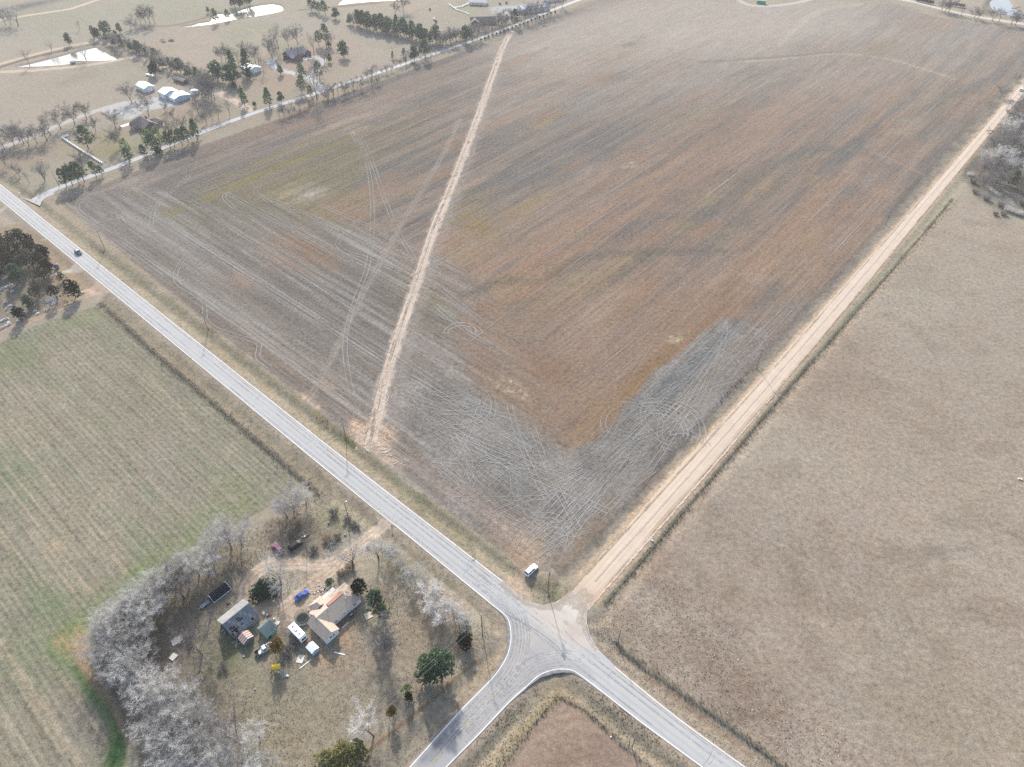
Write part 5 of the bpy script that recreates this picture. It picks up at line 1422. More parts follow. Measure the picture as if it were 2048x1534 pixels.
# ---------------------------------------------------------------- trees of the farms beyond the lane
PN = ["pine0", "pine1", "pine2", "pine3"]
row([(134, 374, 7.5), (145, 371, 8), (158, 367, 8), (169, 363, 8), (193, 354, 6.5), (205, 351, 4.5)], "dark pine, {} from the paved road beside the farm lane", "pines beside the farm lane", PN, "pine_tree", wide=1.05)
row([(341, 297, 7.5), (350, 294, 7.5), (366, 291, 7.5), (378, 287, 7.5)], "dark pine, {} from the left in the close row of four on the lane", "pines in the close row of four on the lane", PN, "pine_tree", wide=1.05)
for px, py, H, k, lab, w_ in [(177, 298, 10, "pine1", "big solitary pine on the lawn beside the white fence", 1.15), (148, 340, 4.0, "dcedar", "small round black cedar behind the lane pines", 1), (261, 327, 7, "pine2", "dark pine right beside the farm lane, in front of the pale green tree", 1.1), (256, 312, 7.5, "fresh", "pale green pine on the lawn behind the lane", 1), (291, 316, 5.5, "pine3", "small pine by the farm lane, left of the dark clump", 1.1),
                          (312, 308, 8.5, "pine0", "broad dark pine in the clump on the farm lane", 1.2), (319, 311, 4.2, "dcedar", "low black cedar at the foot of the lane clump", 1.2), (305, 300, 9, "fresh", "thin pale green pine behind the lane clump", .9), (322, 296, 9, "fresh", "sparse pale green tree between house and lane clump", .8), (396, 278, 9, "slim", "slender pine, right end of the lane trees by the brick house", 1.25),
                          (312, 152, 8, "dcedar", "dark cedar beside the white metal workshop", 1.1), (466, 168, 10.5, "gcedar", "huge dark green cedar clump left of the grey-roofed house's shed", 1.5), (436, 160, 10, "gcedar", "big dark green cedar at the head of the cedar clump", 1.4), (470, 178, 4, "dcedar", "small cedar at the foot of the great cedar clump", 1), (471, 145, 11, "slim", "tall narrow cedar left of the small white barn", 1.2), (494, 148, 12, "slim", "tall pine in front of the small white barn", 1.3), (500, 158, 6, "gcedar", "green cedar at the corner of the small white barn", 1),
                          (562, 150, 5.5, "gcedar", "small bushy pine on the lawn before the brown house", 1), (606, 160, 8, "pine1", "dark pine beside the brown house's drive", 1.1), (604, 184, 8, "pine3", "tall pine where the brown house's drive meets the lane", 1), (640, 160, 9, "pine0", "round-headed pine right of the brown house's drive", 1), (660, 124, 5, "gcedar", "small pine on the lawn right of the brown house", 1), (688, 114, 9, "gcedar", "big bushy pine on the right side of the brown house's lawn", 1.2), (638, 92, 8, "pine2", "pine, left of the pair behind the brown house", 1), (652, 90, 11, "pine1", "tall pine, right of the pair behind the brown house", .9), (658, 95, 4, "dcedar", "dark low cedar under the tall pine behind the brown house", 1),
                          (484, 200, 5, "pine3", "small pine on the sandy drive's verge", 1), (490, 212, 8, "slim", "slender pine beside the sandy drive", 1.2), (540, 212, 8.5, "slim", "tall pine on the lawn corner by the lane", 1.4), (563, 206, 6, "gcedar", "dark round cedar on the lane, left of the tall bare tree", 1), (510, 214, 3, "dcedar", "low cedar bush at the corner of drive and lane", 1), (622, 196, 6, "pine2", "pine on the lane beside the tall bare tree", 1)]:
    tree(k, px, py, H, lab, None, "pine_tree" if k[:4] in ("pine", "slim") else "evergreen_tree", wide=w_)
row([(623, 22, 7), (631, 22, 6), (639, 27, 6.5), (651, 30, 8), (672, 38, 7), (714, 50, 8), (727, 54, 9), (740, 56, 9), (754, 61, 9), (766, 60, 9), (778, 63, 9), (792, 64, 9), (808, 69, 9), (824, 75, 9), (840, 82, 9), (853, 87, 8), (872, 84, 10)],
    "evergreen, {} from the left in the far belt of trees", "evergreens in the far tree belt", PN + ["gcedar", "slim"], "evergreen_tree", wide=1.15)
row([(829, 122, 8.5), (850, 117, 9.5), (785, 118, 4), (808, 114, 4.5), (932, 85, 10), (1029, 51, 9)], "dark conifer, {} of those standing on the far stretch of lane", "conifers on the far stretch of lane", ["gcedar", "pine1", "slim", "pine2"], "evergreen_tree", wide=1.1)
DK = ["dark0", "dark1", "dark2", "tall"]
row([(9, 297, 9), (29, 292, 9), (40, 282, 9), (48, 287, 8), (58, 291, 8), (75, 287, 8.5), (94, 281, 9), (101, 270, 9.5), (122, 257, 9), (150, 248, 10), (174, 238, 8)], "grey bare tree, {} from the left along the house's grey drive", "bare trees along the grey drive", DK, wide=1.1)
row([(11, 330, 9), (33, 346, 4.5), (40, 352, 4), (59, 366, 4.5), (90, 362, 9, "vase"), (165, 335, 7.5), (136, 345, 4)], "bare tree, {} from the left on the dry lawn by the paved road", "bare trees on the dry lawn", DK)
row([(192, 262, 7), (232, 257, 9), (241, 294, 9.5), (285, 279, 8), (298, 232, 11), (264, 205, 10), (331, 222, 4)], "bare tree, {} from the left round the brick house", "bare trees round the brick house", DK, wide=1.05)
row([(320, 278, 7), (332, 271, 6.5), (339, 265, 7.5), (348, 241, 6), (357, 267, 6.5), (368, 261, 7), (388, 248, 7), (413, 246, 5.5), (425, 241, 6), (437, 237, 7.5), (460, 230, 7)], "young bare tree, {} from the left in the orchard rows right of the brick house", "young trees right of the brick house", ["tall", "dark1", "tall", "dark2"], wide=.95)
row([(397, 226, 9), (411, 212, 10), (418, 193, 13, "vase"), (424, 196, 12, "vase"), (410, 190, 12, "vase"), (430, 198, 10, "tall")], "tall bare tree, {} in the clump between white workshop and sandy drive", "bare trees between workshop and drive", DK)
row([(491, 113, 8), (511, 125, 10), (518, 128, 9), (545, 118, 10), (548, 106, 12), (557, 96, 12), (577, 92, 9), (596, 88, 11), (628, 108, 10), (604, 144, 13, "tall"), (650, 127, 7), (528, 146, 8, "tall"), (662, 94, 8)], "bare tree, {} round the brown house counted from the left", "bare trees round the brown house", ["dark0", "dark1", "tall"])
tree("tall", 634, 197, 16, "very tall bare tree beside the lane below the brown house", None)
row([(452, 120, 9), (460, 124, 8), (444, 122, 8), (478, 128, 7)], "bare tree, {} in the scrub behind the great cedar clump", "bare trees behind the cedar clump", DK)
row([(585, 224, 5), (600, 218, 6), (616, 212, 5), (655, 202, 5), (668, 198, 6), (690, 190, 7), (708, 183, 5), (722, 180, 6), (744, 172, 7), (755, 168, 5)], "thin bare sapling, {} along the field edge of the lane", "saplings along the field edge of the lane", ["tall", "dark1"])
row([(884, 92, 7), (892, 89, 8), (902, 88, 9), (912, 86, 8), (944, 82, 9), (954, 78, 9), (972, 70, 6), (985, 64, 6), (998, 58, 8), (1012, 54, 7), (1050, 44, 9), (1062, 40, 10), (1074, 36, 10), (1086, 32, 9), (1098, 28, 9), (1110, 24, 8), (1124, 16, 8)], "grey bare tree, {} from the left in the far lane hedge", "bare trees in the far lane hedge", DK, wide=1.1)
row([(12, 50, 9), (22, 50, 9), (37, 52, 12)], "bare tree, {} from the left in the group beside the far dirt road", "bare trees beside the far dirt road", ["dark0", "dark1", "open"])
row([(104, 101, 7), (60, 133, 8), (172, 119, 9)], "bare tree, {} of three round the near pond counted from the far bank", "bare trees round the near pond", ["open", "tall", "open"])
row([(282, 48, 9), (292, 46, 10), (300, 46, 11), (310, 48, 9), (262, 58, 7), (272, 60, 6), (294, 64, 4), (160, 60, 5)], "bare tree, {} in the far creek line behind the near pond", "bare trees in the far creek line", DK)
row([(140, 90, 7), (190, 74, 6), (197, 79, 7), (210, 70, 8), (218, 72, 8), (231, 70, 3), (241, 66, 6), (434, 46, 8), (470, 14, 8), (480, 16, 9), (490, 13, 9), (500, 10, 8), (417, 26, 4), (456, 40, 6)], "dark evergreen, {} of those by the far ponds from the left", "evergreens by the far ponds", ["gcedar", "pine1", "dcedar"], "evergreen_tree")
row([(792, 30, 8), (806, 24, 11), (1002, 48, 9)], "bare tree, {} in the horse paddocks far behind", "bare trees in the far paddocks", DK)
hl = [(214 + (418 - 214) * t + 2 * math.sin(9 * t), 86 + (178 - 86) * t - 4 + 3 * math.sin(15 * t)) for t in np.linspace(0, 1, 26)]
for i, (px, py) in enumerate(hl):
    k = ["gcedar", "dark1", "gcedar", "dark2", "slim", "dark0"][i % 6]
    tree(k, px, py, tree_rg.uniform(4.5, 8.5), "scrubby {} in the hedge of the sandy drive, {} from the pond".format("cedar" if "dark" not in k else "bare tree", nth(i)), "hedge along the sandy drive", "hedge_tree", "tree", 1.2)
hl2 = [(560 + (880 - 560) * t, 236 + (98 - 236) * t + 3 * math.sin(20 * t)) for t in np.linspace(0, 1, 34)]
row([(px, py, tree_rg.uniform(3, 6.5)) for px, py in hl2], "thin grey sapling, {} from the sandy drive in the field-side hedgerow of the lane", "field-side hedgerow of the lane", ["tall", "dark1", "vase", "dark2"])
row([(702 + 7.2 * i + tree_rg.uniform(-3, 3), 52 + 1.65 * i + tree_rg.uniform(-4, 2), tree_rg.uniform(6, 9)) for i in range(24)], "scrubby tree, {} from the left inside the far belt of trees", "scrub inside the far belt of trees", ["gcedar", "dark0", "slim", "dark2", "pine2"], "belt_tree", wide=1.1)
row([(880 + 6.5 * i, 92 - 2.3 * i + tree_rg.uniform(-2, 2), tree_rg.uniform(4, 7)) for i in range(30)], "bushy grey shrub tree, {} from the left lining the far lane's field side", "shrub trees lining the far lane", ["dark0", "dark2", "dark1"], wide=1.3)
hl3 = [(216 + (420 - 216) * t + 4, 84 + (178 - 84) * t - 8 + 3 * math.sin(11 * t)) for t in np.linspace(0.02, 1, 24)]
row([(px, py, tree_rg.uniform(3.5, 6.5)) for px, py in hl3], "grey thicket tree, {} from the pond behind the sandy drive hedge", "thicket behind the sandy drive hedge", ["dark0", "dark1", "gcedar", "dark2"], wide=1.3)
# brush pile
for i in range(7):
    shrub(i % 6, 335 + tree_rg.uniform(-12, 12), 80 + tree_rg.uniform(-4, 5), .9, "heap of cut branches, piece {} of the pile in the far meadow".format(nth(i)), "brush pile in the far meadow", "brush_heap", "brush", .45)
# the wood right of the gravel road
row([(1958, 352, 8), (1968, 330, 8), (1980, 352, 9), (1984, 312, 9), (1998, 334, 10), (1994, 290, 9), (2012, 312, 10), (2006, 270, 9), (2026, 292, 10), (2018, 250, 9), (2036, 268, 10), (2034, 228, 9), (2052, 246, 10), (2016, 348, 9), (2034, 336, 9), (1988, 374, 8), (2046, 308, 10), (2056, 280, 10), (2060, 340, 10), (2050, 372, 9), (1966, 372, 6.5)],
    "grey bare tree, {} of the wood beside the gravel road", "bare trees of the gravel road wood", ["dark0", "elm1", "dark2", "dark1", "elm3", "dark0"], wide=1.2)
for px, py, H, k, lab in [(2040, 330, 10, "gcedar", "dark cedar deep in the gravel road wood"), (2022, 372, 6.5, "olive", "olive cedar at the front of the gravel road wood"), (2050, 300, 7, "dcedar", "black cedar at the back of the gravel road wood"), (2056, 386, 6, "gcedar", "dark cedar at the picture's right edge in the wood")]:
    tree(k, px, py, H, lab, None, "cedar_tree")
tree("dark1", 2000, 196, 6.5, "lone grey bush tree on the field side of the gravel road", None, wide=1.5)
tree("dark0", 2034, 162, 4, "small grey bush tree up the gravel road, field side", None, wide=1.4)
for i, (px, py, s, k) in enumerate([(1946, 366, 1.2, 0), (1940, 350, 1.0, 1), (1950, 386, 1.0, 2), (1972, 400, 1.2, 0), (2000, 412, 1.2, 3), (2016, 422, 1.2, 1), (2034, 428, 1.3, 4), (2006, 430, 1.0, 5), (1990, 430, .9, 2), (2044, 410, 1.2, 0)]):
    shrub(k, px, py, s, "tangled leafless brush, {} clump along the near edge of the gravel road wood".format(nth(i)), "brush at the wood's edge")
# hedge at the top right
row([(1883, 22, 7), (1890, 23, 8), (1897, 24, 8), (1922, 31, 6), (1948, 37, 7), (1955, 38, 6), (1984, 42, 8), (1997, 44, 7), (2022, 49, 9), (2030, 50, 8)], "dark bare bush, {} from the left along the far white road", "bare bushes along the far white road", DK, wide=1.4)
for i in range(15):
    px = 1832 + i * 3.6 if i < 10 else 1906 + (i - 10) * 5
    py = 2 + i * .75 if i < 10 else 12 + (i - 10) * .8
    tree("dcedar", px, py, 2.6, "tiny dark cedar, {} in the planted row behind the far white road".format(nth(i)), "planted row of small cedars", "cedar_sapling", "tree")
# hedge plants set along the far lane, a few metres apart
for i in range(20):
    t = i / 19
    tree("dcedar", 962 + (1110 - 962) * t, 80 + (24 - 80) * t + 2, 1.8, "little dark shrub, {} in the row planted on the far lane".format(nth(i)), "shrubs planted on the far lane", "hedge_shrub", "shrub")

# ---------------------------------------------------------------- weeds along fences and ditches
def weeds(lines, n, mat, hmin, hmax, wid, name="weeds"):
    rg = random.Random(n)
    C = Tri()
    for px, half in lines:
        c = resample(spline(pts(px), 3), 1.0)
        for i in range(int(n * len(c) / 100)):
            q = c[rg.randrange(len(c))]
            x, y = q[0] + rg.gauss(0, half), q[1] + rg.gauss(0, half)
            p = Vector((x, y, -.45))
            p.z = ZI(x, y) - .02
            h = rg.uniform(hmin, hmax)
            for k in range(4):
                C.blade(p, Vector((rg.gauss(0, .5), rg.gauss(0, .5), 1)), h * rg.uniform(.6, 1.2), wid, rg)
    me = C.mesh(name, mat)
    o = bpy.data.objects.new(name, me); COL.objects.link(o)
    return tag(o, kind="stuff")
def ZI(x, y):
    return gz1(x, y)
_zc = {}
def ZI(x, y):
    k = (round(x), round(y))
    if k not in _zc: _zc[k] = gz1(*k)
    return _zc[k]
weeds([(FENCE_L, .7), (PF, .35), (PF2, .4), (CF[:4], .4), (CF[3:], .35)], 330, M_DEAD2, .3, .95, .14, "fence_row_weeds")
weeds([(FENCE_L, 1.3), ([(a + 5, b + 4) for a, b in PF], .8), ([(a + 8, b - 6) for a, b in PF2], .6), ([(640, 988), (590, 1022), (480, 1092), (402, 1104)], 1.2), ([(170, 1310), (200, 1360), (240, 1420), (262, 1470)], .8), ([(600, 1050), (500, 1120), (420, 1170), (380, 1200)], 1.6)], 260, M_DEAD, .3, .9, .15, "dead_grass")
weeds([([(1064, 1188), (1085, 1192), (1104, 1186)], 1.2), ([(700, 884), (640, 840)], 1.2), ([(205, 505), (180, 490)], .8), ([(430, 665), (416, 655)], .7), ([(1505, 735), (1470, 770), (1440, 800)], .8)], 300, M_DEAD2, .3, .8, .16, "ditch_weeds")

L_LOOP = spline(pts(LOOP), 2.0); L_LOOP2 = pts([(530, 1226), (560, 1240), (590, 1222), (640, 1165)])
def scatter(name, poly_px, n, mat, h, w, seed, k=2):
    """short tufts strewn over a piece of land"""
    p = pts(poly_px); rs = np.random.RandomState(seed)
    q = rs.uniform(p.min(0), p.max(0), (n * 3, 2))
    q = q[inside_sd(q[:, 0], q[:, 1], p) > .3]
    q = q[vn(q[:, 0] * .22, q[:, 1] * .22, seed) * .7 + vn(q[:, 0] * .06, q[:, 1] * .06, seed + 1) * .6 > rs.uniform(.25, 1.0, len(q))][:n]
    dl = np.minimum(line_d(q[:, 0], q[:, 1], L_LOOP), line_d(q[:, 0], q[:, 1], L_LOOP2))
    q = q[dl > 2.0 + rs.uniform(0, .6, len(q))]
    z = gz(q[:, 0], q[:, 1]) - .02
    out = []
    for j in range(k):
        hh = h * rs.uniform(.5, 1.3, len(q)); a = rs.uniform(0, 6.283, len(q)); ww = w * rs.uniform(.6, 1.3, len(q))
        lean = rs.normal(0, .5, (len(q), 2)) * hh[:, None]
        d = np.stack([np.cos(a), np.sin(a)], 1) * ww[:, None] / 2
        out.append(np.stack([np.c_[q - d, z], np.c_[q + d, z], np.c_[q + lean, z + hh]], 1))
    V = np.concatenate(out).reshape(-1, 3)
    return tag(mesh_np(name, V, np.arange(len(V)).reshape(-1, 3), mat, smooth_shade=False), kind="stuff")
M_STONEL = leaf_material("pale_clods", (206, 190, 168), (232, 220, 200), 0, 1.0, .7)
M_GR1 = leaf_material("dry_grass_tufts", (176, 164, 140), (216, 204, 176), .4, 1.0, .72)
M_GR2 = leaf_material("dull_green_tufts", (142, 138, 108), (186, 176, 144), .3, 1.0, .62)
M_GR3 = leaf_material("russet_tufts", (140, 116, 96), (178, 156, 132), .3, 1.0, .62)
scatter("grass", YARD, 16000, M_GR2, .16, .34, 1)
scatter("grass", [(640, 930), (803, 1062), (995, 1220), (1014, 1290), (900, 1440), (740, 1620), (640, 1600), (735, 1494), (984, 1290), (978, 1238), (752, 1058), (430, 815), (215, 600), (230, 585)], 12000, M_GR1, .2, .36, 2)
scatter("grass", [(160, 505), (640, 882), (1005, 1166), (1110, 1204), (1150, 1164), (1058, 1146), (720, 890), (400, 634), (140, 420)], 14000, M_GR1, .22, .36, 3)
scatter("grass", [(1125, 1342), (1185, 1371), (1545, 1640), (1330, 1560), (1172, 1424), (1120, 1396), (1060, 1460), (880, 1690), (812, 1622), (1052, 1376)], 7000, M_GR2, .22, .34, 4)
scatter("grass", [(1180, 1240), (1228, 1196), (1250, 1306), (1680, 1620), (1640, 1650), (1352, 1432), (1190, 1290)], 7000, M_GR1, .2, .36, 5)
scatter("grass", [(1228, 1196), (1700, 650), (1900, 430), (2300, 520), (2300, 1500), (1640, 1590), (1246, 1300)], 20000, M_GR1, .12, .36, 6, 1)
scatter("grass", [(1228, 1196), (1700, 650), (1900, 430), (2300, 520), (2300, 1500), (1640, 1590), (1246, 1300)], 3000, M_GR3, .10, .3, 7, 1)
scatter("crop_stubble", [(150, 430), (470, 400), (960, 562), (1130, 900), (1450, 645), (1560, 670), (1085, 1130), (720, 886)], 30000, M_GR1, .14, .4, 8, 1)
scatter("field_stones", [(1232, 1230), (1300, 1150), (1420, 1180), (1560, 1380), (1700, 1480), (1680, 1590), (1440, 1420), (1260, 1300)], 1300, M_STONEL, .22, .4, 9, 3)
# ---------------------------------------------------------------- building kit
M_WALLW = plain("white_siding", (244, 244, 242), .7, .05, 1.5)
M_TRIM = plain("white_trim", (236, 236, 234), .6, .05, 2)
M_PANE = plain("window_glass", (46, 50, 58), .12, .05, 2, spec=.6)
M_SHING = plain("brown_shingles", (172, 157, 142), .95, .22, 6.0, spec=.1, bump=.3)
M_REDTIN = plain("red_brown_tin", (138, 98, 80), .6, .2, 3)
M_BARN = plain("weathered_tin", (112, 116, 122), .75, .3, 1.2, spec=.15)
M_BARN2 = plain("weathered_tin_pale", (138, 139, 136), .8, .3, 1.2, spec=.1)  # paler copy, for the sunlit back slope and odd front sheets
M_WOODG = plain("grey_boards", (128, 122, 116), .9, .3, 3)
M_WOOD = plain("raw_boards", (176, 150, 120), .9, .25, 3)
M_WOODD = plain("dark_boards", (110, 88, 74), .9, .3, 3)
M_MINT = plain("mint_paint", (150, 200, 170), .7, .12, 2)
M_GRNROOF = plain("grey_green_roof", (96, 112, 112), .7, .15, 2)
M_RUST = plain("rusty_tin", (140, 96, 84), .75, .3, 2)
M_TINL = plain("pale_tin", (178, 172, 166), .6, .15, 2, spec=.25)
M_TARP = plain("black_blue_tarp", (20, 30, 44), .8, .1, 1.0, spec=.06)
M_WMETAL = plain("white_metal_roof", (236, 238, 240), .5, .05, 1.0, spec=.3)
M_WMETALW = plain("pale_metal_wall", (206, 208, 208), .6, .08, 1.0)
M_BLUEM = plain("pale_blue_metal", (176, 196, 214), .6, .08, 1.0)
M_TEAL = plain("teal_trim", (70, 140, 158), .6, .1, 1.0)
M_BRICK = plain("brown_brick", (126, 96, 88), .9, .25, 2.5)
M_BRICKR = plain("dark_red_brick", (112, 74, 68), .9, .25, 2.5)
M_GROOF = plain("grey_shingles", (128, 128, 132), .9, .18, 4.0, spec=.2)
M_TROOF = plain("taupe_shingles", (120, 110, 106), .9, .2, 4.0, spec=.15)
M_DARKS = plain("dark_void", (20, 20, 22), .9, .1)
M_RED = plain("maroon_boards", (98, 54, 50), .85, .25, 2)
M_CONC = plain("concrete", (196, 188, 176), .9, .15, 2)
M_STONE = plain("pale_stone", (206, 200, 190), .9, .15, 3)
M_STEEL = plain("galvanised_pipe", (196, 200, 204), .45, .1, 2, metal=.4, spec=.5)
M_BLACK = plain("black_rubber", (30, 30, 32), .8, .15, 3)
M_GREY = plain("grey_plastic", (120, 124, 130), .6, .12, 3)
M_BLUE = plain("blue_plastic", (36, 60, 130), .5, .12, 3)
M_TARPB = plain("dark_blue_tarp", (28, 40, 88), .6, .2, 3)
M_YEL = plain("yellow_canopy", (232, 196, 20), .55, .1, 3)
M_SLATE = plain("blue_grey_slide", (108, 124, 146), .4, .1, 3)
M_GREEN = plain("green_sign", (30, 120, 104), .5, .1, 3)
M_POLE = plain("pole_wood", (110, 96, 84), .9, .25, 2)
M_WIRE = plain("power_wire", (120, 120, 122), .6, .1, 2)
M_CERAM = plain("insulator", (190, 194, 200), .4, .05, 2)

def gable(parent, x0, x1, y0, y1, ze, zr, axis, wall, roof, ov=.35, ridge=None, t=.12, hip0=0.0, hip1=0.0, walls=True, base=0.0, nw="wall", nr="roof", skip=()):
    """walls and a ridged roof; hip0 / hip1 slope the ends back"""
    if axis == 'x':
        M = lambda a, b, z: (a, b, z)
        a0, a1, b0, b1 = x0, x1, y0, y1
    else:
        M = lambda a, b, z: (b, a, z)
        a0, a1, b0, b1 = y0, y1, x0, x1
    rm = (b0 + b1) / 2 if ridge is None else ridge
    out = []
    if walls:
        w = MB()
        w.quad(M(a0, b0, base), M(a1, b0, base), M(a1, b0, ze), M(a0, b0, ze)); w.quad(M(a1, b1, base), M(a0, b1, base), M(a0, b1, ze), M(a1, b1, ze))
        for a, h in ((a0, hip0), (a1, hip1)):
            if h: w.quad(M(a, b0, base), M(a, b1, base), M(a, b1, ze), M(a, b0, ze))
            else: w.add([M(a, b0, base), M(a, b1, base), M(a, b1, ze), M(a, rm, zr - .06), M(a, b0, ze)], [(0, 1, 2, 3, 4)])
        out.append(part(nw, w, wall, parent))
    for side, b in ((0, b0), (1, b1)):
        if side in skip: continue
        sl = (zr - ze) / abs(rm - b)
        be = b + (-ov if side == 0 else ov)
        zE = ze - ov * sl
        e0, e1 = a0 - ov, a1 + ov
        r0, r1 = a0 - ov + (hip0 + ov if hip0 else 0), a1 + ov - (hip1 + ov if hip1 else 0)
        r = MB()
        poly = [Vector(M(e0, be, zE)), Vector(M(e1, be, zE)), Vector(M(r1, rm, zr)), Vector(M(r0, rm, zr))]
        n = (poly[1] - poly[0]).cross(poly[3] - poly[0])
        if n.z < 0: poly.reverse(); n = -n
        r.slab([tuple(p) for p in poly], n, t)
        out.append(part(nr, r, roof, parent))
    for a, h, s in ((a0, hip0, -1), (a1, hip1, 1)):
        if not h: continue
        sl0 = (zr - ze) / abs(rm - b0)
        e = a + s * ov
        r = MB()
        poly = [Vector(M(e, b0 - ov, ze - ov * sl0)), Vector(M(e, b1 + ov, ze - ov * sl0)), Vector(M(a - s * h, rm, zr))]
        n = (poly[1] - poly[0]).cross(poly[2] - poly[0])
        if n.z < 0: poly.reverse(); n = -n
        r.slab([tuple(p) for p in poly], n, t)
        out.append(part(nr, r, roof, parent))
    return out
def window(parent, c, w, h, nrm, frame=M_TRIM, name="window", pane=M_PANE):
    """framed window centred at c on a wall with outward normal nrm (axis-aligned, local)"""
    nx, ny = nrm
    tx, ty = -ny, nx
    def q(s, z, d): return (c[0] + tx * s + nx * d, c[1] + ty * s + ny * d, c[2] + z)
    f = MB()
    for s0, s1, z0, z1 in ((-w / 2, w / 2, -h / 2, -h / 2 + .09), (-w / 2, w / 2, h / 2 - .09, h / 2), (-w / 2, -w / 2 + .09, -h / 2, h / 2), (w / 2 - .09, w / 2, -h / 2, h / 2), (-.03, .03, -h / 2, h / 2)):
        f.slab([q(s0, z0, .07), q(s1, z0, .07), q(s1, z1, .07), q(s0, z1, .07)], (nx, ny, 0), .07)
    o = part(name, f, frame, parent)
    g = MB().quad(q(-w / 2 + .05, -h / 2 + .05, .03), q(w / 2 - .05, -h / 2 + .05, .03), q(w / 2 - .05, h / 2 - .05, .03), q(-w / 2 + .05, h / 2 - .05, .03))
    p = part("pane", g, pane, o)
    return o
def door(parent, c, w, h, nrm, mat, name="door", panels=0):
    nx, ny = nrm
    tx, ty = -ny, nx
    def q(s, z, d): return (c[0] + tx * s + nx * d, c[1] + ty * s + ny * d, c[2] + z)
    m = MB().slab([q(-w / 2, 0, .06), q(w / 2, 0, .06), q(w / 2, h, .06), q(-w / 2, h, .06)], (nx, ny, 0), .06)
    o = part(name, m, mat, parent)
    if panels:
        for k in range(panels):
            z0 = h * (k + .12) / panels; z1 = h * (k + .88) / panels
            part("door_panel", MB().slab([q(-w / 2 + .12, z0, .09), q(w / 2 - .12, z0, .09), q(w / 2 - .12, z1, .09), q(-w / 2 + .12, z1, .09)], (nx, ny, 0), .04), mat, o)
    else:
        part("handle", MB().slab([q(w / 2 - .2, h * .45, .1), q(w / 2 - .1, h * .45, .1), q(w / 2 - .1, h * .5, .1), q(w / 2 - .2, h * .5, .1)], (nx, ny, 0), .05), M_STEEL, o)
    return o
def lw(o, x, y):
    """world xy of a point given in the road-aligned frame of origin o"""
    return (o[0] + x * eG[0] + y * eA[0], o[1] + x * eG[1] + y * eA[1])

# ---------------------------------------------------------------- the near farmhouse
HO = (-45.2, 105.0)
h = thing("farmhouse", "white farmhouse with brown shingle roof in several gables inside the yard", "house", HO, GA, z=-.05)
gable(h, -12.6, 0, 0, 7.2, 2.7, 4.5, 'x', M_WALLW, M_SHING, .35, hip1=3.4)
gable(h, -15.0, -10.6, -2.8, 4.9, 2.75, 4.35, 'y', M_WALLW, M_SHING, .35)
gable(h, -11.6, -7.6, 6.4, 9.2, 2.72, 4.15, 'y', M_WALLW, M_SHING, .35, hip1=1.6)
sl_ = 1.8 / 3.6
m = MB(); m.slab([(-8.3, 3.75, 4.62), (-2.6, 3.75, 4.62), (-2.6, 5.2, 4.05), (-8.3, 5.2, 4.05)], (0, .38, 1), .10)
part("red_roof_patch", m, M_REDTIN, h)
m = MB(); m.slab([(-7.4, 7.6, 2.55), (-3.0, 7.6, 2.55), (-3.0, 9.1, 2.25), (-7.4, 9.1, 2.25)], (0, .2, 1), .08)
part("porch_roof", m, M_TINL, h)
for x in (-7.2, -5.2, -3.2):
    part("porch_post", MB().box(x - .06, x + .06, 8.9, 9.02, 0, 2.2), M_TRIM, h)
part("vent_pipe", MB().tube([(-3.2, 2.3, 3.7), (-3.2, 2.3, 4.45)], .09, 8), M_TRIM, h)
part("vent_pipe", MB().tube([(-9.0, 3.4, 4.2), (-9.0, 3.4, 4.95)], .10, 8), M_TRIM, h)
part("roof_vent", MB().disc((-8.2, 4.3, 4.5), (0, 0, 1), .24, .3, 10), M_GREY, h)
window(h, (-2.2, 0, 1.7), 1.1, 1.2, (0, -1)); window(h, (-6.2, 0, 1.8), .8, .7, (0, -1)); window(h, (-9.2, 0, 1.7), .9, 1.1, (0, -1))
window(h, (-12.3, -2.8, 1.75), .75, 1.15, (0, -1)); window(h, (-13.3, -2.8, 1.75), .75, 1.15, (0, -1)); window(h, (-15.0, 2.4, 1.7), 1.0, 1.1, (-1, 0)); window(h, (-15.0, -.6, 1.7), 1.0, 1.1, (-1, 0))
window(h, (0, 3.4, 1.7), 1.2, 1.1, (1, 0)); door(h, (-4.8, 0, .35), .95, 2.05, (0, -1), M_TRIM); door(h, (-11.6, 8.0, .3), .9, 2.0, (-1, 0), M_WOODD)
for x0, x1 in ((-9.8, -1.0),):
    d = thing("deck", "low dark wooden deck along the south wall of the farmhouse", "deck", lw(HO, -6.5, -1.1), GA)
    part("deck_frame", MB().box(-3.3, 2.6, -.9, .9, .02, .28), M_WOODD, d)
    for k in range(12):
        part("plank", MB().box(-3.35 + k * .5, -3.35 + k * .5 + .44, -.98, .98, .285, .33), M_WOODD, d)

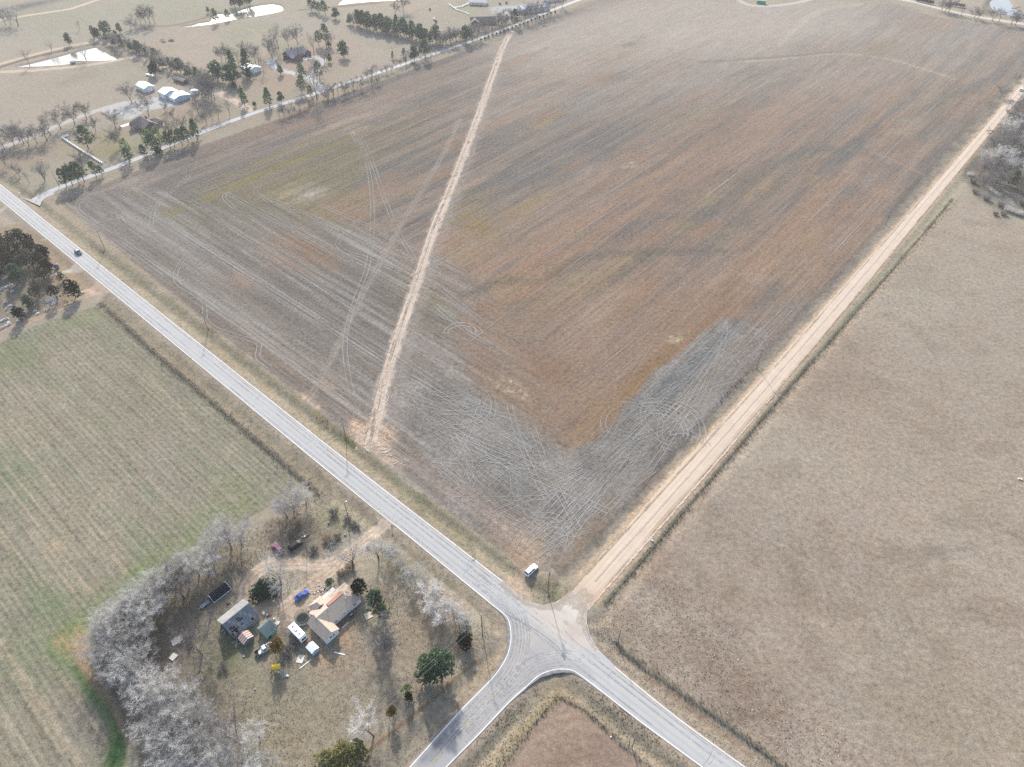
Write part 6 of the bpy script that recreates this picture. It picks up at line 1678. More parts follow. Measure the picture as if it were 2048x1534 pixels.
# ---------------------------------------------------------------- grey barn with a broken roof
BO = (-81.83, 95.34)
b = thing("barn", "old grey tin barn with holes torn in its roof", "barn", BO, GA)
gable(b, -.2, 8.0, -3.3, 4.4, 2.5, 4.9, 'x', M_WOODG, M_BARN, .3, ridge=.75, skip=(0, 1))
rgb_ = random.Random(3)
HOLES = {(1, 1), (2, 1), (2, 0), (5, 2), (0, 0), (9, 0)}
for k in range(12):
    x0 = -.5 + k * .735; x1 = x0 + .728
    # back slope: one long sheet each, its sunlight put into the paler tin
    p = [Vector((x0, .72, 4.95)), Vector((x1, .72, 4.95)), Vector((x1, 4.75, 2.28)), Vector((x0, 4.75, 2.28))]
    dz = rgb_.uniform(0, .05)
    part("roof_sheet", MB().slab([tuple(q + Vector((0, 0, dz))) for q in p[::-1]], (0, .55, 1), .03), M_BARN2, b)
    for j in range(4):
        if (k, j) in HOLES: continue
        t0, t1 = j / 4, (j + 1.06) / 4
        if (k, j) in ((3, 1), (1, 2), (5, 1), (6, 2), (10, 0)): t0 += .09
        A, B_ = Vector((0, -3.75, 2.05)), Vector((0, .72, 4.97))
        q0, q1 = A.lerp(B_, t0), A.lerp(B_, min(1, t1))
        dz = rgb_.uniform(0, .04) + .02 * (j % 2)
        part("roof_sheet", MB().slab([(x0, q0.y, q0.z + dz), (x1, q0.y, q0.z + dz), (x1, q1.y, q1.z + dz), (x0, q1.y, q1.z + dz)], (0, -.63, 1), .03), M_BARN if (k + j) % 5 else M_BARN2, b)  # front slope faces away from the sun; its shade is in the darker tin
part("ridge_cap", MB().slab([(-.5, .45, 4.98), (8.3, .45, 4.98), (8.3, .75, 5.08), (-.5, .75, 5.08)], (0, -.3, 1), .04), M_TINL, b)
for x in (.6, 2.1, 3.6, 5.1, 6.6):
    part("rafter", MB().tube([(x, -3.5, 2.05), (x, .7, 4.75)], .07, 4), M_WOOD, b)
part("purlin", MB().tube([(-.3, -1.9, 3.1), (8.1, -1.9, 3.1)], .06, 4), M_WOOD, b)
door(b, (-.2, .6, 0), 2.4, 2.3, (-1, 0), M_WOODD)
for i, (x, y, l_, a) in enumerate([(-.6, -4.4, 2.4, .9), (-.2, -5.0, 2.2, -.3), (-1.0, -3.6, 1.6, 1.9)]):
    o = thing("fallen_board", ["long pale board leaning off the broken corner of the barn", "short pale board lying by the rusty shed", "pale board on the grass behind the barn"][i], "board", lw(BO, x, y), GA + a)
    part("board", MB().box(-l_ / 2, l_ / 2, -.09, .09, .05, .12), M_TINL, o)

# small shed with red and white tin
s_ = thing("tin_shed", "small shed with striped rusty and pale tin roof against the barn", "shed", lw(BO, 2.05, -5.6), GA)
gable(s_, -1.5, 1.55, -1.45, 1.5, 1.75, 2.45, 'y', M_BARN, M_RUST, .1, skip=(0, 1))
for k in range(8):
    y0 = -1.55 + k * .395
    for sd in (-1, 1):
        p = [(sd * 1.72, y0, 1.66), (sd * 1.72, y0 + .385, 1.66), (0, y0 + .385, 2.5), (0, y0, 2.5)]
        if sd < 0: p.reverse()
        part("roof_sheet", MB().slab(p, (sd * .48, 0, 1), .03), M_RUST if k % 2 else M_TINL, s_)
window(s_, (.3, -1.45, 1.1), .5, .5, (0, -1), M_WOODG)
# mint green shed
s_ = thing("green_shed", "mint green shed with grey roof beside the barn", "shed", lw(BO, 7.6, -8.0), GA)
gable(s_, -1.7, 1.8, -1.9, 1.9, 1.9, 2.9, 'x', M_MINT, M_GRNROOF, .18, ridge=.3)
door(s_, (1.8, -.4, 0), .9, 1.75, (1, 0), M_MINT)
part("roof_lath", MB().slab([(-1.85, .55, 2.92), (1.95, .55, 2.92), (1.95, .75, 2.84), (-1.85, .75, 2.84)], (0, .4, 1), .03), M_DARKS, s_)
# round-roofed tarp shelter
q_ = thing("tarp_shelter", "round-roofed black tarp shelter with white end frames near the windbreak", "shelter", lw(BO, 5.1, 13.2), GA)
m = MB(); N = 12
pr_ = [(math.cos(math.pi * i / N) * 1.5, .25 + math.sin(math.pi * i / N) * 2.0) for i in range(N + 1)]
for i in range(N):
    m.quad((-2.9, pr_[i][0], pr_[i][1]), (2.9, pr_[i][0], pr_[i][1]), (2.9, pr_[i + 1][0], pr_[i + 1][1]), (-2.9, pr_[i + 1][0], pr_[i + 1][1]))
part("tarp_cover", m, M_TARP, q_, True)
for sx in (-2.92, 2.92):
    part("end_cover", MB().add([(sx, y, z) for y, z in pr_], [tuple(range(N + 1))]), M_TARP, q_)
    part("end_frame", MB().tube([(sx * 1.01, 1.5, 0)] + [(sx * 1.01, y, z) for y, z in pr_] + [(sx * 1.01, -1.5, 0)], .06, 5), M_TRIM, q_)
for sy in (-1.52, 1.52):
    part("base_rail", MB().box(-3.0, 3.0, sy - .1, sy + .1, .08, .3), M_TRIM, q_)
f_ = thing("flat_trailer", "narrow flat trailer parked left of the round-roofed shelter", "trailer", at(411, 1209), GA)
part("bed", MB().box(-1.5, 1.5, -.55, .55, .45, .55), M_SLATE, f_); part("side_rail", MB().box(-1.55, 1.55, -.62, -.55, .45, .75), M_TINL, f_)
for sy in (-.7, .7): part("wheel", MB().disc((-.2, sy, .3), (0, 1, 0), .3, .18, 12), M_BLACK, f_)
part("drawbar", MB().tube([(-1.5, 0, .5), (-2.5, 0, .4)], .05, 5), M_STEEL, f_)
# camper
r_ = thing("camper_trailer", "long white camper trailer beside the trampoline", "camper", lw(BO, 12.6, -15.7), GA)
m = MB(); prof = [(-3.0, .55), (3.0, .55), (3.05, 1.6), (2.75, 2.7), (2.4, 2.85), (-2.6, 2.85), (-2.95, 2.6), (-3.05, 1.5)]
n_ = len(prof)
m.add([(-1.1, y, z) for y, z in prof] + [(1.1, y, z) for y, z in prof], [tuple(range(n_ - 1, -1, -1)), tuple(range(n_, 2 * n_))] + [(i, (i + 1) % n_, n_ + (i + 1) % n_, n_ + i) for i in range(n_)])
part("body", m, M_WALLW, r_)
part("roof_unit", MB().box(-.4, .4, -.2, .8, 2.86, 3.15, (.08, .1)), M_TRIM, r_); part("roof_hatch", MB().box(-.25, .25, 1.5, 2.0, 2.86, 2.96), M_GREY, r_); part("roof_hatch", MB().box(-.2, .2, -1.7, -1.3, 2.86, 2.95), M_GREY, r_)
window(r_, (0, -3.08, 1.75), 1.4, .7, (0, -1), M_BLACK); window(r_, (1.1, .9, 1.8), .9, .6, (1, 0), M_BLACK); window(r_, (-1.1, -.8, 1.8), .9, .6, (-1, 0), M_BLACK); door(r_, (1.1, -1.3, .6), .7, 1.8, (1, 0), M_TRIM)
part("stripe", MB().box(-1.115, 1.115, -2.9, 2.9, 1.15, 1.3), M_GREY, r_)
for sx in (-1.0, 1.0):
    for sy in (-.5, .4): part("wheel", MB().disc((sx, sy, .34), (1, 0, 0), .34, .2, 14), M_BLACK, r_)
part("hitch", MB().tube([(0, 3.0, .55), (0, 4.1, .5)], .06, 5), M_STEEL, r_); part("bumper", MB().box(-1.0, 1.0, -3.25, -3.08, .5, .65), M_BLACK, r_)
# white portable shed
c_ = thing("white_shed", "small white portable shed in front of the camper", "shed", lw(BO, 12.6, -22.6), GA)
gable(c_, -1.1, 1.15, -1.35, 1.35, 1.7, 2.2, 'y', M_WMETALW, M_WMETAL, .12)
door(c_, (.0, -1.35, 0), 1.3, 1.6, (0, -1), M_BLUEM)
# trampoline
t_ = thing("trampoline", "round black trampoline with green pad and net between camper and farmhouse", "trampoline", at(606, 1240), 0)
m = MB(); m.disc((0, 0, .88), (0, 0, 1), 1.65, .04, 28); part("mat", m, M_BLACK, t_)
m = MB(); N = 28
for i in range(N):
    a, c2 = 2 * math.pi * i / N, 2 * math.pi * (i + 1) / N
    m.quad((1.65 * math.cos(a), 1.65 * math.sin(a), .93), (2.05 * math.cos(a), 2.05 * math.sin(a), .93), (2.05 * math.cos(c2), 2.05 * math.sin(c2), .93), (1.65 * math.cos(c2), 1.65 * math.sin(c2), .93))
part("pad", m, plain("dark_green_pad", (62, 86, 78), .6, .1), t_)
part("frame_ring", MB().tube([(2.08 * math.cos(2 * math.pi * i / 24), 2.08 * math.sin(2 * math.pi * i / 24), .88) for i in range(25)], .04, 5), M_STEEL, t_)
for i in range(8):
    a = 2 * math.pi * i / 8
    part("net_pole", MB().tube([(2.1 * math.cos(a), 2.1 * math.sin(a), .02), (2.1 * math.cos(a), 2.1 * math.sin(a), 2.6)], .035, 5), M_GREY, t_)
part("net_hoop", MB().tube([(2.1 * math.cos(2 * math.pi * i / 24), 2.1 * math.sin(2 * math.pi * i / 24), 2.6) for i in range(25)], .03, 5), M_GREY, t_)
mn, nn, nl = nodes_of("safety_net")
nn["Principled BSDF"].inputs["Base Color"].default_value = (.03, .035, .035, 1); nn["Principled BSDF"].inputs["Alpha"].default_value = .30
m = MB()
for i in range(N):
    a, c2 = 2 * math.pi * i / N, 2 * math.pi * (i + 1) / N
    m.quad((2.06 * math.cos(a), 2.06 * math.sin(a), .95), (2.06 * math.cos(c2), 2.06 * math.sin(c2), .95), (2.06 * math.cos(c2), 2.06 * math.sin(c2), 2.58), (2.06 * math.cos(a), 2.06 * math.sin(a), 2.58))
part("safety_net", m, mn, t_)
# play set with yellow canopy and slide
p_ = thing("play_set", "children's play set with yellow canopy and grey slide on the grass", "play set", at(556, 1340), R(12))
for x in (-.9, .9):
    for y in (-.5, .5): part("post", MB().box(x - .05, x + .05, y - .05, y + .05, 0, 2.3), M_WOOD, p_)
part("platform", MB().box(-1.0, 1.0, -.6, .6, 1.15, 1.25), M_WOOD, p_)
part("canopy", MB().slab([(-1.1, -.7, 2.2), (1.1, -.7, 2.2), (1.1, 0, 2.55), (-1.1, 0, 2.55)], (0, -.4, 1), .04).slab([(-1.1, 0, 2.55), (1.1, 0, 2.55), (1.1, .7, 2.2), (-1.1, .7, 2.2)], (0, .4, 1), .04), M_YEL, p_)
part("slide", MB().slab([(.9, -.3, 1.2), (.9, -.8, 1.2), (2.2, -2.2, .35), (2.5, -1.9, .35)], (.5, -.5, .8), .05), M_SLATE, p_); part("slide_end", MB().slab([(2.2, -2.25, .36), (2.9, -2.6, .3), (3.0, -2.2, .3), (2.5, -1.88, .36)], (0, 0, 1), .06), plain("pale_slide", (190, 206, 222), .4, .1), p_)
part("ladder", MB().box(-1.0, -.7, -1.0, -.6, 0, 1.2), M_WOOD, p_); part("panel", MB().box(.35, .9, -1.15, -1.0, .5, 1.0), M_TRIM, p_)

# ---------------------------------------------------------------- bits about the yard
def slab_thing(name, label, cat, px, py, w, d, hgt, mat, rot, pname="slab", extra=None):
    o = thing(name, label, cat, at(px, py), rot)
    part(pname, MB().box(-w / 2, w / 2, -d / 2, d / 2, .0, hgt), mat, o)
    if extra: extra(o)
    return o
slab_thing("well_slab", "square concrete slab with a dark hole left of a white board", "slab", 601, 1318, 1.9, 2.3, .16, M_CONC, R(-8), extra=lambda o: part("hole_cover", MB().disc((0, .1, .17), (0, 0, 1), .16, .04, 10), M_BLACK, o))
slab_thing("white_board", "long white board lying on the grass below the white shed", "board", 611, 1328, 3.6, .2, .12, M_TRIM, R(44), "board")
slab_thing("white_board", "long white board lying right of the farmhouse's south gable", "board", 679, 1307, 3.2, .24, .12, M_TRIM, R(-14), "board")
o = thing("pallet", "pale wooden pallet lying on the grass east of the farmhouse", "pallet", at(737, 1231), R(30))
for k in range(6): part("slat", MB().box(-1.1, 1.1, -1.05 + k * .36, -1.05 + k * .36 + .28, .14, .18), plain("bleached_boards", (206, 194, 172), .9, .2), o)
for y in (-.9, 0, .9): part("runner", MB().box(-.95 + y, -.8 + y, -1.0, 1.0, .0, .14) if y else MB().box(-.08, .08, -1.0, 1.0, .0, .14), M_WOOD, o)
o = thing("roof_sheet_stack", "pale metal roof sheet on posts among the bare trees", "roof sheet", at(357, 1284), R(35))
for k in range(4): part("sheet", MB().slab([(-1.5 + k * .75, -1.0, 1.0 + .1 * (k % 2)), (-.77 + k * .75, -1.0, 1.0 + .1 * (k % 2)), (-.77 + k * .75, 1.0, 1.25 + .1 * (k % 2)), (-1.5 + k * .75, 1.0, 1.25 + .1 * (k % 2))], (0, -.1, 1), .04), M_TINL, o)
for x in (-1.3, 1.3):
    for y in (-.9, .9): part("post", MB().box(x - .05, x + .05, y - .05, y + .05, 0, 1.1), M_WOOD, o)
slab_thing("concrete_slab", "small grey slab among the trees near the pale roof sheet", "slab", 347, 1314, 1.7, 1.9, .3, M_CONC, R(-30))
o = thing("smoker_grill", "black barbecue grill by the farmhouse's south wall", "grill", at(704, 1233), GA)
part("barrel", MB().tube([(-.55, 0, .95), (.55, 0, .95)], .35, 12), M_BLACK, o); part("lid", MB().box(-.5, .5, -.3, .3, 1.2, 1.4, (.05, .1)), M_SLATE, o)
for x in (-.45, .45):
    for y in (-.25, .25): part("leg", MB().box(x - .03, x + .03, y - .03, y + .03, 0, .8), M_BLACK, o)
slab_thing("door_step", "flat stone step below the deck of the farmhouse", "step", 690, 1250, 2.6, .6, .18, M_STONE, GA)
# raised garden beds behind the black van
for i, (px, py) in enumerate([(588, 1083), (597, 1076), (604, 1071), (612, 1067)]):
    o = thing("garden_bed", "wooden raised bed, {} of four behind the black minivan".format(nth(i)), "garden bed", at(px, py), GA + R(4), "raised beds behind the black minivan")
    for x0, x1, y0, y1 in ((-.6, .6, -1.0, -.9), (-.6, .6, .9, 1.0), (-.6, -.5, -.9, .9), (.5, .6, -.9, .9)):
        part("side_board", MB().box(x0, x1, y0, y1, 0, .45), M_WOODG if i < 2 else M_WOOD, o)
    part("soil", MB().box(-.5, .5, -.9, .9, 0, .3), plain("garden_soil", (96, 84, 74), 1, .3, 4), o)
# arbour and climbing frames
def frame_thing(label, px, py, rot, segs, r=.06, name="pipe_frame", cat="frame"):
    o = thing(name, label, cat, at(px, py), rot)
    for a, c in segs: part("pipe", MB().tube([a, c], r, 5), M_TINL, o)
    return o
frame_thing("white pipe frame of an old swing beside the twisted tree", 568, 1178, GA, [((-2.2, 0, 1.9), (1.6, 0, 1.9)), ((-2.2, -.8, 0), (-2.2, 0, 1.9)), ((-2.2, .8, 0), (-2.2, 0, 1.9)), ((1.6, -.8, 0), (1.6, 0, 1.9)), ((1.6, .8, 0), (1.6, 0, 1.9)), ((-.6, 0, 1.9), (-1.6, 2.0, 1.0)), ((-1.0, .1, 1.7), (-1.0, .1, .5))], .07, "swing_frame", "swing")
a_ = frame_thing("white pipe arbour over a green tub behind the farmhouse", 660, 1176, GA, [((-1.2, -.6, 0), (-1.2, -.6, 1.8)), ((1.2, -.6, 0), (1.2, -.6, 1.8)), ((-1.2, .8, 0), (-1.2, .8, 1.8)), ((1.2, .8, 0), (1.2, .8, 1.8)), ((-1.2, -.6, 1.8), (1.2, -.6, 1.8)), ((-1.2, .8, 1.8), (1.2, .8, 1.8)), ((1.2, -.6, 1.8), (1.2, .8, 1.8)), ((-1.2, -.6, 1.8), (-1.2, .8, 1.8))], .05, "arbour", "arbour")
part("tub", MB().box(-.7, .7, -.4, .5, .1, .6), plain("pale_green_tub", (150, 186, 160), .6, .1), a_)
# rock garden: each stone a piece of it
rk = thing("rock_garden", "bed of pale stones behind the farmhouse beside the drive", "rock garden", at(638, 1180), 0)
rg = random.Random(8)
for i in range(60):
    x, y = rg.gauss(0, 1.5), rg.gauss(0, 1.3); s0 = rg.uniform(.12, .34)
    me = MB(); vs = [(rg.gauss(0, .2), rg.gauss(0, .2), 0)]
    me.add([(s0 * math.cos(k * 1.047 + rg.uniform(-.2, .2)), s0 * rg.uniform(.6, 1) * math.sin(k * 1.047), 0) for k in range(6)] + [(s0 * .6 * math.cos(k * 1.047), s0 * .5 * math.sin(k * 1.047), s0 * rg.uniform(.6, .9)) for k in range(6)], [(5, 4, 3, 2, 1, 0), (6, 7, 8, 9, 10, 11)] + [(k, (k + 1) % 6, 6 + (k + 1) % 6, 6 + k) for k in range(6)])
    o = part("stone", me, [M_STONE, M_CONC, M_WOODD][i % 3], rk); o.location = (x, y, 0)
# odds and ends by the sheds
junk = [(528, 1228, "cream fridge lying by the barn's east end", "box", M_STONE, .9, .8, .8), (536, 1232, "maroon metal drum between barn and green shed", "drum", M_RED, .35, .35, .9), (541, 1229, "red toolbox beside the drum between barn and green shed", "box", M_RUST, .7, .4, .4), (548, 1238, "white plastic tub behind the green shed", "box", M_TRIM, .6, .5, .5), (555, 1246, "pile of cream sheets right of the green shed", "box", M_STONE, 1.3, 1.2, .25), (552, 1254, "pale barrel at the corner of the green shed", "drum", M_TINL, .35, .35, .8), (540, 1274, "dark blue tarp heap south of the green shed", "heap", M_TARPB, 1.0, .9, .6), (536, 1284, "rusty scrap heap in front of the old pickup", "heap", M_WOODD, .9, .5, .35), (530, 1290, "dark scrap iron left of the old pickup's nose", "heap", M_BLACK, .8, .5, .3), (456, 1208, "black scrap heap behind the barn", "heap", M_BLACK, .7, .5, .4), (463, 1206, "cream sack behind the barn wall", "heap", M_STONE, .5, .5, .4), (446, 1262, "white junk beside the barn's west wall", "box", M_TINL, .9, .4, .5), (450, 1268, "grey mower beside the barn's west wall", "box", M_GREY, 1.0, .6, .7),
        (617, 1222, "orange pot at the farmhouse's west wing door", "drum", M_RUST, .22, .22, .4), (621, 1238, "red bucket by the trampoline", "drum", M_RUST, .2, .2, .35), (613, 1250, "blue grey chair at the edge of the trampoline", "chair", M_SLATE, .5, .5, .8), (735, 1092, "white round gas tank beside the drive entrance tree", "drum", M_TRIM, .5, .5, .9), (724, 1104, "white sack by the drive entrance tree", "heap", M_TRIM, .5, .4, .35), (589, 1102, "white feed bag in the shade behind the black minivan", "heap", M_TRIM, .3, .3, .3), (657, 1047, "small dark birdbath in the green grass", "drum", M_SLATE, .3, .3, .7), (691, 1070, "dark stump in the grass beside the drive", "drum", M_WOODD, .4, .4, .4), (1304, 1081, "white rubble block on the gravel road's verge", "box", M_STONE, .9, .5, .35), (1300, 1093, "small white rubble block below the larger one on the gravel verge", "box", M_STONE, .4, .4, .3), (1060, 1422, "white bag on the corner verge between the paved roads", "heap", M_TRIM, .5, .4, .3), (2040, 958, "pale rubble heap at the right edge of the pasture", "heap", M_STONE, 1.6, 1.2, .5), (488, 1312, "dark tyre ring on the yard grass", "drum", M_BLACK, .5, .5, .2), (510, 1378, "small round stone on the yard grass", "drum", M_CONC, .3, .3, .2), (1222, 1474, "white block in the corner field", "box", M_TRIM, .4, .35, .3)]
for px, py, lab, kd, mt, w_, d_, hh in junk:
    o = thing({"box": "junk_box", "drum": "drum", "heap": "scrap_heap", "chair": "garden_chair"}[kd], lab, {"box": "box", "drum": "drum", "heap": "heap", "chair": "chair"}[kd], at(px, py), rg.uniform(0, 3))
    if kd == "box":
        part("body", MB().box(-w_ / 2, w_ / 2, -d_ / 2, d_ / 2, 0, hh, (.05, .05)), mt, o); part("lid", MB().box(-w_ / 2 + .03, w_ / 2 - .03, -d_ / 2 + .03, d_ / 2 - .03, hh, hh + .05, (.03, .03)), mt, o)
    elif kd == "drum":
        part("shell", MB().tube([(0, 0, 0), (0, 0, hh * .45), (0, 0, hh * .5), (0, 0, hh)], [w_, w_, w_ * 1.06, w_], 12), mt, o); part("rim", MB().disc((0, 0, hh), (0, 0, 1), w_ * .9, .05, 12), M_GREY, o)
    elif kd == "chair":
        part("seat", MB().box(-.25, .25, -.25, .25, .4, .46), mt, o); part("backrest", MB().box(-.25, .25, .2, .26, .46, .95), mt, o)
        for x in (-.22, .22):
            for y in (-.22, .22): part("leg", MB().box(x - .02, x + .02, y - .02, y + .02, 0, .4), mt, o)
    else:
        for k in range(5):
            x, y, s0 = rg.gauss(0, w_ * .28), rg.gauss(0, d_ * .28), rg.uniform(.3, .6)
            q = part("lump", MB().box(-w_ * s0 / 2, w_ * s0 / 2, -d_ * s0 / 2, d_ * s0 / 2, 0, hh * rg.uniform(.5, 1), (.08, .08)), mt, o); q.location = (x, y, 0); q.rotation_euler = (rg.uniform(-.2, .2), rg.uniform(-.2, .2), rg.uniform(0, 3))
# mailbox on its post by the drive
o = thing("mailbox", "dark mailbox on a post where the farm drive meets the road", "mailbox", at(784, 1056), R(139))
part("post", MB().box(-.06, .06, -.06, .06, 0, 1.05), M_WOODD, o); part("arm", MB().box(-.5, .5, -.05, .05, 1.0, 1.06), M_WOODD, o)
part("box", MB().tube([(-.32, 0, 1.2), (.32, 0, 1.2)], .16, 10), M_BLACK, o); part("flag", MB().box(.1, .14, .17, .2, 1.2, 1.45), M_RUST, o)
# green street-name sign
o = thing("street_sign", "green street sign with two crossed blades on the verge of the paved road", "sign", at(943, 1100), R(30))
part("post", MB().tube([(0, 0, 0), (0, 0, 2.6)], .05, 6), M_STEEL, o); part("blade", MB().box(-.75, .75, -.03, .03, 2.3, 2.55), M_GREEN, o); part("blade", MB().box(-.03, .03, -.75, .75, 2.56, 2.8), M_GREEN, o)
# culvert and rubbish at the corner verge
o = thing("marker_stake", "thin white marker stake standing in the yard's corner verge", "stake", at(937, 1300), 0)
part("stake", MB().tube([(0, 0, 0), (.25, .1, 1.7)], .04, 5), M_TRIM, o); part("cap", MB().disc((.25, .1, 1.7), (0, 0, 1), .06, .08, 6), M_TRIM, o)
# ---------------------------------------------------------------- vehicles
def car_paint(name, rgb, rough=.25):
    m = plain(name, rgb, max(rough, .35), .03, 2.0, spec=.25)
    m.node_tree.nodes["Principled BSDF"].inputs["Coat Weight"].default_value = .08
    return m
def ring(x0, x1, y, z, c, dzf=0.0, dzr=0.0):
    """chamfered outline at height z; dzf / dzr drop the nose / tail"""
    p = [(x0 + c, -y), (x1 - c, -y), (x1, -y + c), (x1, y - c), (x1 - c, y), (x0 + c, y), (x0, y - c), (x0, -y + c)]
    return [(a, b, z + (dzf if a > (x0 + x1) / 2 else dzr)) for a, b in p]
def loft(m, rings, cap0=True, cap1=True):
    n = len(rings[0])
    vs = [p for r in rings for p in r]
    fs = []
    for i in range(len(rings) - 1):
        for k in range(n):
            fs.append((i * n + k, i * n + (k + 1) % n, (i + 1) * n + (k + 1) % n, (i + 1) * n + k))
    if cap0: fs.append(tuple(range(n - 1, -1, -1)))
    if cap1: fs.append(tuple((len(rings) - 1) * n + k for k in range(n)))
    m.add(vs, fs)
def vehicle(name, label, cat, px, py, rot, L, W, H, paint, cab, belt=.95, hood=-.16, tail=-.05, rake=(.75, .35), roofmat=None, pickup=False, rim=M_GREY, on_road=False):
    """cab = (rear x, front x) of the glasshouse at the belt line, as fractions of the length"""
    o = thing(name, label, cat, at(px, py), rot, z=.04 if on_road else None)
    w, h2 = W / 2, L / 2
    c0, c1 = -h2 + cab[0] * L, -h2 + cab[1] * L
    b = MB()
    loft(b, [ring(-h2 + .1, h2 - .12, w - .08, .26, .22), ring(-h2, h2, w, .5, .28), ring(-h2 + .02, h2 - .04, w, .72, .30, hood * .3), ring(-h2 + .06, h2 - .12, w - .04, belt, .34, hood, tail), ring(-h2 + .22, h2 - .35, w - .16, belt + .03, .3, hood, tail)])
    part("body", b, paint, o, False)
    g = MB()
    r0, r1 = c0 + rake[1], c1 - rake[0]
    lo = [(c0, -w + .08), (c1, -w + .08), (c1, w - .08), (c0, w - .08)]
    hi = [(r0, -w + .27), (r1, -w + .27), (r1, w - .27), (r0, w - .27)]
    mid = [(r0 + .1, -w + .36), (r1 - .1, -w + .36), (r1 - .1, w - .36), (r0 + .1, w - .36)]
    loft(g, [[(x, y, belt - .02) for x, y in lo], [(x, y, H - .07) for x, y in hi], [(x, y, H) for x, y in mid]])
    part("cabin", g, roofmat or paint, o)
    def glass(nm, a, c, d, e, f0=.1, f1=.9, g0=.06, g1=.94):
        """window in the quad a-c (low) d-e (high)"""
        a, c, d, e = map(Vector, (a, c, d, e))
        P_ = lambda s, t: (a.lerp(c, s)).lerp(d.lerp(e, s), t)
        q = [P_(g0, f0), P_(g1, f0), P_(g1, f1), P_(g0, f1)]
        n = (q[1] - q[0]).cross(q[3] - q[0]).normalized()
        ctr = Vector(((c0 + c1) / 2, 0, belt))
        if n.dot(q[0] - ctr) < 0: n = -n; q.reverse()
        part(nm, MB().slab([tuple(p + n * .02) for p in q], n, .018), M_PANE, o)
    Lo = [(x, y, belt - .02) for x, y in lo]; Hi = [(x, y, H - .07) for x, y in hi]
    glass("windshield", Lo[1], Lo[2], Hi[1], Hi[2]); glass("rear_window", Lo[0], Lo[3], Hi[0], Hi[3], .25)
    for s0, s1 in ((.07, .47), (.53, .95)):
        glass("side_window", Lo[0], Lo[1], Hi[0], Hi[1], .18, .9, s0, s1); glass("side_window", Lo[3], Lo[2], Hi[3], Hi[2], .18, .9, s0, s1)
    for x in (-L * .31, L * .33):
        for s in (-1, 1):
            wh = part("wheel", MB().disc((x, s * (w - .09), .34), (0, 1, 0), .34, .22, 16), M_BLACK, o)
            part("rim", MB().disc((x, s * (w + .025), .34), (0, 1, 0), .2, .02, 12), rim, wh)
    for s in (-1, 1):
        part("headlight", MB().box(h2 - .16, h2 - .02, s * (w - .45) - .16, s * (w - .45) + .16, .60, .74), plain("lamp_glass", (220, 224, 228), .2, .03, spec=.6), o)
        part("tail_light", MB().box(-h2 + .0, -h2 + .1, s * (w - .28) - .12, s * (w - .28) + .12, .66, .84), plain("tail_lamp", (130, 26, 26), .3, .03), o)
        part("mirror", MB().box(c1 - .75, c1 - .55, s * (w + .02) - .09, s * (w + .02) + .09, belt + .02, belt + .18), paint, o)
    part("bumper", MB().box(h2 - .1, h2 + .04, -w + .25, w - .25, .34, .5), M_GREY, o)
    if pickup:
        bed = MB()
        x0, x1 = -h2 + .1, c0 - .12
        bed.box(x0, x1, -w + .18, w - .18, belt - .35, belt - .30)
        part("bed_floor", bed, M_BLACK, o)
    return o
A_DIR = R(139.2)
vehicle("parked_suv", "white SUV parked on the field corner beside the crossroads", "car", 1062, 1142, R(47), 4.95, 1.98, 1.80, car_paint("white_paint", (236, 238, 240)), (.02, .74), .98, -.12, 0, (.62, .38))
vehicle("parked_suv", "maroon pink SUV parked nose to the windbreak behind the drive", "car", 556, 1098, R(139), 4.5, 1.82, 1.75, car_paint("maroon_paint", (150, 96, 116), .35), (.02, .76), 1.0, -.1, 0, (.5, .3))
vehicle("parked_minivan", "black minivan parked beside the raised garden beds", "car", 592, 1092, R(46), 4.9, 1.92, 1.75, car_paint("black_paint", (16, 18, 22)), (.03, .86), .98, -.12, 0, (1.0, .35))
vehicle("parked_sedan", "blue sedan parked on the dirt drive behind the farmhouse", "car", 604, 1192, R(45), 4.5, 1.78, 1.45, car_paint("blue_paint", (40, 78, 160)), (.10, .74), .88, -.1, -.02, (.8, .75))
vehicle("dark_pickup", "dark pickup with pale roof driving on the paved road", "truck", 157, 506, A_DIR + math.pi, 5.3, 1.95, 1.75, car_paint("navy_paint", (34, 40, 56)), (.36, .72), 1.0, -.08, -.02, (.6, .15), car_paint("silver_roof", (196, 204, 214)), True, on_road=True)
vehicle("far_car", "pale car far up the gravel road at the picture's edge", "car", 2042, 181, GA, 4.8, 1.9, 1.6, car_paint("pearl_paint", (214, 218, 222)), (.05, .76), .95, on_road=True)
vehicle("parked_car", "dark car beside the brown house's garage", "car", 572, 118, GA, 4.7, 1.85, 1.5, car_paint("charcoal_paint", (40, 46, 52)), (.1, .76), .9)
# the old pickup: white cab, open black bed
o = vehicle("old_pickup", "old pickup with white cab and open black bed by the gold cedar", "truck", 529, 1300, R(40), 5.2, 1.9, 1.72, car_paint("chalky_white_paint", (222, 222, 222), .5), (.40, .70), .98, -.04, -.40, (.5, .12))
x0, x1 = -2.5, -.62
for y in (-.9, .84): part("bed_side", MB().box(x0, x1, y, y + .06, .6, 1.0), M_BLACK, o)
part("tailgate", MB().box(x0, x0 + .06, -.84, .84, .6, 1.0), M_BLACK, o); part("bed_floor", MB().box(x0 + .06, x1, -.84, .84, .62, .66), M_BLACK, o)
part("hood_patch", MB().box(1.0, 2.2, -.5, .1, .98, .995), M_GREY, o); part("engine", MB().box(1.2, 1.9, .2, .6, .97, 1.08), M_BLACK, o)

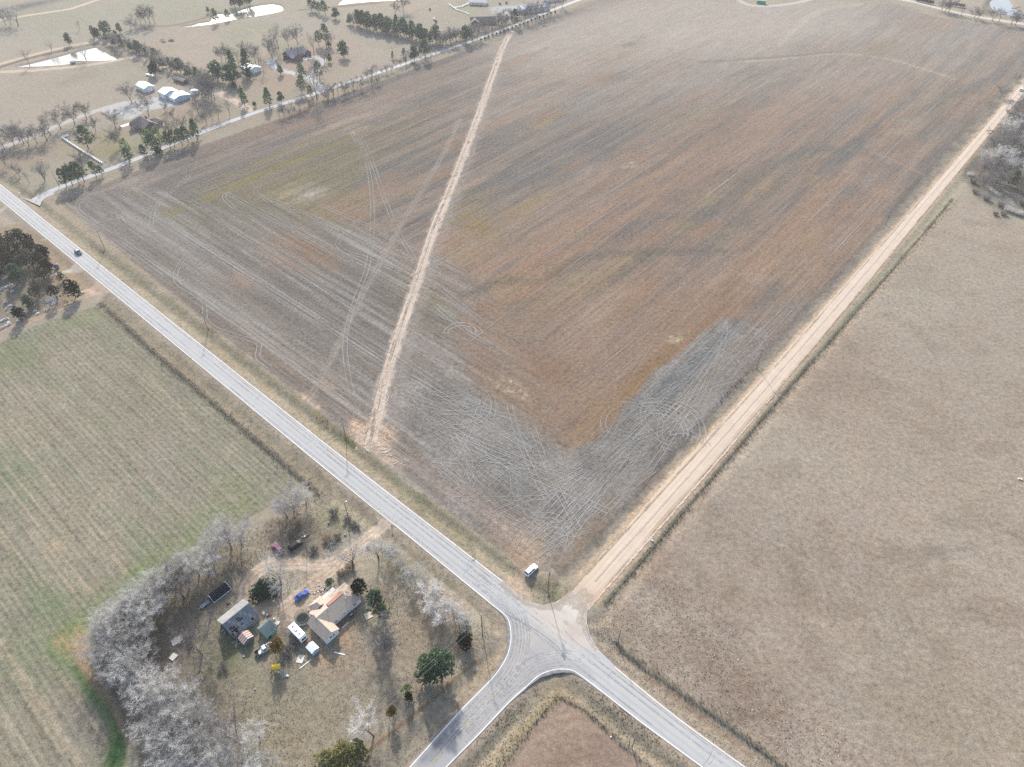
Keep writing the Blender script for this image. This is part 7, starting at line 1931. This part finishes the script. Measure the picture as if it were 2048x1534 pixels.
# ---------------------------------------------------------------- power poles and wires
def pole(label, px, py, H, rot, arm=True, lamp=False, transformer=False):
    o = thing("power_pole", label, "pole", at(px, py), rot, "power poles")
    part("shaft", MB().tube([(0, 0, -.2), (0, 0, H)], [.15, .10], 8), M_POLE, o)
    if arm:
        a = part("crossarm", MB().box(-1.25, 1.25, -.06, .06, H - .75, H - .62), M_POLE, o)
        for x in (-1.15, -.45, 1.15): part("insulator", MB().disc((x, 0, H - .5), (0, 0, 1), .07, .22, 8), M_CERAM, a)
        part("brace", MB().tube([(-.6, 0, H - .72), (0, .12, H - 1.3)], .03, 4), M_STEEL, o); part("brace", MB().tube([(.6, 0, H - .72), (0, .12, H - 1.3)], .03, 4), M_STEEL, o)
    else:
        part("insulator", MB().disc((0, 0, H + .1), (0, 0, 1), .07, .24, 8), M_CERAM, o)
    if transformer: part("transformer", MB().disc((.34, 0, H - 1.6), (0, 0, 1), .25, .8, 12), M_GREY, o)
    if lamp:
        part("lamp_arm", MB().tube([(0, 0, H - .4), (.7, 0, H - .1)], .03, 5), M_STEEL, o); part("lamp_head", MB().disc((.8, 0, H - .1), (0, 0, 1), .2, .16, 10), M_TRIM, o)
    return o
POLES = [(-70, 306, 11, "beyond the farm lane, left of the picture's edge trees"), (210, 498, 10.5, "on the field verge nearest the dark pickup"), (416, 659, 10.8, "midway along the paved road's field verge"), (692, 876, 10.8, "where the sandy trench meets the paved road"), (1096, 1184, 11.8, "on the crossroads corner next to the white SUV")]
for px, py, H, lab in POLES[1:]:
    pole("power pole with crossarm " + lab, px, py, H, GA, True, False, px == 1096)
pole("power pole with crossarm at the yard corner by the crossroads", 965, 1270, 11.8, R(139), True)
pole("plain service pole with a lamp by the yard's roadside fence", 698, 1040, 9.5, GA, False, True)
pole("yard lamp pole beside the black minivan", 614, 1101, 7.5, R(30), False, True)
pole("short pole at the pasture corner across the crossroads", 1236, 1284, 7.5, GA, False)
pole("thin pale pole at the edge of the corner field", 1264, 1496, 9.0, GA, True)
pole("pale power pole on the gravel road's field side", 1514, 734, 10.0, R(139), True)
pole("far power pole on the gravel road's field side", 1772, 447, 10.0, R(139), True)
pole("power pole at the mouth of the farm lane", 119, 374, 10.0, R(139), False)
pole("power pole on the lane beside the small conifers", 745, 158, 9.0, R(139), False)
def wire(label, ends, sag=1.0, r=.022):
    """wires of one span, each a strand"""
    o = thing("power_line", label, "wire", ends[0][0][:2], 0, z=0)
    ox, oy = ends[0][0][:2]
    for a, c in ends:
        a, c = Vector(a), Vector(c)
        pp = []
        for i in range(13):
            t = i / 12; q = a.lerp(c, t); q.z -= sag * 4 * t * (1 - t); pp.append((q.x - ox, q.y - oy, q.z))
        part("strand", MB().tube(pp, r, 4, False), M_WIRE, o)
def tp(px, py, z, dx=0, dy=0):
    x, y = at(px, py); return (x + dx * eG[0] + dy * eA[0], y + dx * eG[1] + dy * eA[1], z)
for i in range(1, 4):
    a, c = POLES[i], POLES[i + 1]
    wire("power wires over the verge, span {} from the farm lane".format(nth(i - 1)), [(tp(a[0], a[1], a[2] - .45, s), tp(c[0], c[1], c[2] - .45, s)) for s in (-1.1, -.45, 1.1)], 1.2, .013)
wire("power wires crossing the road to the yard corner pole", [(tp(1096, 1184, 11.3, s), tp(965, 1270, 11.3, 0, s)) for s in (-1, 1)], .5, .013)
wire("two pale power wires over the yard's southern trees", [(tp(965, 1270, 11.3, 0, s), tp(640, 1570, 11.3, 0, s)) for s in (-1.0, .2)], .9, .025)
wire("power wires along the gravel road, near span", [(tp(1096, 1184, 11.3, s), tp(1514, 734, 9.5, 0, s)) for s in (-1, 1)], 1.3, .012)
wire("power wires along the gravel road, far span", [(tp(1514, 734, 9.5, 0, s), tp(1772, 447, 9.5, 0, s)) for s in (-1, 1)], 1.3, .012)
wire("service wire from the lamp pole down to the farmhouse", [(tp(614, 1101, 7.3), (*lw(HO, -9.0, 7.0), 4.3))], .3, .028)

# ---------------------------------------------------------------- fences
def fence(label, px, spacing, hgt, post_r, wires, n0=0, mat=M_WOODG, world=False):
    c = resample(spline(pts(px), 3) if not world else px, .25)
    o = thing("wire_fence", label, "fence", c[0], 0, "wire fences")
    st = max(1, int(spacing / .25))
    tops = []
    pm = None
    for i in range(0, len(c), st):
        x, y = c[i]; z = gz1(x, y)
        q = bpy.data.objects.new("post", pm) if pm else None
        if pm is None:
            q = MB().tube([(0, 0, -.2), (0, 0, hgt)], post_r, 6).build("post", mat); pm = q.data
        else: COL.objects.link(q)
        q.parent = o; q.location = (x - o.location.x, y - o.location.y, z - o.location.z)
        q.rotation_euler = (tree_rg.uniform(-.05, .05), tree_rg.uniform(-.05, .05), 0)
        tops.append((x - o.location.x, y - o.location.y, z - o.location.z))
    for k in range(wires):
        part("strand", MB().tube([(a, b_, d + hgt * (.45 + .5 * k / max(1, wires - 1))) for a, b_, d in tops], .012, 3, False), M_WIRE, o)
fence("weedy wire fence between wheat field and paved road", FENCE_L, 5, 1.2, .06, 2)
fence("wire fence between the pasture and the gravel road", PF, 5, 1.2, .06, 3)
fence("wire fence between the pasture and the paved road", PF2, 5, 1.2, .06, 3)
fence("wire fence round the point of the corner field", CF[1:7], 4, 1.2, .06, 3)
fence("wire fence along the yard's side road edge", [(978, 1296), (955, 1318), (860, 1400), (735, 1502)], 6, 1.1, .05, 2)
fence("wire fence on the yard's north-west side", [(640, 990), (590, 1028), (500, 1098), (440, 1124)], 5, 1.1, .05, 2)
# white rail fence on the far lawn
def rail_fence(label, px, hgt=1.3):
    c = resample(pts(px), 2.4)
    o = thing("white_rail_fence", label, "fence", c[0], 0)
    for i in range(len(c)):
        x, y = c[i] - c[0]
        part("post", MB().box(x - .12, x + .12, y - .12, y + .12, 0, hgt + .1), M_TRIM, o)
        if i + 1 < len(c):
            x2, y2 = c[i + 1] - c[0]
            for z in (.3, .65, 1.0, hgt): part("rail", MB().tube([(x, y, z), (x2, y2, z)], .11, 4, False), M_TRIM, o)
rail_fence("white rail fence running down the far lawn to the lane", [(125, 277), (165, 303), (206, 328)])
rail_fence("short white rail fence turning off at the top of the far lawn fence", [(126, 276), (138, 272)])
rail_fence("white corral rails in the far horse paddock", [(898, 10), (912, 20), (930, 26), (938, 30)])
rail_fence("white corral rails beside the far white barn", [(905, 17), (925, 14), (945, 4)])

# ---------------------------------------------------------------- farms beyond the lane
z3 = lambda x, y: (230 + x * .1465, 120 + y * .1465)
s1 = at(*z3(415, 450))
o = thing("metal_workshop", "white metal workshop with one wide door, left of the blue-trimmed one", "workshop", s1, GA)
gable(o, 0, 7.6, 0, 13, 3.0, 4.2, 'y', M_WMETALW, M_WMETAL, .3); door(o, (3.9, 0, 0), 3.6, 2.5, (0, -1), M_TRIM, "garage_door", 4); door(o, (0, 3, 0), 1.0, 2.1, (-1, 0), M_TRIM)
s2 = at(*z3(830, 585))
o = thing("metal_workshop", "white and pale blue metal workshop with teal trim and two roof levels", "workshop", s2, GA)
gable(o, 0, 11.5, 0, 9.8, 2.7, 4.1, 'y', M_BLUEM, M_WMETAL, .3, ridge=4.6); gable(o, -1.4, 8.6, 9.9, 19.5, 3.7, 5.2, 'y', M_WMETALW, M_WMETAL, .3, ridge=3.2)
part("trim", MB().slab([(-1.8, 9.55, 3.5), (3.2, 9.55, 5.28), (3.2, 9.55, 5.0), (-1.8, 9.55, 3.2)], (0, -1, 0), .08).slab([(3.2, 9.55, 5.28), (9.0, 9.55, 3.6), (9.0, 9.55, 3.3), (3.2, 9.55, 5.0)], (0, -1, 0), .08), M_TEAL, o)
for y in (1.8, 4.6, 7.4): door(o, (0, y, 0), 2.0, 2.2, (-1, 0), M_TRIM, "garage_door", 3)
door(o, (-1.4, 14.5, 0), 3.2, 3.0, (-1, 0), M_TRIM, "garage_door", 4); window(o, (1.5, 0, 1.5), .9, .8, (0, -1)); window(o, (3.5, 0, 1.4), 1.0, .9, (0, -1))
for y in (10.1, 19.3): part("corner_trim", MB().box(-1.5, -1.2, y - .15, y + .15, 0, 3.7), M_TEAL, o)
s3 = at(*z3(400, 980))
o = thing("brick_house", "brick house with brown hipped roof behind the farm lane", "house", s3, GA)
gable(o, 0, 9.5, -2.0, 15.5, 2.8, 6.0, 'y', M_BRICK, M_TROOF, .5, hip1=4.5, hip0=0); gable(o, -3.0, 3, 5.5, 11.5, 2.8, 5.2, 'x', M_BRICK, M_TROOF, .5); gable(o, 9.4, 14.5, 2, 8.5, 2.6, 4.2, 'x', M_BRICK, M_TROOF, .4, hip1=2.5)
for y in (-.2, 3.6, 13.4): window(o, (0, y, 1.5), 1.3, 1.3, (-1, 0))
window(o, (3, -2.0, 1.5), 1.4, 1.3, (0, -1)); window(o, (7, -2.0, 1.5), 1.4, 1.3, (0, -1)); door(o, (-3.0, 8.5, 0), 1.2, 2.1, (-1, 0), M_TRIM); part("chimney", MB().box(6.2, 7.1, 6.0, 6.8, 3.5, 6.8), M_BRICK, o)
slab_thing("patio", "pale concrete patio at the left end of the brick house", "patio", 252, 250, 7, 3, .12, M_TRIM, GA)
slab_thing("patio", "small pale concrete patio at the right end of the brick house", "patio", 322, 249, 3.5, 5, .12, M_CONC, GA)
o = thing("loafing_shed", "long low maroon shed on the sandy drive behind the workshops", "shed", at(362, 164), R(145)); gable(o, -6, 6, -1.8, 1.8, 2.2, 2.9, 'x', M_RED, M_TROOF, .3)
for x in (-4, 0, 4): door(o, (x, 1.8, 0), 1.6, 1.8, (0, 1), M_WOODD)
o = thing("stock_tank", "pale metal water trough beside the dark cedar behind the workshop", "trough", at(301, 152), R(150)); part("shell", MB().box(-4, 4, -.9, .9, .1, 1.1, (.1, .1)), M_WMETALW, o); part("rim", MB().box(-4.05, 4.05, -.95, .95, 1.05, 1.15, (.05, .05)), M_TRIM, o)
o = thing("dome_tank", "white dome-roofed tank right of the blue-trimmed workshop", "tank", at(390, 188), 0); part("shell", MB().tube([(0, 0, 0), (0, 0, 2.2), (0, 0, 2.9), (0, 0, 3.2)], [3.0, 3.0, 2.2, .6], 18), M_WMETALW, o, True); part("ladder", MB().box(2.95, 3.1, -.25, .25, 0, 2.4), M_STEEL, o)
o = thing("white_barn", "small white metal barn behind tall pines", "barn", at(512, 146), GA); gable(o, -5, 5, 0, 12, 3.2, 4.8, 'y', M_WMETALW, M_WMETAL, .3); door(o, (0, 0, 0), 3.2, 2.8, (0, -1), M_TRIM, "garage_door", 4)
o = thing("white_hut", "tiny white hut behind the great cedar clump", "shed", at(432, 135), GA); gable(o, -1.8, 1.8, -1.5, 1.5, 2.0, 2.7, 'x', M_WMETALW, M_WMETAL, .2); door(o, (0, -1.5, 0), .9, 1.8, (0, -1), M_TRIM)
HB = at(585, 122)
o = thing("brown_house", "dark red brick house with grey roof behind the curving drive", "house", HB, GA)
gable(o, 0, 16, 2, 12, 2.9, 6.0, 'x', M_BRICKR, M_GROOF, .5); gable(o, 0, 8, -2.5, 8, 2.9, 5.4, 'y', M_BRICKR, M_GROOF, .5); gable(o, 11.5, 17.5, -1, 8, 2.9, 5.2, 'y', M_BRICKR, M_GROOF, .5)
door(o, (4, -2.5, 0), 4.6, 2.3, (0, -1), M_WOODD, "garage_door", 4); window(o, (9.8, 2, 1.6), 1.6, 1.3, (0, -1)); window(o, (14.5, -1, 1.6), 2.0, 1.5, (0, -1)); window(o, (0, 4.5, 1.6), 1.2, 1.2, (-1, 0)); window(o, (0, 1, 1.6), 1.2, 1.2, (-1, 0)); part("chimney", MB().box(6, 7, 8, 8.8, 4.5, 7.0), M_BRICKR, o)
slab_thing("patio", "white concrete turning pad right of the brown house", "patio", 613, 117, 5, 6, .1, M_TRIM, GA)
o = thing("far_house", "long brown brick house far behind, with a grey roof", "house", at(942, 50), R(5)); gable(o, 0, 22, 0, 9, 2.9, 5.4, 'x', M_BRICKR, M_TROOF, .5); gable(o, 0, 7, -3, 5, 2.9, 5.2, 'y', M_BRICKR, M_TROOF, .5)
for x in (9.5, 13, 17, 20): window(o, (x, 0, 1.6), 1.6, 1.2, (0, -1))
window(o, (3.5, -3, 1.6), 2.2, 1.4, (0, -1)); door(o, (11.2, 0, 0), 1.1, 2.1, (0, -1), M_TRIM)
o = thing("far_cottage", "pale cottage with a porch in the far paddocks", "house", at(955, 10), R(-8)); gable(o, -8, 8, 0, 8, 2.7, 4.4, 'x', M_WALLW, M_TINL, .5); part("porch_roof", MB().slab([(-8, -2.4, 2.2), (8, -2.4, 2.2), (8, 0, 2.6), (-8, 0, 2.6)], (0, -.15, 1), .1), M_TROOF, o)
for x in (-6, -2, 2, 6): part("porch_post", MB().box(x - .1, x + .1, -2.3, -2.1, 0, 2.2), M_TRIM, o)
for x in (-4, 4): window(o, (x, 0, 1.5), 1.4, 1.2, (0, -1))
o = thing("far_barn", "long pale blue-grey metal barn behind the far hedge", "barn", at(1072, 24), R(24)); gable(o, -14, 14, 0, 11, 3.6, 5.4, 'x', M_WMETALW, M_BLUEM, .3)
for x in (-9, -3, 3, 9): door(o, (x, 0, 0), 3, 2.8, (0, -1), M_TRIM, "garage_door", 4)
o = thing("far_barn", "small white barn at the top of the picture beyond the far hedge", "barn", at(1108, 3), R(20)); gable(o, -7, 7, 0, 8, 3.2, 4.6, 'x', M_WMETALW, M_WMETAL, .3); door(o, (0, 0, 0), 3, 2.6, (0, -1), M_TRIM, "garage_door", 3)
o = thing("green_container", "green steel container beside the far curved road", "container", at(1522, 7), R(-20)); part("box", MB().box(-4, 4, -1.3, 1.3, .15, 2.6), plain("green_steel", (60, 140, 108), .6, .12), o); part("lid", MB().box(-4.05, 4.05, -1.35, 1.35, 2.6, 2.7), plain("green_steel", (60, 140, 108)), o)
for x in (-3.4, 3.4): part("skid", MB().box(x - .2, x + .2, -1.2, 1.2, 0, .15), M_BLACK, o)
o = thing("pond_dock", "small wooden dock reaching into the top right pond", "dock", at(2032, 14), R(10)); 
for k in range(8): part("plank", MB().box(-4 + k, -4 + k + .9, -.8, .8, .35, .45), M_WOODG, o)
for x in (-3.6, 3.4):
    for y in (-.6, .6): part("post", MB().tube([(x, y, -2), (x, y, .6)], .1, 6), M_WOODG, o)
o = thing("pump_house", "little pump house on the near pond's bank", "shed", at(147, 127), R(20)); gable(o, -1.8, 1.8, -1.4, 1.4, 1.6, 2.2, 'x', M_WOODG, M_TINL, .2); door(o, (0, -1.4, 0), .9, 1.4, (0, -1), M_WOODD)
for i, (px, py, c) in enumerate([(868, 40, M_TRIM), (872, 44, M_WOODD), (860, 20, M_WOODD), (1000, 9, M_WOODD), (1013, 7, M_WOODD)]):
    o = thing("round_bale", "round hay bale, {} of those scattered in the far paddocks".format(nth(i)), "hay bale", at(px, py), i * .7, "hay bales in the far paddocks"); part("bale", MB().tube([(-.8, 0, .9), (.8, 0, .9)], .9, 14), c, o); part("wrap", MB().tube([(-.5, 0, .9), (.5, 0, .9)], .92, 14), c, o)

# ---------------------------------------------------------------- cemetery
M_GRAN = plain("grey_granite", (176, 178, 182), .5, .12, 4, spec=.4)
def headstone_mesh(w, d, hh):
    m = MB()
    n = 7
    pf = [(-w / 2, 0)] + [(-w / 2 * math.cos(math.pi * k / (n - 1)), hh * .78 + hh * .22 * math.sin(math.pi * k / (n - 1))) for k in range(n)] + [(w / 2, 0)]
    k = len(pf)
    m.add([(x, -d / 2, z) for x, z in pf] + [(x, d / 2, z) for x, z in pf], [tuple(range(k)), tuple(range(2 * k - 1, k - 1, -1))] + [(i, k + i, k + (i + 1) % k, (i + 1) % k) for i in range(k)])
    return m
HS = [(5, 579), (9, 577), (13, 575), (17, 573), (22, 570), (4, 642), (9, 640), (14, 638), (18, 646), (3, 657), (8, 655), (13, 652), (19, 649), (17, 615), (21, 612), (14, 618), (40, 638), (36, 642), (98, 617), (91, 621), (15, 553), (10, 557), (107, 608), (166, 586), (157, 590), (70, 622), (76, 628), (12, 604), (24, 583), (102, 538)]
for i, (px, py) in enumerate(HS):
    o = thing("headstone", "pale headstone, {} in the cemetery rows beside the cedars".format(nth(i)), "headstone", at(px, py), A_DIR + R(90), "headstones in the cemetery")
    k = i % 3
    part("stone", headstone_mesh([1.0, .75, 1.3][k], .25, [.95, .85, .75][k]), [M_STONE, M_GRAN, M_TRIM][k], o); part("base", MB().box(-.75, .75, -.3, .3, 0, .16), M_STONE, o)
for i, (px, py, r_) in enumerate([(104, 601, 20), (110, 604, 24), (97, 604, 22), (113, 597, 20)]):
    o = thing("cemetery_bench", "pale blue bench, {} of four beside the cemetery lane".format(nth(i)), "bench", at(px, py), R(r_), "benches beside the cemetery lane")
    part("seat", MB().box(-.9, .9, -.25, .25, .42, .5), M_BLUEM, o); part("backrest", MB().box(-.9, .9, .22, .28, .5, .9), M_BLUEM, o)
    for x in (-.75, .75): part("leg", MB().box(x - .06, x + .06, -.2, .2, 0, .42), M_GRAN, o)
o = thing("blue_booth", "small bright blue booth at the cemetery drive", "booth", at(115, 536), R(40)); part("wall", MB().box(-.7, .7, -.7, .7, 0, 2.0), M_BLUE, o); part("roof", MB().box(-.8, .8, -.8, .8, 2.0, 2.2, (.3, .3)), M_BLUE, o); door(o, (0, -.7, .1), .8, 1.7, (0, -1), M_SLATE)
o = thing("marker_post", "white marker post at the mouth of the farm lane", "post", at(40, 389), 0); part("post", MB().tube([(0, 0, 0), (0, 0, 1.3)], .12, 6), M_TRIM, o); part("cap", MB().disc((0, 0, 1.3), (0, 0, 1), .3, .3, 8), M_TRIM, o)
o = thing("marker_post", "white marker post on the field side of the farm lane mouth", "post", at(74, 401), 0); part("post", MB().tube([(0, 0, 0), (0, 0, 1.3)], .12, 6), M_TRIM, o); part("cap", MB().disc((0, 0, 1.3), (0, 0, 1), .3, .3, 8), M_TRIM, o)
# ---------------------------------------------------------------- the air
HZ = (9200.0, 191.5)
vb_ = [(sx * HZ[0], sy * HZ[0], z) for z in (-3.5, HZ[1]) for sx, sy in ((-1, -1), (1, -1), (1, 1), (-1, 1))]
fb_ = [(3, 2, 1, 0), (4, 5, 6, 7), (0, 1, 5, 4), (1, 2, 6, 5), (2, 3, 7, 6), (3, 0, 4, 7)]
hm = bpy.data.materials.new("haze")
hm.use_nodes = True
hn = hm.node_tree
for nd in list(hn.nodes):
    if nd.type != 'OUTPUT_MATERIAL':
        hn.nodes.remove(nd)
pv = hn.nodes.new("ShaderNodeVolumePrincipled")
pv.inputs["Color"].default_value = (.94, .97, 1.0, 1)
pv.inputs["Density"].default_value = 0.00010
pv.inputs["Anisotropy"].default_value = 0.2
hn.links.new(pv.outputs[0], hn.nodes["Material Output"].inputs["Volume"])
hz = mesh_np("haze", vb_, fb_, hm, smooth_shade=False)
tag(hz, kind="stuff")
